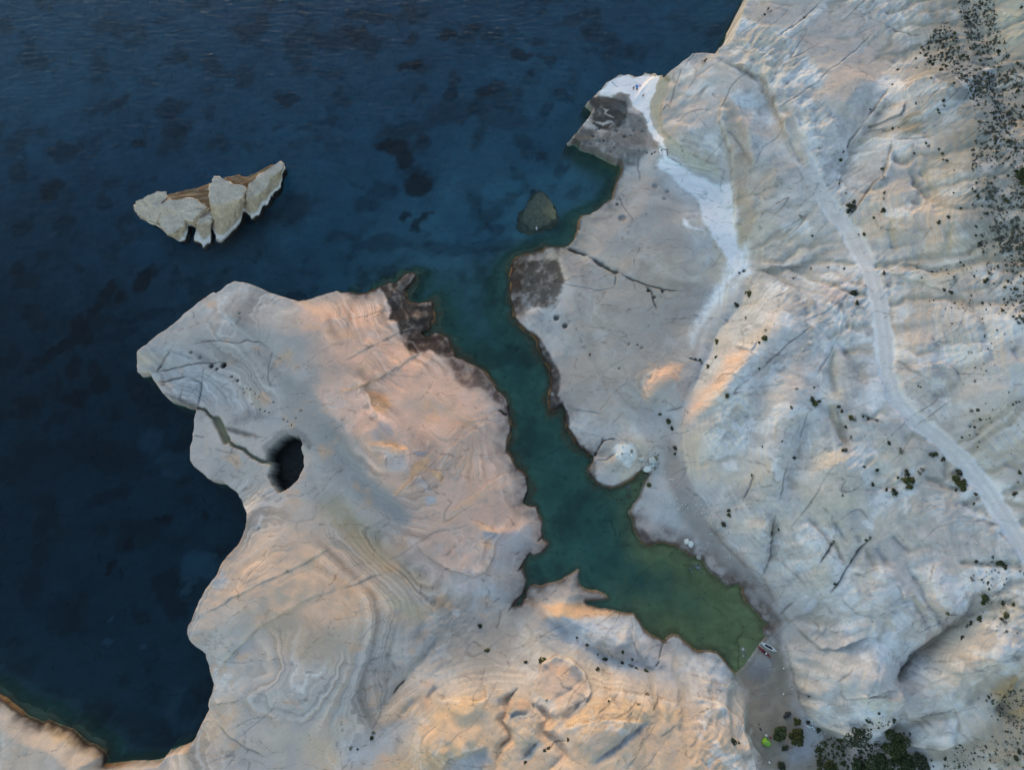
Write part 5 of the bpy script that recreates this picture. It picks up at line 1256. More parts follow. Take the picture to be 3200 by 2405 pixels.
def rock_block(name, sheet, pts, parent, seed, colour, n=150, foot=-2.5, lip=0.25, zbase=0.0, flare=1.0):
    """pts: (u, v, height[, foot u, foot v]) round the top edge; a foot without its own survey point stands under the edge"""
    rows = []
    for p in pts:
        t = unproj(ph(sheet, [p[:2]]), p[2])[0]
        if len(p) > 3:
            b = unproj(ph(sheet, [p[3:5]]), 0.0)[0]
        else:
            b = t
        rows.append((t[0], t[1], p[2], b[0], b[1]))
    R = resample(rows, n)
    if flare != 1.0:
        R[:, 3:5] = R[:, :2].mean(0) + (R[:, :2] - R[:, :2].mean(0)) * flare
    # break the edge up
    nz = vnoise3(np.stack([R[:, 0], R[:, 1], R[:, 0] * 0], 1), 1.3, seed) * 0.35
    cen = R[:, :2].mean(0); czt = R[:, 2].mean()
    dirv = R[:, :2] - cen; dirv /= np.linalg.norm(dirv, axis=1)[:, None] + 1e-6
    R[:, :2] += dirv * nz[:, None]; R[:, 3:5] += dirv * nz[:, None] * 1.2
    rings = []
    for k in (0.15, 0.3, 0.45, 0.58, 0.7, 0.8, 0.89, 0.96):
        rings.append(np.column_stack([cen + (R[:, :2] - cen) * k, czt + (R[:, 2] - czt) * (k ** 0.8) + lip * (1 - k) + 0.15]))
    for k in (0.0, 0.05, 0.12, 0.2, 0.28, 0.36, 0.44, 0.52, 0.6, 0.68, 0.76, 0.83, 0.89, 0.95, 1.0):
        rings.append(np.column_stack([R[:, :2] + (R[:, 3:5] - R[:, :2]) * k ** 0.9, R[:, 2] * (1 - k) + zbase * k]))
    inset = cen + (R[:, 3:5] - cen) * 0.98
    rings.append(np.column_stack([inset, np.full(n, foot)]))
    V = [np.array([[cen[0], cen[1], czt + lip + .15]])] + rings
    V = np.concatenate(V)
    d1 = vnoise3(V, 2.2, seed + 10); d2 = vnoise3(V, 0.8, seed + 20); d3 = vnoise3(V, 0.35, seed + 30)
    side = np.zeros(len(V)); side[1 + 8 * n:] = 1; side[-n:] = 0.3
    rad = V[:, :2] - cen; rad /= np.linalg.norm(rad, axis=1)[:, None] + 1e-6
    amp = d1 * 0.75 + np.abs(d2) * 0.6 - .15 + d3 * .22
    V[:, :2] += rad * (amp * side)[:, None]
    V[:, 2] += (d1 * 0.35 + np.abs(d2) * 0.22 + d3 * .1) * (1 - side) * (V[:, 2] > 0.3)
    F = [(0, 1 + i, 1 + (i + 1) % n) for i in range(n)]
    nr = len(rings)
    for r in range(nr - 1):
        a = 1 + r * n; b = a + n
        F += [(a + i, b + i, b + (i + 1) % n, a + (i + 1) % n) for i in range(n)]
    cols = colour(V, side, d1, d2)
    o = obj(name, mesh(name, V, F, ISLET_ROCK, True, cols), parent)
    return o

def stack_colour(V, side, d1, d2):
    z = V[:, 2]
    c = np.empty((len(V), 3)); c[:] = (.47, .415, .345)
    c *= 1 + d2[:, None] * 0.22 + d1[:, None] * .15
    tan = np.clip(side * (1 - ss(6.5, 8.5, z + d1)), 0, 1)[:, None]
    c = c * (1 - tan) + np.array((.42, .35, .245)) * (1 + .35 * d2[:, None]) * tan
    grey = (ss(.1, .5, d1) * side)[:, None] * .6
    c = c * (1 - grey) + np.array((.30, .27, .22)) * grey
    wh = (ss(1.7, 1.2, z + .35 * d1) * ss(.2, .5, z) * side)[:, None]
    c = c * (1 - wh) + np.array((.66, .67, .64)) * wh
    dk = (ss(.5, .15, z))[:, None]
    c = c * (1 - dk) + np.array((.10, .09, .07)) * dk
    return np.clip(c * np.array((1.06, .97, .97)), .02, .85)

def ledge_colour(V, side, d1, d2):
    c = np.empty((len(V), 3)); c[:] = (.21, .15, .09)
    k = ss(-.2, .3, d1)[:, None]
    c = c * (1 - k) + np.array((.17, .10, .06)) * k
    k = ss(.2, .5, d2)[:, None] * .7
    c = c * (1 - k) + np.array((.38, .33, .25)) * k
    return np.clip(c, .02, .8)

c0 = unproj(ph('J', [(1100, 650)]), 0.0)[0]
stack = empty('sea_stack', (0, 0, 0))
tag(stack, 'pale rocky islet split by black clefts, alone in the open sea', 'islet')
rock_block('rock_block', 'J', [(95,680,4.5),(110,640,5.5),(200,590,7),(390,515,8),(490,515,8),(525,590,7.6),(450,650,7.2),(430,760,6.4),(405,860,5.2),(380,940,3.6),(280,890,3),(150,815,3),(80,760,3.6)], stack, 3, stack_colour)
rock_block('rock_block', 'J', [(430,690,7.4),(530,595,7.8),(640,610,7.5),(780,585,7.5),(920,610,7),(990,660,6.4),(1060,710,5.4),(990,750,5.4),(900,850,5),(850,915,4.6),(760,890,4.6,800,950),(750,960,4.2,800,1040),(670,1020,4,770,1150),(590,1075,3.8,690,1175),(520,1078,3.4,610,1110),(430,960,3.8),(405,850,5)], stack, 5, stack_colour)
rock_block('rock_block', 'J', [(1140,305,9.5),(1210,305,9.5),(1290,350,9.4),(1400,400,9),(1540,420,8.4),(1580,470,8,1590,570),(1540,560,7.6,1560,720),(1470,620,7.2,1490,900),(1400,650,7.2,1440,990),(1330,660,7.2,1360,1090),(1250,665,7.4,1250,1190),(1150,680,7.6,1170,1170),(1100,640,8,1115,900),(1088,540,8.6),(1095,400,9)], stack, 7, stack_colour)
rock_block('rock_block', 'J', [(1050,755,3.6),(1120,760,4),(1115,850,3.8,1112,950),(1090,930,3.4,1105,1190),(1040,930,3.4,1000,1265),(970,945,3,965,1210),(930,950,2.8,870,1180),(900,880,3.3,880,1060)], stack, 9, stack_colour, n=90)
rock_block('rock_block', 'J', [(1580,480,6.4),(1600,400,6.8),(1700,340,6.4),(1850,220,5.6),(2020,105,5),(2065,145,4.6,2075,170),(2040,220,4.4,2040,310),(1960,290,4.4,2035,430),(1900,330,4.4,1985,515),(1860,420,4.4,1905,580),(1820,480,4.4,1870,650),(1760,540,4.4,1790,710),(1660,580,4.6,1750,830),(1600,600,4.6,1630,900),(1570,620,4.6,1580,830),(1555,560,5.2,1510,740)], stack, 11, stack_colour)
rock_block('ledge', 'J', [(500,610,.9),(530,545,.7),(700,510,.7),(950,450,.8),(1090,390,.8),(1300,320,.7),(1490,285,.7),(1560,315,.6),(1700,260,.6),(1900,150,.5),(1950,150,.5),(1900,300,.9),(1600,520,.9),(1480,900,.5),(1100,760,.6),(980,800,.6),(800,700,.9),(600,700,.9)], stack, 13, ledge_colour, lip=.4)

sub = empty('sunken_rock', (0, 0, 0))
tag(sub, 'submerged tan rock just under the surface off the right headland', 'rock')
def sunk_colour(V, side, d1, d2):
    c = np.empty((len(V), 3)); c[:] = (.46, .36, .22)
    k = ss(-1.6, -.4, V[:, 2])[:, None]
    c = c * (1 - k) + np.array((.66, .48, .25)) * k
    return np.clip(c * (1 + .4 * d2[:, None]), .02, .6)
rock_block('rock_block', 'B', [(1165,1420,-3.6),(1180,1370,-3.4),(1215,1320,-3.0),(1240,1275,-3.0),(1275,1245,-3.0),(1310,1255,-2.6),(1345,1290,-1.6),(1370,1330,-.8),(1385,1370,-.5),(1378,1415,-.7),(1345,1440,-1.6),(1310,1455,-2.4),(1270,1475,-3.0),(1225,1490,-3.6),(1185,1465,-3.8)], sub, 17, sunk_colour, n=110, foot=-10, lip=.5, zbase=-6.0, flare=1.3)

# ------------------------------------------------------------------ loose boulders
def boulder_mesh(seed, flat=0.7, angular=0.25):
    import bmesh
    bm = bmesh.new(); bmesh.ops.create_icosphere(bm, subdivisions=3, radius=1.0)
    V = np.array([v.co[:] for v in bm.verts])
    r = np.random.default_rng(seed)
    for _ in range(9):                                   # chop planes for a broken, angular look
        n = r.normal(size=3); n /= np.linalg.norm(n); dd = r.uniform(.55, .9)
        k = V @ n; over = np.maximum(k - dd, 0)
        V -= over[:, None] * n * (0.6 + angular)
    V *= (1 + 0.10 * vnoise3(V + seed, .7, seed) + .05 * vnoise3(V + seed, .3, seed))[:, None]
    V[:, 2] *= flat
    for v, c in zip(bm.verts, V):
        v.co = c
    me = bpy.data.meshes.new('boulder'); bm.to_mesh(me); bm.free()
    return me
PALE_STONE = rock_material('pale_boulder', fixed=(.50, .49, .45))
WHITE_STONE = rock_material('white_boulder', fixed=(.66, .66, .62))
BROWN_STONE = rock_material('brown_boulder', fixed=(.22, .19, .13))
GREY_STONE = rock_material('grey_boulder', fixed=(.34, .32, .29))
_bm = [boulder_mesh(k + 1, .55 + .1 * (k % 4)) for k in range(6)]
def boulder(c, p, r, mat, label, group=None, k=0, sq=1.0, rz=0.0, sink=.25):
    x, y, z = spot_on(c, p)
    R = r / CROP[c][2] * (CAM_H / FPX)
    me = _bm[k % 6].copy(); me.materials.append(mat)
    me.polygons.foreach_set('use_smooth', np.ones(len(me.polygons), bool))
    o = obj('boulder', me)
    o.location = (x, y, z + R * (.45 - sink)); o.scale = (R, R * sq, R * .9); o.rotation_euler = (0, 0, rz)
    tag(o, label, 'boulder', group)
    return o
G1 = 'boulders fallen beside the rounded knoll'
boulder('L', (752,493), 40, PALE_STONE, 'oval pale boulder at the right foot of the rounded knoll', G1, 0, .72, .1)
boulder('L', (736,450), 21, GREY_STONE, 'small grey boulder just above the oval pale one by the knoll', G1, 1)
boulder('L', (775,535), 22, PALE_STONE, 'narrow pale stone just below the oval boulder by the knoll', G1, 2, .7, 1.2)
boulder('L', (738,540), 14, PALE_STONE, 'tiny pale stone at the lower left of the oval boulder', G1, 3)
boulder('L', (870,508), 50, PALE_STONE, 'largest rounded pale boulder at the head of the small cove', G1, 4, 1.05, .6)
boulder('L', (812,607), 52, WHITE_STONE, 'bright white wedge shaped slab above the dark cove', G1, 5, .75, -.2)
boulder('L', (886,560), 21, WHITE_STONE, 'upright white stone below the largest rounded boulder', G1, 2, 1.5, .1)
boulder('L', (853,576), 19, WHITE_STONE, 'small white stone touching the top of the white wedge slab', G1, 3, 1.2)
boulder('L', (872,604), 18, PALE_STONE, 'small pale stone right of the white wedge slab', G1, 1)
boulder('L', (822,562), 15, PALE_STONE, 'small pale stone left of the upright white one', G1, 0)
boulder('L', (853,648), 24, GREY_STONE, 'tan grey stone below the white wedge slab at the cove edge', G1, 4, .8)
boulder('L', (915,603), 17, BROWN_STONE, 'dark stone right of the white wedge slab', G1, 1)
boulder('L', (706,630), 10, WHITE_STONE, 'left of two tiny white stones on the knoll flank', G1, 0)
boulder('L', (725,612), 11, WHITE_STONE, 'right of two tiny white stones on the knoll flank', G1, 2)
for i, (p, r) in enumerate([((918,470),18),((945,452),14),((938,495),16),((950,550),12),((912,425),8)]):
    boulder('L', p, r, BROWN_STONE, ['dark brown stone nearest the largest boulder', 'dark brown stone at the top right of the boulder pile', 'dark brown stone right of the largest boulder', 'dark brown stone lowest on the right of the boulder pile', 'smallest dark stone above the boulder pile'][i], G1, i)
G2 = 'boulders lying in the water of the small cove'
for i, (p, r, m_) in enumerate([((607,920),32,BROWN_STONE),((603,808),30,GREY_STONE),((525,960),20,BROWN_STONE),((480,965),14,BROWN_STONE),((800,685),22,GREY_STONE),((765,715),12,GREY_STONE),((690,850),16,BROWN_STONE),((630,860),12,GREY_STONE),((745,770),15,BROWN_STONE)]):
    boulder('L', p, r, m_, ['biggest brown boulder standing in the cove shallows', 'grey boulder against the lower edge of the knoll', 'brown boulder farthest left in the cove mouth', 'small brown stone at the tip of the cove reef', 'grey boulder at the top of the dark cove', 'small grey stone in the upper dark cove', 'brown stone in the middle of the cove', 'little grey stone left of the cove middle', 'dark brown stone in the narrow upper cove'][i], G2, i, .85, i)
G3 = 'white stones on the right bank'
boulder('L', (1268,1447), 34, WHITE_STONE, 'left of two larger white stones on the right bank', G3, 3, .9)
boulder('L', (1320,1472), 32, WHITE_STONE, 'right of two larger white stones on the right bank', G3, 5, 1.2)
boulder('L', (1289,1425), 14, WHITE_STONE, 'smallest white stone above the pair on the right bank', G3, 1)
boulder('L', (1415,1622), 30, GREY_STONE, 'grey boulder at the waterline below the pair of white stones', None, 2)
boulder('L', (1385,1640), 14, GREY_STONE, 'small grey stone left of the waterline boulder', None, 0)
boulder('L', (612,1110), 22, BROWN_STONE, 'brown stone wedged at the point below the cove', None, 4, 1.6, .5)
boulder('L', (475,455), 26, WHITE_STONE, 'pale block at the left of the white rubble on the knoll', 'blocks of white rubble on the knoll', 0)
boulder('L', (540,345), 16, WHITE_STONE, 'pale block at the top of the white rubble on the knoll', 'blocks of white rubble on the knoll', 1)
boulder('L', (650,455), 28, WHITE_STONE, 'large white block at the right of the rubble on the knoll', 'blocks of white rubble on the knoll', 2)
boulder('L', (640,405), 20, BROWN_STONE, 'rusty brown block among the white rubble on the knoll', 'blocks of white rubble on the knoll', 3)
boulder('L', (530,432), 12, BROWN_STONE, 'small rusty block in the middle of the white rubble', 'blocks of white rubble on the knoll', 4)
G4 = 'white blocks on the bleached path'
for i, (p, r) in enumerate([((1495,1440),26),((1458,1478),24),((1497,1503),15),((1522,1450),14),((1470,1502),12)]):
    boulder('K', p, r, WHITE_STONE, ['biggest white block of the cluster on the bleached path', 'left hand white block of the cluster on the bleached path', 'lowest white block of the cluster on the bleached path', 'right hand white block of the cluster on the bleached path', 'smallest white block of the cluster on the bleached path'][i], G4, i, 1.1, i * .8)
G5 = 'stones in the shallows by the right shore'
for i, (p, r) in enumerate([((95,347),15),((74,338),9),((112,352),10),((100,366),9),((60,376),7),((122,386),7),((50,355),7),((103,330),8)]):
    boulder('I', p, r, [PALE_STONE, GREY_STONE][i % 2], ['largest pale stone', 'upper left grey stone', 'right hand pale stone', 'lower grey stone', 'far left pale stone', 'lowest right grey stone', 'left hand pale stone', 'topmost grey stone'][i] + ' of the cluster in the green shallows', G5, i)
for i, p in enumerate([(105, 285), (150, 235), (655, 1003), (652, 1170), (705, 1135), (838, 1338), (560, 1610)]):
    boulder('I', p, [15, 12, 6, 6, 5, 6, 7][i], [GREY_STONE, GREY_STONE, WHITE_STONE, WHITE_STONE, WHITE_STONE, WHITE_STONE, WHITE_STONE][i],
            ['grey rock at the shore corner above the green shallows', 'grey rock up the bank from the shore corner', 'white pebble on the sand nearest the kayaks', 'white pebble midway along the beach', 'white pebble at the foot of the right hand cliff', 'white pebble above the row of white bags', 'white pebble under the cliff left of the beach head'][i], None, i)

# charcoal slab on the sand
sl_pts = [(830,165),(945,155),(975,205),(930,270),(820,325),(785,275),(815,240)]
q = np.array([spot_on('S', p) for p in sl_pts]); c = q.mean(0)
SLAB = plain('charcoal_stone', (.045, .045, .045), .9, .2, 3)
n = len(q); V = []; F = []
for k, (sc, hz) in enumerate([(1.0, -0.1), (1.0, 0.30), (0.93, 0.42)]):
    for p in q:
        V.append(((p[0] - c[0]) * sc, (p[1] - c[1]) * sc, hz + .05 * math.sin(p[0] * 3 + p[1] * 2)))
for r in range(2):
    F += [(r * n + i, (r + 1) * n + i, (r + 1) * n + (i + 1) % n, r * n + (i + 1) % n) for i in range(n)]
F.append(tuple(2 * n + i for i in range(n)))
o = obj('stone_slab', mesh('stone_slab', V, F, SLAB)); o.location = tuple(c)
tag(o, 'flat charcoal slab lying on the sand above the tamarisk trees', 'slab')

# ------------------------------------------------------------------ foliage
def leaf_material(name, c1, c2, c3):
    m, nt, out = nodes(name)
    b = N(nt, 'ShaderNodeBsdfPrincipled', i_Roughness=0.75); b.inputs['Specular IOR Level'].default_value = 0.15
    geo = N(nt, 'ShaderNodeNewGeometry'); oi = N(nt, 'ShaderNodeObjectInfo')
    rp = N(nt, 'ShaderNodeValToRGB')
    e = rp.color_ramp.elements
    e[0].color = (*c1, 1); e[1].color = (*c3, 1); e[1].position = 1.0
    mid = rp.color_ramp.elements.new(.5); mid.color = (*c2, 1)
    ns = N(nt, 'ShaderNodeTexNoise', i_Scale=1.3, i_Detail=3.0)
    nt.links.new(geo.outputs['Position'], ns.inputs['Vector'])
    ad = N(nt, 'ShaderNodeMath', operation='MULTIPLY_ADD'); ad.inputs[1].default_value = .45
    nt.links.new(geo.outputs['Random Per Island'], ad.inputs[0])
    ad2 = N(nt, 'ShaderNodeMath', operation='MULTIPLY_ADD'); ad2.inputs[1].default_value = .30; ad2.inputs[2].default_value = -.08
    nt.links.new(oi.outputs['Random'], ad2.inputs[0])
    ad3 = N(nt, 'ShaderNodeMath', operation='MULTIPLY_ADD'); ad3.inputs[1].default_value = .35
    nt.links.new(ns.outputs[0], ad3.inputs[0]); nt.links.new(ad2.outputs[0], ad3.inputs[2])
    nt.links.new(ad3.outputs[0], ad.inputs[2])
    nt.links.new(ad.outputs[0], rp.inputs[0]); nt.links.new(rp.outputs[0], b.inputs['Base Color'])
    nt.links.new(b.outputs[0], out.inputs[0])
    return m
LEAF_DARK = leaf_material('dark_scrub_leaves', (.026, .032, .020), (.048, .056, .034), (.10, .10, .065))
LEAF_SOFT = leaf_material('soft_scrub_leaves', (.05, .055, .042), (.08, .085, .065), (.13, .13, .10))
LEAF_OLIVE = leaf_material('olive_scrub_leaves', (.035, .042, .016), (.07, .075, .026), (.13, .125, .055))
LEAF_GREY = leaf_material('dry_scrub_leaves', (.06, .06, .048), (.10, .10, .08), (.17, .165, .13))
LEAF_TREE = leaf_material('tamarisk_leaves', (.022, .034, .016), (.05, .068, .028), (.115, .13, .058))
WOOD = plain('weathered_wood', (.10, .08, .06), .9, .2, 8)

def leaves(blobs, n, size, seed, up=0.25):
    """leaf clump faces spread through a set of ellipsoids (cx, cy, cz, rx, ry, rz)"""
    r = np.random.default_rng(seed)
    w = np.array([b[3] * b[4] for b in blobs]); w = w / w.sum()
    k = r.choice(len(blobs), n, p=w)
    B = np.array(blobs)[k]
    d = r.normal(size=(n, 3)); d /= np.linalg.norm(d, axis=1)[:, None]
    d[:, 2] = np.abs(d[:, 2]) * (1 - up) + d[:, 2] * up
    rad = r.uniform(0.45, 1.08, n) ** 0.6
    P = B[:, :3] + d * B[:, 3:6] * rad[:, None]
    nn = d + r.normal(size=(n, 3)) * 0.7; nn[:, 2] = np.abs(nn[:, 2]) + .25
    nn /= np.linalg.norm(nn, axis=1)[:, None]
    t = np.cross(nn, r.normal(size=(n, 3))); t /= np.linalg.norm(t, axis=1)[:, None] + 1e-9
    b = np.cross(nn, t)
    s = size * r.uniform(.55, 1.35, n)[:, None]
    el = r.uniform(.5, 1.0, n)[:, None]
    V = np.stack([P - t * s - b * s * el * .3, P - t * s * .1 - b * s * el, P + t * s + b * s * .2 * el, P + t * s * .1 + b * s * el], 1).reshape(-1, 3)
    F = np.arange(n * 4).reshape(-1, 4)
    return V, F

def stem_tube(p0, p1, r0, r1, k=5):
    p0 = np.array(p0, float); p1 = np.array(p1, float); d = p1 - p0
    a = np.cross(d, (0.3, .2, 1.0)); a /= np.linalg.norm(a) + 1e-9; b = np.cross(d, a); b /= np.linalg.norm(b) + 1e-9
    V = [p + (a * math.cos(t) + b * math.sin(t)) * r for p, r in ((p0, r0), (p1, r1)) for t in np.linspace(0, 2 * math.pi, k, endpoint=False)]
    F = [(i, (i + 1) % k, k + (i + 1) % k, k + i) for i in range(k)]
    return V, F

def join(parts):
    V, F, M, o = [], [], [], 0
    for v, f, m_ in parts:
        V += list(map(tuple, v)); F += [tuple(int(i) + o for i in q_) for q_ in f]; M += [m_] * len(f); o += len(v)
    return V, F, M

def bush_mesh(seed, mat, n=150, lobes=5, size=.17):
    r = np.random.default_rng(seed)
    bl = [(0, 0, .30, .62, .55, .38)]
    for _ in range(lobes):
        a = r.uniform(0, 6.28); q_ = r.uniform(.3, .72)
        rr = r.uniform(.25, .42)
        bl.append((math.cos(a) * q_, math.sin(a) * q_ * .9, .22 + r.uniform(-.05, .2), rr, rr, rr * .85))
    V, F = leaves(bl, n, size, seed)
    V[:, 2] = np.maximum(V[:, 2], -.05)
    parts = [(V, F, 0)]
    for _ in range(5):
        a = r.uniform(0, 6.28); parts.append((*stem_tube((0, 0, -.15), (math.cos(a) * .45, math.sin(a) * .45, .3), .035, .015, 4), 1))
    V, F, M = join(parts)
    me = mesh('scrub_bush', V, F, [mat, WOOD])
    me.polygons.foreach_set('material_index', np.array(M, np.int32))
    return me
BUSH = {'dark': [bush_mesh(100 + k, LEAF_DARK) for k in range(5)], 'olive': [bush_mesh(120 + k, LEAF_OLIVE) for k in range(4)],
        'dry': [bush_mesh(140 + k, LEAF_GREY, 90, 6, .13) for k in range(4)]}

BUSHES = {
 'F': [(430,245,28),(348,312,20),(408,397,10),(223,548,20),(214,650,14),(163,715,20),(110,668,12),(85,665,10),(50,660,10),(533,528,25),(538,475,12),(495,560,14),(290,900,20),(495,725,8),(745,520,7),(698,605,7),(840,925,20),(862,948,24),(885,940,16),(705,975,13),(850,848,9),(735,855,12),(1010,975,14),(1030,1000,14),(1085,1040,20),(1110,1050,20),(1055,1105,15),(1085,1170,15),(1045,1250,20),(720,1300,14),(1335,1205,15),(1410,1258,22),(1610,1280,22),(1640,1275,14),(1685,1310,18),(1175,1362,10),(1258,1380,14),(1230,1475,14),(1320,1507,14),(1370,1522,25),(1393,1428,10),(1450,1400,25),(1440,1450,26),(1480,1450,26),(1465,1490,26),(1530,1400,18),(1550,1375,16),(1785,1395,26),(1770,1440,30),(1800,1470,34),(1815,1500,24),(1765,1510,14),(1895,1535,14),(1885,1595,14),(2140,1530,20),(2175,1400,15),(2165,1460,12),(1033,1545,9),(447,1415,10),(1890,805,12),(1905,993,14),(1870,995,14),(1920,1055,12),(1885,1105,10),(1855,1100,8),(1900,1150,8),(1850,1155,8),(1805,1170,10),(1905,1230,8),(1955,950,8),(2070,350,14),(2190,405,12),(2135,390,10),(1105,240,30),(1130,300,18),(1940,305,12),(1300,110,14),(1690,215,14),(1735,230,18),(1960,160,22),(1885,130,10),(1045,78,10),(830,78,9),(940,70,12),(718,140,9),(2150,215,16),(1540,845,8),(1525,838,8),(1255,1060,12),(1165,1035,10),(1200,1050,10),(300,1645,16),(95,1445,7),(515,1230,8),(640,1195,8),(760,1190,7),(2105,160,10),(2180,130,10),(1790,40,10),(1820,60,10)],
 'C': [(1075,1330,24),(1100,1350,26),(1070,1370,22),(1105,1310,18),(760,1405,14),(1235,1412,14),(1297,1365,22),(1300,1290,10),(1305,1250,12),(1170,1520,16),(1135,1525,10),(1020,1038,16),(1040,985,10),(955,1135,6),(1055,1252,12),(1015,1190,10),(1357,838,14),(1398,830,8),(1505,672,8),(1355,550,9),(1215,712,8),(1395,455,12),(840,1530,10),(1720,1405,14),(1655,1445,16),(1290,1100,14),(1300,1150,10)],
 'Q': [(395,125,15),(390,160,12),(405,275,15),(400,325,14),(300,390,18),(330,420,16),(370,400,18),(420,400,18),(440,430,18),(390,450,18),(345,455,14),(550,440,25),(505,495,30),(270,500,18),(215,480,14),(360,545,25),(385,610,20),(125,610,25),(150,660,25),(205,635,28),(100,700,22),(165,730,22),(320,635,16),(485,655,20),(590,640,28),(380,692,20),(440,712,22),(660,730,28),(710,755,26),(870,800,26),(920,850,26),(1110,675,40),(225,815,28),(260,840,30),(370,920,35),(440,870,28),(435,790,25),(490,815,18),(535,1085,22),(240,1020,18),(450,990,16),(40,1350,20),(380,1240,14),(390,1330,28),(400,1380,26),(330,1440,24),(350,1470,20),(310,1585,14),(1410,105,30),(1360,840,30),(1410,870,34),(1450,890,30),(900,60,30),(880,120,20),(980,115,20),(1180,1180,25),(1270,1470,30),(1040,1470,32),(1060,1540,32),(700,240,32),(730,290,30),(1440,1400,34),(1360,1190,34),(930,970,30),(980,1030,30),(1130,980,22),(820,600,22),(40,770,24),(60,890,24)],
 'R': [(205,250,25),(170,205,22),(285,250,16),(335,285,20),(380,350,28),(440,425,25),(400,410,18),(20,330,22),(540,560,18),(530,850,18),(570,920,14),(515,950,14),(475,1155,28),(625,1050,20),(345,1215,25),(350,1260,16),(320,1240,16),(770,240,16),(655,330,12),(830,720,18),(780,790,24),(810,830,24),(840,890,25),(670,670,12),(695,795,12),(650,820,14),(620,765,12),(575,755,12),(1170,465,20),(1330,270,30),(1240,180,30),(1230,70,25),(1170,890,24),(1200,940,32),(1250,960,28),(1380,600,40),(1400,660,45),(1430,730,36),(1340,560,32),(960,1120,25),(1060,1190,20),(825,1285,20),(815,1405,20),(860,1500,22),(920,1615,20),(1360,1320,18),(1360,1410,20),(1195,1320,16),(1115,1415,14),(1050,1430,14),(1060,1320,16),(535,1590,12),(610,1640,14),(1370,920,18),(1320,1000,16),(1440,1030,18),(1080,200,22),(1030,275,14),(1245,400,18)],
 'H': [(207,1420,15),(198,1453,15),(63,1520,15),(105,1528,9),(900,728,18),(945,888,18),(1190,960,16),(1300,950,30),(1525,803,10),(1588,850,14),(1630,890,7),(1660,915,10),(1705,940,18),(1820,970,14),(1875,985,20),(1910,1000,14),(1970,1015,18),(1655,1008,16),(1885,945,10),(1820,895,14),(1978,1170,20),(1925,1235,12),(1328,1208,10),(1468,1462,14),(1340,1520,12),(1315,1535,12),(1188,1608,12),(810,1315,8),(1175,1053,8),(620,1130,8),(600,1050,8),(1730,1215,9)],
 'I': [(620,105,12),(975,180,9),(1210,160,15),(1185,175,12),(1870,425,16),(1955,545,28),(1940,580,18),(2060,330,24),(2085,350,16),(2040,320,16),(1900,310,14),(1715,650,14),(1860,715,20),(1840,735,14),(1800,805,18),(1910,680,22),(2070,580,16),(2140,590,16),(2090,660,26),(2085,710,16),(2060,680,14),(1980,490,10),(1140,1410,22),(1215,1350,16),(1190,1340,12),(1270,1295,10),(815,1180,9),(665,1520,24),(640,1630,32),(265,70,22),(300,10,16),(325,1475,24),(360,1480,12),(985,455,12)],
 'E': [(2060,1020,14),(2115,1070,24),(2140,1110,14),(2160,1235,18),(2158,1275,12),(1990,1475,20)],
 'M': [(1115,965,28),(925,990,18),(950,1070,18),(1465,950,14),(1675,800,20),(1515,880,18),(1305,1085,18),(1820,900,20),(1735,980,18),(1710,110,26),(1740,80,22),(2140,860,36),(2090,950,38),(405,440,36),(205,350,16),(105,470,20),(50,465,20),(630,620,26),(540,610,20)],
 'S': [(1590,570,70)],
}
# where a bush stands, told by things one can find
PLACES = [
 ((2330,930), 'in the pale gully left of the pink ridge'), ((2400,1050), 'on the tan slope right of the pale gully'), ((2270,1240), 'on the pink ridge beside the gully'),
 ((2110,1330), 'on the flat between the inlet knoll and the pink ridge'), ((2560,1260), 'at the foot of the tan folds below the track bend'), ((2640,1320), 'in the line under the turning place'),
 ((2650,920), 'beside the narrow top of the turning place'), ((2760,1530), 'in the loose group on the slope below the track'), ((2840,1500), 'in the dense clump midway down the lower track'),
 ((2990,1490), 'against the inner edge of the lower track'), ((3040,1330), 'in the scattered group uphill of the lower track'), ((3150,1520), 'at the right edge beyond the lower track'),
 ((3000,900), 'on the crack crossed slope right of the track'), ((3150,950), 'on the right edge above the track bend'), ((2560,660), 'beside the upper track under the long crevice'),
 ((2640,500), 'along the long dark crevice'), ((2750,640), 'on the plates right of the long crevice'), ((2790,400), 'on the ledges above the long crevice'),
 ((2940,110), 'in the thicket at the upper end of the white plates'), ((2890,170), 'in the dark cluster left of the upper thicket'), ((3000,170), 'on the strip behind the upper thicket'),
 ((2960,330), 'on the rounded brown hill of the upper right'), ((3120,150), 'in the top right corner'), ((3130,340), 'in the right edge scrub below the corner'),
 ((2920,480), 'in the dark row on the saddle'), ((3000,620), 'in the spotted slope right of the saddle'), ((2950,690), 'on the smooth shelf below the saddle'), ((3050,740), 'along the foot of the spotted slope'),
 ((3160,460), 'in the right edge scrub by the big green tree bush'), ((3160,700), 'low on the right edge scrub'),
 ((1150,2300), 'in the blue hollow at the lower left'), ((1520,1990), 'on the grey flat below the inlet'), ((1690,2060), 'near the orange dome'), ((1880,2060), 'in the row along the blue trough'),
 ((2000,2150), 'on the ochre slope under the blue trough'), ((1680,2320), 'between the winding orange gullies'), ((2440,1650), 'at the head of the split spur'),
 ((2700,1690), 'at the top of the black fissure'), ((3080,1830), 'on the grey slope under the lower track end'), ((3010,1960), 'along the blue ravine'), ((3140,1920), 'at the right edge above the blue ravine'),
 ((2700,2260), 'on the white bluff over the beach head'), ((2290,2310), 'on the cliff top left of the beach head'), ((2450,2340), 'on the sand by the green tent'), ((2790,2240), 'in the shaded cut behind the white bluff'),
 ((2930,2370), 'on the bare soil at the bottom edge'), ((3060,2350), 'on the speckled soil at the bottom right'), ((3110,2180), 'on the ochre bank at the right edge'), ((2560,2285), 'by the row of white bags'),
]
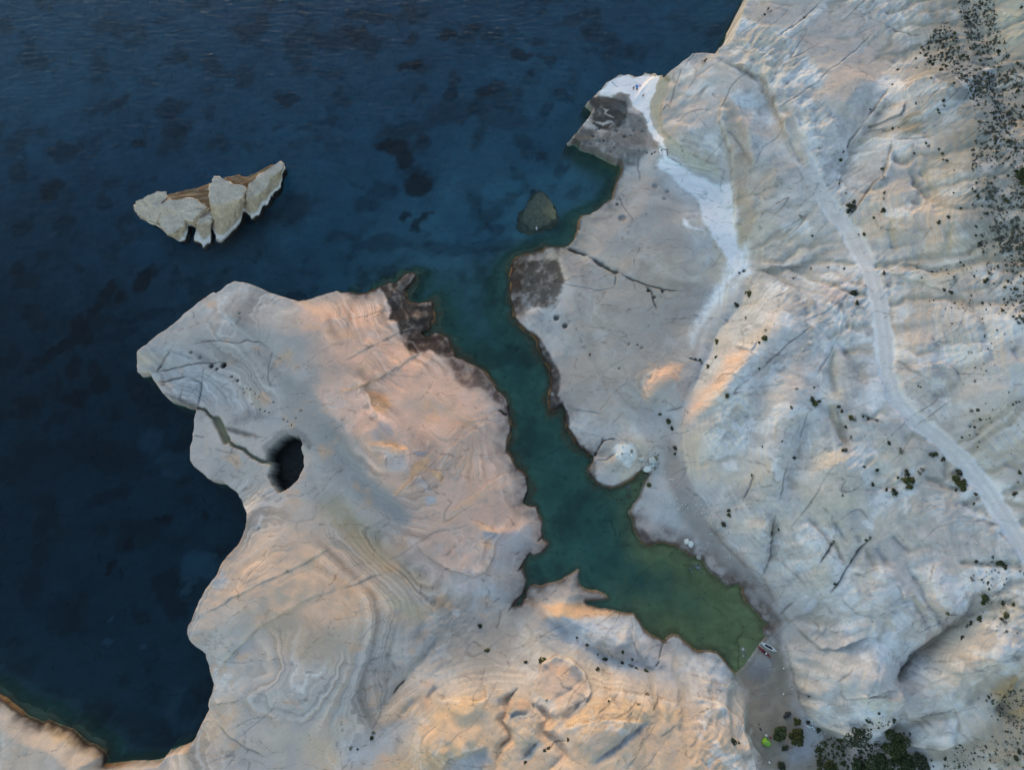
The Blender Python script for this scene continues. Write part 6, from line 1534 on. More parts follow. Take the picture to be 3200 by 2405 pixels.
ORD = ['first', 'second', 'third', 'fourth', 'fifth', 'sixth', 'seventh', 'eighth', 'ninth', 'tenth', 'eleventh', 'twelfth', 'thirteenth', 'fourteenth', 'fifteenth', 'sixteenth', 'seventeenth', 'eighteenth', 'nineteenth', 'twentieth']
allb = []
for c, lst in BUSHES.items():
    for (u, v, r) in lst:
        pp = ph(c, [(u, v)])[0]
        allb.append((pp[0], pp[1], r / CROP[c][2], c, (u, v)))
# the same bush read from two overlapping sheets counts once
allb.sort(key=lambda t: -t[2])
uniq = []
for b in allb:
    if all(math.hypot(b[0] - k[0], b[1] - k[1]) > 0.55 * (b[2] + k[2]) for k in uniq):
        uniq.append(b)
uniq = uniq[:300]
PX = np.array([p[0] for p in PLACES], float)
byplace = {}
for b in uniq:
    k = int(np.argmin(np.hypot(PX[:, 0] - b[0], PX[:, 1] - b[1])))
    byplace.setdefault(k, []).append(b)
rb = random.Random(5)
for k, lst in byplace.items():
    lst.sort(key=lambda t: t[0])
    for i, (px, py, r, c, uv) in enumerate(lst):
        x, y, z = spot_on(c, uv)
        scrubland = px > 2900 and py < 900
        t = rb.random()
        kind = 'dark' if t < .62 else ('olive' if t < .85 else 'dry')
        if r > 11 and t > .4: kind = 'olive'
        me = BUSH[kind][rb.randrange(len(BUSH[kind]))]
        o = obj('scrub_bush', me)
        R = r * (CAM_H / FPX) * 1.0
        o.location = (x, y, z - 0.03); o.scale = (R * rb.uniform(1.0, 1.25), R * rb.uniform(.95, 1.2), R * rb.uniform(.8, 1.15)); o.rotation_euler = (0, 0, rb.uniform(0, 6.28))
        colr = {'dark': 'dark', 'olive': 'olive', 'dry': 'dry'}[kind]
        nth = '' if len(lst) == 1 else ', ' + ORD[min(i, 19)] + ' from left'
        tag(o, f'{colr} bush {PLACES[k][1]}{nth}', 'bush', 'scrub bushes dotted over the pale rock')

# low scrub too small to count: one object per ground
def scatter(name, polys, count, label, seed, rmin=.10, rmax=.42, clump=6.0, mat=LEAF_DARK, thr=-.05):
    r = np.random.default_rng(seed)
    Vt, Ft, o_ = [], [], 0
    for sheet, poly, frac in polys:
        W = wxy(sheet, poly)
        lo, hi = W.min(0), W.max(0); need = int(count * frac); got = 0; guard = 0
        while got < need and guard < 60:
            guard += 1
            P = r.uniform(lo, hi, (4000, 2))
            ok = in_poly(P[:, 0], P[:, 1], W) & (fbm(P[:, 0], P[:, 1], clump, 3, seed) + .35 * r.normal(size=4000) * .6 > thr)
            P = P[ok][: need - got]; got += len(P)
            for x, y in P:
                R = rmin + (rmax - rmin) * r.random() ** 2.5
                z = ground(x, y)
                n = 9
                d = r.normal(size=(n, 3)); d[:, 2] = np.abs(d[:, 2])
                d /= np.linalg.norm(d, axis=1)[:, None]
                C = np.array((x, y, z)) + d * R * np.array((1, 1, .7)) * r.uniform(.3, .9, (n, 1))
                t = r.normal(size=(n, 3)); t -= (t * d).sum(1)[:, None] * d; t /= np.linalg.norm(t, axis=1)[:, None]
                b = np.cross(d, t); s = R * .55
                Vt.append(np.stack([C - t * s, C - b * s * .7, C + t * s, C + b * s * .7], 1).reshape(-1, 3))
                Ft.append(np.arange(n * 4).reshape(-1, 4) + o_); o_ += n * 4
    V = np.concatenate(Vt); F = np.concatenate(Ft)
    o = obj(name, mesh(name, V, F, mat)); o['kind'] = 'stuff'; o['label'] = label; o['category'] = 'scrub'
    return o
UR = [('P', [(2985,0),(3090,0),(3130,110),(3180,240),(3330,420),(3330,900),(3150,850),(3090,700),(3060,600),(3010,560),(3040,430),(3020,330),(3060,240),(3020,130)], .72), ('P', [(2925,90),(2960,70),(3010,150),(3060,260),(3030,330),(2960,250),(2890,230),(2880,150)], .12), ('P', [(3060,600),(3330,880),(3330,1300),(3170,1060),(3080,850),(3010,640)], .16)]
scatter('low_scrub', UR, 1500, 'low dark scrub speckling the upper right slopes', 41, rmax=.36, thr=.02, mat=LEAF_SOFT)
scatter('dry_scrub', UR, 3600, 'dry grey scrub between the dark bushes of the upper right', 43, mat=LEAF_GREY, thr=-.02, rmax=.6)
scatter('speckled_scrub', [('M', [(1250,800),(1900,560),(2212,450),(2300,1128),(1050,1128)], .6), ('M', [(1500,120),(2000,0),(2212,0),(2300,600),(1750,400)], .4)], 420, 'low dark scrub speckling the soil at the lower right', 45, rmax=.36, mat=LEAF_SOFT)
scatter('beach_undergrowth', [('I', [(860,1500),(1000,1450),(1150,1480),(1280,1450),(1330,1560),(1200,1700),(880,1700)], 1.0)], 420, 'grey green undergrowth between the beach and the dark grove', 47, mat=LEAF_OLIVE, rmin=.15, rmax=.6, thr=-.1)
scatter('slope_scrub', [('F', [(1400,30),(2200,0),(2211,1300),(1900,1250),(1700,500)], .6), ('I', [(1750,300),(2211,250),(2211,800),(1800,760)], .25), ('I', [(1080,1290),(1280,1280),(1290,1370),(1120,1400)], .15)], 330, 'sparse low scrub on the slopes right of the track', 49, rmax=.38, thr=.05)

# ------------------------------------------------------------------ trees
def tree(c, p, rad_px, hgt, label, seed, n=1500, mat=LEAF_TREE, lobes=7, stretch=1.0, name='tamarisk_tree', group=None, leaf=.19):
    x, y, z = spot_on(c, p)
    R = rad_px / CROP[c][2] * (CAM_H / FPX)
    r = np.random.default_rng(seed)
    root = empty(name, (x, y, z), r.uniform(0, 6.28))
    tag(root, label, 'tree', group)
    bl = []
    parts = [stem_tube((0, 0, -.3), (.1, .05, hgt * .4), .16, .11, 7)]
    for k in range(lobes):
        a = k * 6.28 / lobes + r.uniform(-.4, .4); q_ = R * r.uniform(.35, .72); rr = R * r.uniform(.30, .46)
        cz = hgt * r.uniform(.5, .78)
        bl.append((math.cos(a) * q_ * stretch, math.sin(a) * q_, cz, rr, rr, rr * .62))
        parts.append(stem_tube((.1, .05, hgt * .38), (math.cos(a) * q_ * .8 * stretch, math.sin(a) * q_ * .8, cz), .08, .03, 5))
    bl.append((0, 0, hgt * .72, R * .38, R * .38, R * .28))
    V, F = leaves(bl, n, leaf, seed, .5)
    obj('crown', mesh('crown', V, F, mat), root)
    V, F, M = join([(v, f, 0) for v, f in parts])
    obj('trunk', mesh('trunk', V, F, WOOD), root)
    return root
tree('S', (690,640), 160, 2.6, 'left half of the bushy tamarisk pair on the sand by the tent', 61, 1900)
tree('S', (1040,700), 185, 2.8, 'right half of the bushy tamarisk pair on the sand by the tent', 62, 2000, mat=LEAF_OLIVE)
tree('S', (1065,375), 92, 2.0, 'small tamarisk sprig above the bushy pair on the sand', 63, 700, mat=LEAF_OLIVE)
G6 = 'trees of the dark grove at the bottom edge'
tree('I', (1345,1480), 82, 3.6, 'olive tree at the top of the dark grove at the bottom edge', 64, 2400, mat=LEAF_OLIVE, group=G6, name='grove_tree')
tree('I', (1250,1620), 98, 4.0, 'broad dark tree on the left of the bottom grove', 65, 3000, group=G6, name='grove_tree')
tree('I', (1400,1600), 88, 4.0, 'dark tree in the middle of the bottom grove', 66, 2800, group=G6, name='grove_tree')
tree('I', (1505,1600), 62, 3.0, 'narrow dark tree on the right of the bottom grove', 67, 1500, group=G6, name='grove_tree', mat=LEAF_DARK)
tree('I', (1120,1440), 70, 1.6, 'flat spreading thicket under the white bluff', 68, 1300, group=G6, name='thicket', mat=LEAF_DARK, stretch=1.4)
tree('I', (1130,1650), 60, 2.2, 'low grey green tree at the left tip of the bottom grove', 69, 1200, group=G6, name='grove_tree')
tree('I', (950,1640), 55, 1.6, 'scrubby low tree nearest the sand at the bottom edge', 70, 900, group=G6, name='grove_tree', mat=LEAF_OLIVE)
tree('R', (1400,660), 95, 3.0, 'big green tree bush at the right edge beside a brown rock', 71, 1400, name='tree_bush')

# ------------------------------------------------------------------ kayaks
def kayak(c, a, b, width, hull_col, deck_col, label, style):
    p = np.array(spot_on(c, a)); q = np.array(spot_on(c, b))
    L = float(np.linalg.norm(q[:2] - p[:2])); mid = (p + q) / 2
    ang = math.atan2(q[1] - p[1], q[0] - p[0])
    root = empty('kayak', (mid[0], mid[1], max(mid[2], 0.0) + 0.02), ang)
    tag(root, label, 'kayak', 'kayaks drawn up at the beach')
    W = width / 2; n = 28
    ts = np.linspace(-1, 1, n)
    wid = lambda t: W * max(0.03, (1 - abs(t) ** 2.3)) ** 0.85
    sheer = lambda t: 0.30 + 0.14 * t * t
    keel = lambda t: 0.0 + 0.22 * abs(t) ** 4
    V, F = [], []
    for t in ts:                                   # hull: gunwale to keel to gunwale
        w = wid(t); h0 = keel(t); h1 = sheer(t)
        for s_, hh in ((-1, 1), (-.96, .55), (-.7, .15), (0, 0), (.7, .15), (.96, .55), (1, 1)):
            V.append((t * L / 2, s_ * w, h0 + (h1 - h0) * hh))
    for i in range(n - 1):
        for k in range(6):
            F.append((i * 7 + k, (i + 1) * 7 + k, (i + 1) * 7 + k + 1, i * 7 + k + 1))
    obj('hull', mesh('hull', V, F, hull_col, True), root)
    c0, c1 = style['cockpit']
    V, F = [], []                                   # decks fore and aft, with the rim left round the cockpit
    for t in ts:
        w = wid(t) * 0.99; h = sheer(t) + .002
        inn = 0.0 if (t < c0 or t > c1) else min(1.0, min(t - c0, c1 - t) / .09) ** .6 * style['open']
        V += [(t * L / 2, -w, h), (t * L / 2, -w * inn, h + .05 * (1 - inn)), (t * L / 2, w * inn, h + .05 * (1 - inn)), (t * L / 2, w, h)]
    for i in range(n - 1):
        F += [(i * 4, (i + 1) * 4, (i + 1) * 4 + 1, i * 4 + 1), (i * 4 + 2, (i + 1) * 4 + 2, (i + 1) * 4 + 3, i * 4 + 3)]
    obj('deck', mesh('deck', V, F, deck_col, False), root)
    V, F = [], []                                   # cockpit well
    cs = np.linspace(c0, c1, 14)
    for t in cs:
        w = wid(t) * style['open'] * min(1.0, min(t - c0, c1 - t) / .09 + .02) ** .6
        V += [(t * L / 2, -w, sheer(t) - .01), (t * L / 2, -w * .8, .10), (t * L / 2, w * .8, .10), (t * L / 2, w, sheer(t) - .01)]
    for i in range(13):
        for k in range(3):
            F.append((i * 4 + k, (i + 1) * 4 + k, (i + 1) * 4 + k + 1, i * 4 + k + 1))
    obj('cockpit', mesh('cockpit', V, F, BLACK, True), root)
    for t in style['seats']:
        V = [(t * L / 2 + x, y * W * .55, z) for z in (.12, .2) for x, y in ((-.22, -1), (.2, -1), (.2, 1), (-.22, 1))]
        V += [(t * L / 2 - .22 + x, y * W * .55, z) for z in (.2, .48) for x, y in ((-.05, -1), (.02, -1), (.02, 1), (-.05, 1))]
        bx = [(0, 3, 2, 1), (4, 5, 6, 7), (0, 1, 5, 4), (1, 2, 6, 5), (2, 3, 7, 6), (3, 0, 4, 7)]
        obj('seat', mesh('seat', V, bx + [tuple(i + 8 for i in f) for f in bx], DGREY), root)
    for t, w_, l_ in style['marks']:
        V = [(t * L / 2 + x * l_, y * wid(t) * w_, sheer(t) + z) for z in (.008, .06) for x, y in ((-1, -1), (1, -1), (1, 1), (-1, 1))]
        obj('hatch', mesh('hatch', V, [(0, 3, 2, 1), (4, 5, 6, 7), (0, 1, 5, 4), (1, 2, 6, 5), (2, 3, 7, 6), (3, 0, 4, 7)], DGREY), root)
    return root
BLACK = plain('black_lining', (.012, .012, .014), .7); DGREY = plain('dark_grey_plastic', (.03, .032, .035), .6)
KWHITE = plain('white_hull', (.68, .70, .70), .4, .05); KRED = plain('red_hull', (.22, .02, .025), .4, .12)
kayak('T', (548, 402), (938, 624), 0.98, KWHITE, KWHITE, 'white double kayak with long black cockpit on the wet sand', dict(cockpit=(-.52, .5), open=.62, seats=(-.25, .2), marks=((.72, .45, .10), (-.78, .4, .08), (.84, .3, .05))))
kayak('T', (472, 488), (792, 758), 0.66, KRED, KRED, 'red kayak with black cockpit and white bag beside the white one', dict(cockpit=(-.22, .2), open=.7, seats=(-.02,), marks=((-.6, .5, .1), (.62, .5, .1))))

def lump(name, p, dims, mat, label, cat, rz=0.0, parent=None, seed=1, group=None):
    import bmesh
    bm = bmesh.new(); bmesh.ops.create_icosphere(bm, subdivisions=2, radius=1.0)
    for v in bm.verts:                              # a soft box
        co = np.array(v.co[:]); co = np.sign(co) * np.abs(co) ** 0.6
        k = 1 + .08 * math.sin(5 * co[0] + seed) * math.cos(4 * co[1] + 2 * seed)
        v.co = (co[0] * dims[0] / 2 * k, co[1] * dims[1] / 2 * k, (co[2] * .5 + .45) * dims[2])
    me = bpy.data.meshes.new(name); bm.to_mesh(me); bm.free(); me.materials.append(mat)
    me.polygons.foreach_set('use_smooth', np.ones(len(me.polygons), bool))
    o = obj(name, me, parent); o.location = p; o.rotation_euler = (0, 0, rz)
    if label: tag(o, label, cat, group)
    return o
def strap(parent, dims, mat, x=0.0):
    w = .05; V = []; ang = np.linspace(0, 2 * math.pi, 16, endpoint=False)
    for sx in (-w, w):
        for a in ang:
            V.append((x + sx, math.copysign(abs(math.cos(a)) ** .6, math.cos(a)) * dims[1] / 2 * 1.06, (math.copysign(abs(math.sin(a)) ** .6, math.sin(a)) * .5 + .45) * dims[2] * 1.04))
    F = [(i, (i + 1) % 16, 16 + (i + 1) % 16, 16 + i) for i in range(16)]
    obj('strap', mesh('strap', V, F, mat), parent)
FABW = plain('white_fabric', (.66, .70, .70), .8, .08); FABK = plain('black_fabric', (.018, .02, .024), .85, .2); FABR = plain('red_fabric', (.20, .03, .035), .8, .15)
FABB = plain('blue_towel', (.10, .22, .52), .9, .1); FABP = plain('pink_towel', (.62, .52, .58), .9, .06)
x, y, z = spot_on('T', (674, 658)); lump('dry_bag', (x, y, z + .42), (.42, .42, .34), FABW, 'round white bag lying on the red kayak', 'bag', seed=2)
x, y, z = spot_on('S', (398, 705)); o = lump('bag', (x, y, z), (.62, .58, .42), FABW, 'white bag standing above the green tent', 'bag', .5, seed=3); strap(o, (.62, .58, .42), FABK, .12)
x, y, z = spot_on('S', (490, 755)); o = lump('bag', (x, y, z), (.62, .36, .22), FABR, 'small dark red bag right of the green tent', 'bag', -.8, seed=4); strap(o, (.62, .36, .22), FABK)
x, y, z = spot_on('S', (265, 562)); o = lump('bag', (x, y, z), (.62, .32, .26), FABK, 'black bag on the sand above the green tent', 'bag', -.9, seed=5); strap(o, (.62, .32, .26), DGREY)
x, y, z = spot_on('S', (222, 446)); o = lump('bag', (x, y, z), (.36, .2, .16), FABK, 'smallest dark bag farthest up the sand from the tent', 'bag', .5, seed=6); strap(o, (.36, .2, .16), DGREY)
x, y, z = spot_on('S', (1350, 400)); o = lump('bag', (x, y, z), (.95, .8, .5), FABK, 'big black sack above the row of white bags', 'bag', .2, seed=7); strap(o, (.95, .8, .5), DGREY)
for i, (p, dm) in enumerate([((1357,487),(.62,.55,.45)), ((1402,510),(.55,.5,.4)), ((1452,502),(.55,.5,.42)), ((1482,536),(.6,.5,.42))]):
    x, y, z = spot_on('S', p)
    o = lump('bag', (x, y, z), dm, FABW, ['first', 'second', 'third', 'last'][i] + ' of four white bags in a row under the right cliff, from left', 'bag', .9 + .3 * i, seed=8 + i, group='row of white bags')
    strap(o, dm, FABK, .1)

# ------------------------------------------------------------------ green dome tent
x, y, z = spot_on('S', (392, 850))
tent = empty('tent', (x, y, z)); tag(tent, 'bright green dome tent pitched on the sand', 'tent')
TG = plain('green_nylon', (.20, .42, .04), .55, .08); TGD = plain('dark_green_nylon', (.05, .13, .02), .6, .1); TP = plain('tent_pole', (.30, .30, .28), .4)
k7 = CAM_H / FPX / 7.373
foot = [((u - 392) * k7, -(v - 850) * k7) for u, v in [(298, 838), (372, 752), (456, 826), (492, 882), (468, 940), (398, 948), (348, 925), (300, 892)]]
foot = np.array(foot); n = len(foot)
V, F = [], []; lev = [(1.0, 0.0), (.97, .22), (.88, .5), (.72, .78), (.48, .98), (.22, 1.08)]
for sc, hz in lev:
    for f in foot:
        V.append((f[0] * sc, f[1] * sc, hz))
V.append((0, 0, 1.1))
for r in range(len(lev) - 1):
    F += [(r * n + i, r * n + (i + 1) % n, (r + 1) * n + (i + 1) % n, (r + 1) * n + i) for i in range(n)]
F += [((len(lev) - 1) * n + i, (len(lev) - 1) * n + (i + 1) % n, len(V) - 1) for i in range(n)]
obj('canopy', mesh('canopy', V, F, TG), tent)
V = [(f[0] * s_, f[1] * s_, h_) for s_, h_ in ((1.10, .01), (.99, .10)) for f in foot]
obj('skirt', mesh('skirt', V, [(i, (i + 1) % n, n + (i + 1) % n, n + i) for i in range(n)], TGD), tent)
for a0, a1 in ((0, 4), (2, 6), (1, 5), (3, 7)):
    pts = [np.array((*foot[a0] * sc * 1.015, hz + .012)) for sc, hz in lev] + [np.array((0, 0, 1.12))] + [np.array((*foot[a1] * sc * 1.015, hz + .012)) for sc, hz in lev[::-1]]
    V, F, M = join([(*stem_tube(pts[i], pts[i + 1], .012, .012, 5), 0) for i in range(len(pts) - 1)])
    obj('pole', mesh('pole', V, F, TP), tent)
d0, d1 = foot[1], foot[2]
V = [((d0 * (1 - t) + d1 * t) * s_ * 1.02)[k] if k < 2 else h_ for s_, h_ in ((.985, .1), (.9, .48), (.8, .66)) for t in (.25, .75) for k in range(3)]
V = np.array(V).reshape(-1, 3)
obj('door', mesh('door', V, [(0, 1, 3, 2), (2, 3, 5, 4)], TGD), tent)
for i in (0, 2, 4, 6):
    V, F = stem_tube((*foot[i] * .9, .45), (*foot[i] * 1.75, .02), .012, .012, 4)
    obj('guy_line', mesh('guy_line', V, F, TP), tent)

# ------------------------------------------------------------------ towels
def towel(c, p, w, l, rz, mat, label):
    x, y, z = spot_on(c, p)
    nx_, ny_ = 7, 9; V, F = [], []
    for lay in (0, 1):
        for j in range(ny_):
            for i in range(nx_):
                u = (i / (nx_ - 1) - .5) * w; v = (j / (ny_ - 1) - .5) * l
                V.append((u, v, .05 + .025 * math.sin(6 * u + 4 * v) + lay * .025))
    for lay in (0, 1):
        b = lay * nx_ * ny_
        F += [(b + j * nx_ + i, b + j * nx_ + i + 1, b + (j + 1) * nx_ + i + 1, b + (j + 1) * nx_ + i) for j in range(ny_ - 1) for i in range(nx_ - 1)]
    o = obj('towel', mesh('towel', V, F, mat, True)); o.location = (x, y, z); o.rotation_euler = (0, 0, rz)
    return tag(o, label, 'towel', 'towels on the white ledge')
towel('V', (776, 392), 0.75, 0.95, .25, FABB, 'blue towel spread on the white ledge')
towel('V', (832, 378), 0.7, 0.8, .3, FABP, 'pale pink towel right of the blue one on the white ledge')
x, y, z = spot_on('V', (776, 443)); o = lump('backpack', (x, y, z), (.42, .5, .38), FABK, 'black backpack below the blue towel on the white ledge', 'backpack', .4, seed=21); strap(o, (.42, .5, .38), DGREY)
x, y, z = spot_on('P', (2388, 49)); o = lump('backpack', (x, y, z), (.42, .52, .5), FABK, 'dark backpack beside the two people on the top headland', 'backpack', .3, seed=22); strap(o, (.42, .52, .5), DGREY)
x, y, z = spot_on('P', (2383, 45.5)); o = lump('bag', (x, y, z), (.42, .34, .25), FABW, 'white bag next to the dark backpack on the top headland', 'bag', .6, seed=23); strap(o, (.42, .34, .25), DGREY)
x, y, z = spot_on('P', (2207, 187)); o = lump('backpack', (x, y, z), (.32, .5, .3), FABK, 'dark backpack right of the sitting pair on the cliff edge', 'backpack', .7, seed=24); strap(o, (.32, .5, .3), DGREY)

# ------------------------------------------------------------------ people
SKIN = plain('skin', (.42, .26, .19), .6, .05); HAIR = plain('dark_hair', (.02, .015, .012), .7, .2)
C_BLACK = plain('black_cloth', (.02, .018, .022), .85, .15); C_DARK = plain('dark_plum_cloth', (.05, .03, .04), .85, .15); C_GREY = plain('grey_cloth', (.12, .12, .14), .85, .15)
C_PALE = plain('pale_cloth', (.40, .38, .36), .85, .1); C_SWIM = plain('swimwear', (.10, .05, .05), .8, .1); C_RED = plain('dark_red_cloth', (.09, .02, .02), .85, .15)
def skinned(name, pts, edges, rad, mat, parent, sub=1):
    me = bpy.data.meshes.new(name); me.from_pydata(pts, edges, [])
    o = bpy.data.objects.new(name, me); COL.objects.link(o)
    o.modifiers.new('Skin', 'SKIN')
    for i, r in enumerate(rad):
        me.skin_vertices[0].data[i].radius = (r, r)
    me.skin_vertices[0].data[0].use_root = True
    sb_ = o.modifiers.new('Sub', 'SUBSURF'); sb_.levels = sub; sb_.render_levels = sub
    dg = bpy.context.evaluated_depsgraph_get(); dg.update()
    m2 = bpy.data.meshes.new_from_object(o.evaluated_get(dg))
    bpy.data.objects.remove(o); bpy.data.meshes.remove(me)
    m2.name = name; m2.materials.clear(); m2.materials.append(mat)
    m2.polygons.foreach_set('use_smooth', np.ones(len(m2.polygons), bool))
    return obj(name, m2, parent)
def person(c, p, rz, label, pose, top, bottom, group=None, scale=1.0):
    x, y, z = spot_on(c, p)
    root = empty('person', (x, y, z), rz); tag(root, label, 'person', group); root.scale = (scale,) * 3
    J = {'pel': (0, 0, .96), 'bel': (0, .01, 1.12), 'che': (0, 0, 1.32), 'nec': (0, 0, 1.48), 'hd1': (0, .015, 1.58), 'hd2': (0, .02, 1.70)}
    for s_, n_ in ((-1, 'L'), (1, 'R')):
        J.update({'sh' + n_: (s_ * .18, 0, 1.42), 'el' + n_: (s_ * .26, .02, 1.15), 'wr' + n_: (s_ * .29, .10, .92), 'ha' + n_: (s_ * .29, .13, .83),
                  'hi' + n_: (s_ * .10, 0, .92), 'kn' + n_: (s_ * .12, .03, .50), 'an' + n_: (s_ * .13, 0, .09), 'to' + n_: (s_ * .15, .16, .04)})
    if pose == 'akimbo':
        J.update({'elR': (.40, .02, 1.22), 'wrR': (.36, .14, 1.40), 'haR': (.33, .18, 1.48), 'knL': (-.16, .05, .5), 'anL': (-.22, .02, .09), 'toL': (-.27, .17, .04)})
    if pose == 'stride':
        J.update({'knL': (-.11, .16, .52), 'anL': (-.11, .22, .10), 'toL': (-.12, .38, .05), 'knR': (.11, -.06, .50), 'anR': (.12, -.26, .12), 'toR': (.13, -.12, .04)})
    if pose == 'sit':
        d = -.78
        J = {k: (v[0], v[1] - .02, v[2] + d) if k[:2] not in ('kn', 'an', 'to') else v for k, v in J.items()}
        for s_, n_ in ((-1, 'L'), (1, 'R')):
            J.update({'kn' + n_: (s_ * .16, .42, .46), 'an' + n_: (s_ * .14, .62, .09), 'to' + n_: (s_ * .16, .78, .05), 'el' + n_: (s_ * .27, .20, .44), 'wr' + n_: (s_ * .16, .40, .50), 'ha' + n_: (s_ * .08, .46, .50)})
    R = {'pel': .135, 'bel': .115, 'che': .135, 'nec': .055, 'hd1': .085, 'hd2': .09, 'sh': .062, 'el': .042, 'wr': .03, 'ha': .036, 'hi': .095, 'kn': .06, 'an': .042, 'to': .035}
    rad = lambda k: R.get(k, R.get(k[:2]))
    ks = list(J); E = [('pel', 'bel'), ('bel', 'che'), ('che', 'nec'), ('nec', 'hd1'), ('hd1', 'hd2')]
    for n_ in 'LR':
        E += [('che', 'sh' + n_), ('sh' + n_, 'el' + n_), ('el' + n_, 'wr' + n_), ('wr' + n_, 'ha' + n_), ('pel', 'hi' + n_), ('hi' + n_, 'kn' + n_), ('kn' + n_, 'an' + n_), ('an' + n_, 'to' + n_)]
    body = skinned('body', [J[k] for k in ks], [(ks.index(a), ks.index(b)) for a, b in E], [rad(k) for k in ks], SKIN, root)
    # fingers, nose and ears join the same body surface
    me = body.data; V = [tuple(v.co) for v in me.vertices]; F = [tuple(p_.vertices) for p_ in me.polygons]
    parts = [(V, F, 0)]
    for n_ in 'LR':
        h = np.array(J['ha' + n_]); w = np.array(J['wr' + n_]); d = h - w; d /= np.linalg.norm(d); sd = np.cross(d, (0, 1, .2)); sd /= np.linalg.norm(sd)
        for i, ln in enumerate((.07, .085, .08, .065)):
            b0 = h + sd * (.03 - .02 * i); m_ = b0 + d * ln * .6 + np.array((0, .012, 0)); parts.append((*stem_tube(b0, m_, .010, .009, 5), 0)); parts.append((*stem_tube(m_, m_ + d * ln * .4 + np.array((0, .02, 0)), .009, .006, 5), 0))
        parts.append((*stem_tube(h - d * .03 + sd * .02, h + d * .02 + sd * .065, .012, .008, 5), 0))
    hd = np.array(J['hd1'])
    parts.append((*stem_tube(hd + (0, .075, .035), hd + (0, .115, .005), .012, .016, 5), 0))
    for s_ in (-1, 1):
        parts.append((*stem_tube(hd + (s_ * .075, 0, .05), hd + (s_ * .095, -.01, .02), .02, .016, 5), 0))
    V, F, M = join(parts)
    me2 = mesh('body', V, F, SKIN, True); body.data = me2
    def garment(name, keys, mat, k):
        q = [a for a in keys]; ee = [(q.index(a), q.index(b)) for a, b in E if a in q and b in q]
        skinned(name, [J[a] for a in q], ee, [rad(a) * k for a in q], mat, root)
    if top is not None:
        garment('top', ['bel', 'pel', 'che', 'shL', 'shR', 'elL', 'elR'], top, 1.16)
    if bottom is not None:
        garment('trousers', ['pel', 'hiL', 'hiR', 'knL', 'knR'] + (['anL', 'anR'] if top is not None else []), bottom, 1.18)
    h1 = np.array(J['hd2'])
    skinned('hair', [tuple(h1 + (0, .0, .035)), tuple(h1 + (0, -.045, -.02)), tuple(h1 + (0, -.05, -.10))], [(0, 1), (1, 2)], [.088, .085, .06], HAIR, root)
    return root
person('V', (711, 455), 2.2, 'person in dark clothes standing left of the blue towel on the white ledge', 'stand', C_DARK, C_DARK)
person('V', (876, 583), .4, 'person in swimwear with one arm raised on the white ledge', 'akimbo', None, C_SWIM)
person('P', (1843.5, 1107), 2.6, 'person in dark clothes sitting alone on the smooth right bank', 'sit', C_RED, C_BLACK)
person('P', (2397, 35.5), 2.9, 'person in black, upper of two standing on the top headland', 'stand', C_BLACK, C_BLACK)
person('P', (2404, 45), 3.3, 'person in a dark jacket, lower of two standing on the top headland', 'stride', C_GREY, C_PALE)
person('P', (2201, 192), 3.0, 'person in black sitting at the cliff edge above the white ledge', 'sit', C_BLACK, C_BLACK)
person('P', (2192, 199), 2.7, 'person in pale clothes standing left of the one sitting in black', 'stand', C_PALE, C_PALE)

# ------------------------------------------------------------------ gull over the water
pg = unproj(ph('P', [(1676.5, 714)]), 4.0)[0]
gull = empty('seagull', (pg[0], pg[1], 4.0), math.radians(8)); tag(gull, 'white seagull flying low beside the submerged rock', 'bird')
GW = plain('white_feathers', (.72, .74, .73), .8, .05); GG = plain('grey_feathers', (.50, .53, .55), .8, .06); GY_ = plain('yellow_beak', (.6, .42, .08), .5)
skinned('body', [(-.24, 0, .0), (-.10, 0, .0), (.06, 0, .02), (.17, 0, .05), (.23, 0, .06)], [(0, 1), (1, 2), (2, 3), (3, 4)], [.035, .075, .08, .055, .045], GW, gull)
V, F = stem_tube((.26, 0, .055), (.34, 0, .045), .018, .006, 6); obj('beak', mesh('beak', V, F, GY_), gull)
for s_ in (-1, 1):
    V = []
    for t, cx, ch, zz in ((0, .03, .17, .03), (.35, .10, .17, .13), (.7, .05, .13, .11), (1.0, -.10, .04, .06)):
        for dz in (-.008, .012):
            V += [(cx + ch * .5, s_ * (.05 + t * .60), zz + dz), (cx - ch * .5, s_ * (.05 + t * .60), zz + dz)]
    F = []
    for i in range(3):
        a = i * 4; b = a + 4
        F += [(a, b, b + 1, a + 1), (a + 2, a + 3, b + 3, b + 2), (a, a + 2, b + 2, b), (a + 1, b + 1, b + 3, a + 3)]
    F += [(12, 13, 15, 14), (0, 1, 3, 2)]
    obj('wing', mesh('wing', V, F, GG), gull)
V = [(-.22, -.03, -.005), (-.22, .03, -.005), (-.36, .08, 0), (-.36, -.08, 0), (-.22, -.03, .012), (-.22, .03, .012), (-.36, .08, .012), (-.36, -.08, .012)]
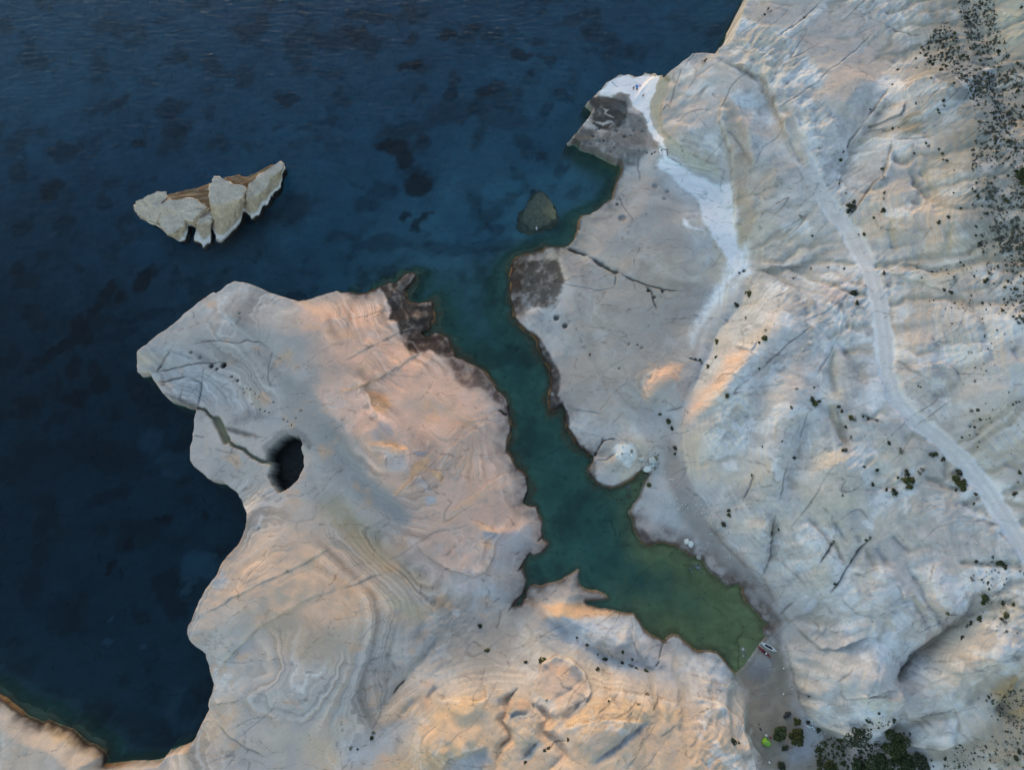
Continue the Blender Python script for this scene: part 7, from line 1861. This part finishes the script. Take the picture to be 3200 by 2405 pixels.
obj('tail', mesh('tail', V, [(0, 1, 2, 3), (7, 6, 5, 4), (0, 4, 5, 1), (1, 5, 6, 2), (2, 6, 7, 3), (3, 7, 4, 0)], GW), gull)

# ------------------------------------------------------------------ loose stones, too many and too small to count
def stones(name, polys, count, label, seed, mat, rmin=.08, rmax=.34):
    r = np.random.default_rng(seed); Vt, Ft, o_ = [], [], 0
    base = np.array([(1, 0, 0), (.3, .95, 0), (-.8, .6, 0), (-.8, -.6, 0), (.3, -.95, 0), (.1, .1, .75)])
    tri = np.array([(0, 1, 5), (1, 2, 5), (2, 3, 5), (3, 4, 5), (4, 0, 5)])
    for sheet, poly, frac in polys:
        W = wxy(sheet, poly); lo, hi = W.min(0), W.max(0); need = int(count * frac); got = 0; guard = 0
        while got < need and guard < 50:
            guard += 1
            P = r.uniform(lo, hi, (3000, 2))
            P = P[in_poly(P[:, 0], P[:, 1], W) & (fbm(P[:, 0], P[:, 1], 5.0, 3, seed) > .10)][: need - got]; got += len(P)
            for x, y in P:
                R = rmin + (rmax - rmin) * r.random() ** 4; a = r.uniform(0, 6.28)
                v = base * R * r.uniform(.7, 1.3, (6, 3)); v = np.column_stack([v[:, 0] * math.cos(a) - v[:, 1] * math.sin(a), v[:, 0] * math.sin(a) + v[:, 1] * math.cos(a), v[:, 2]])
                Vt.append(v + (x, y, ground(x, y) - .02)); Ft.append(tri + o_); o_ += 6
    o = obj(name, mesh(name, np.concatenate(Vt), np.concatenate(Ft), mat)); o['kind'] = 'stuff'; o['label'] = label; o['category'] = 'stones'
    return o
stones('loose_stones', [('P', [(2300,300),(2900,200),(2950,900),(3150,1400),(3150,2000),(2700,2200),(2450,1900),(2200,1400),(2350,900)], .75), ('P', [(2020,1380),(2120,1500),(2330,1720),(2250,1760),(2060,1600)], .25)], 1500, 'loose pale stones strewn over the right hand slopes', 91, PALE_STONE)
stones('dark_stones', [('P', [(1000,1900),(1700,1900),(2200,2150),(2250,2400),(950,2400),(950,2050)], .5), ('P', [(2300,300),(2900,200),(3150,1400),(3150,2000),(2700,2200),(2200,1400)], .5)], 700, 'small dark stones scattered over the lower and right hand rock', 93, GREY_STONE, .06, .26)
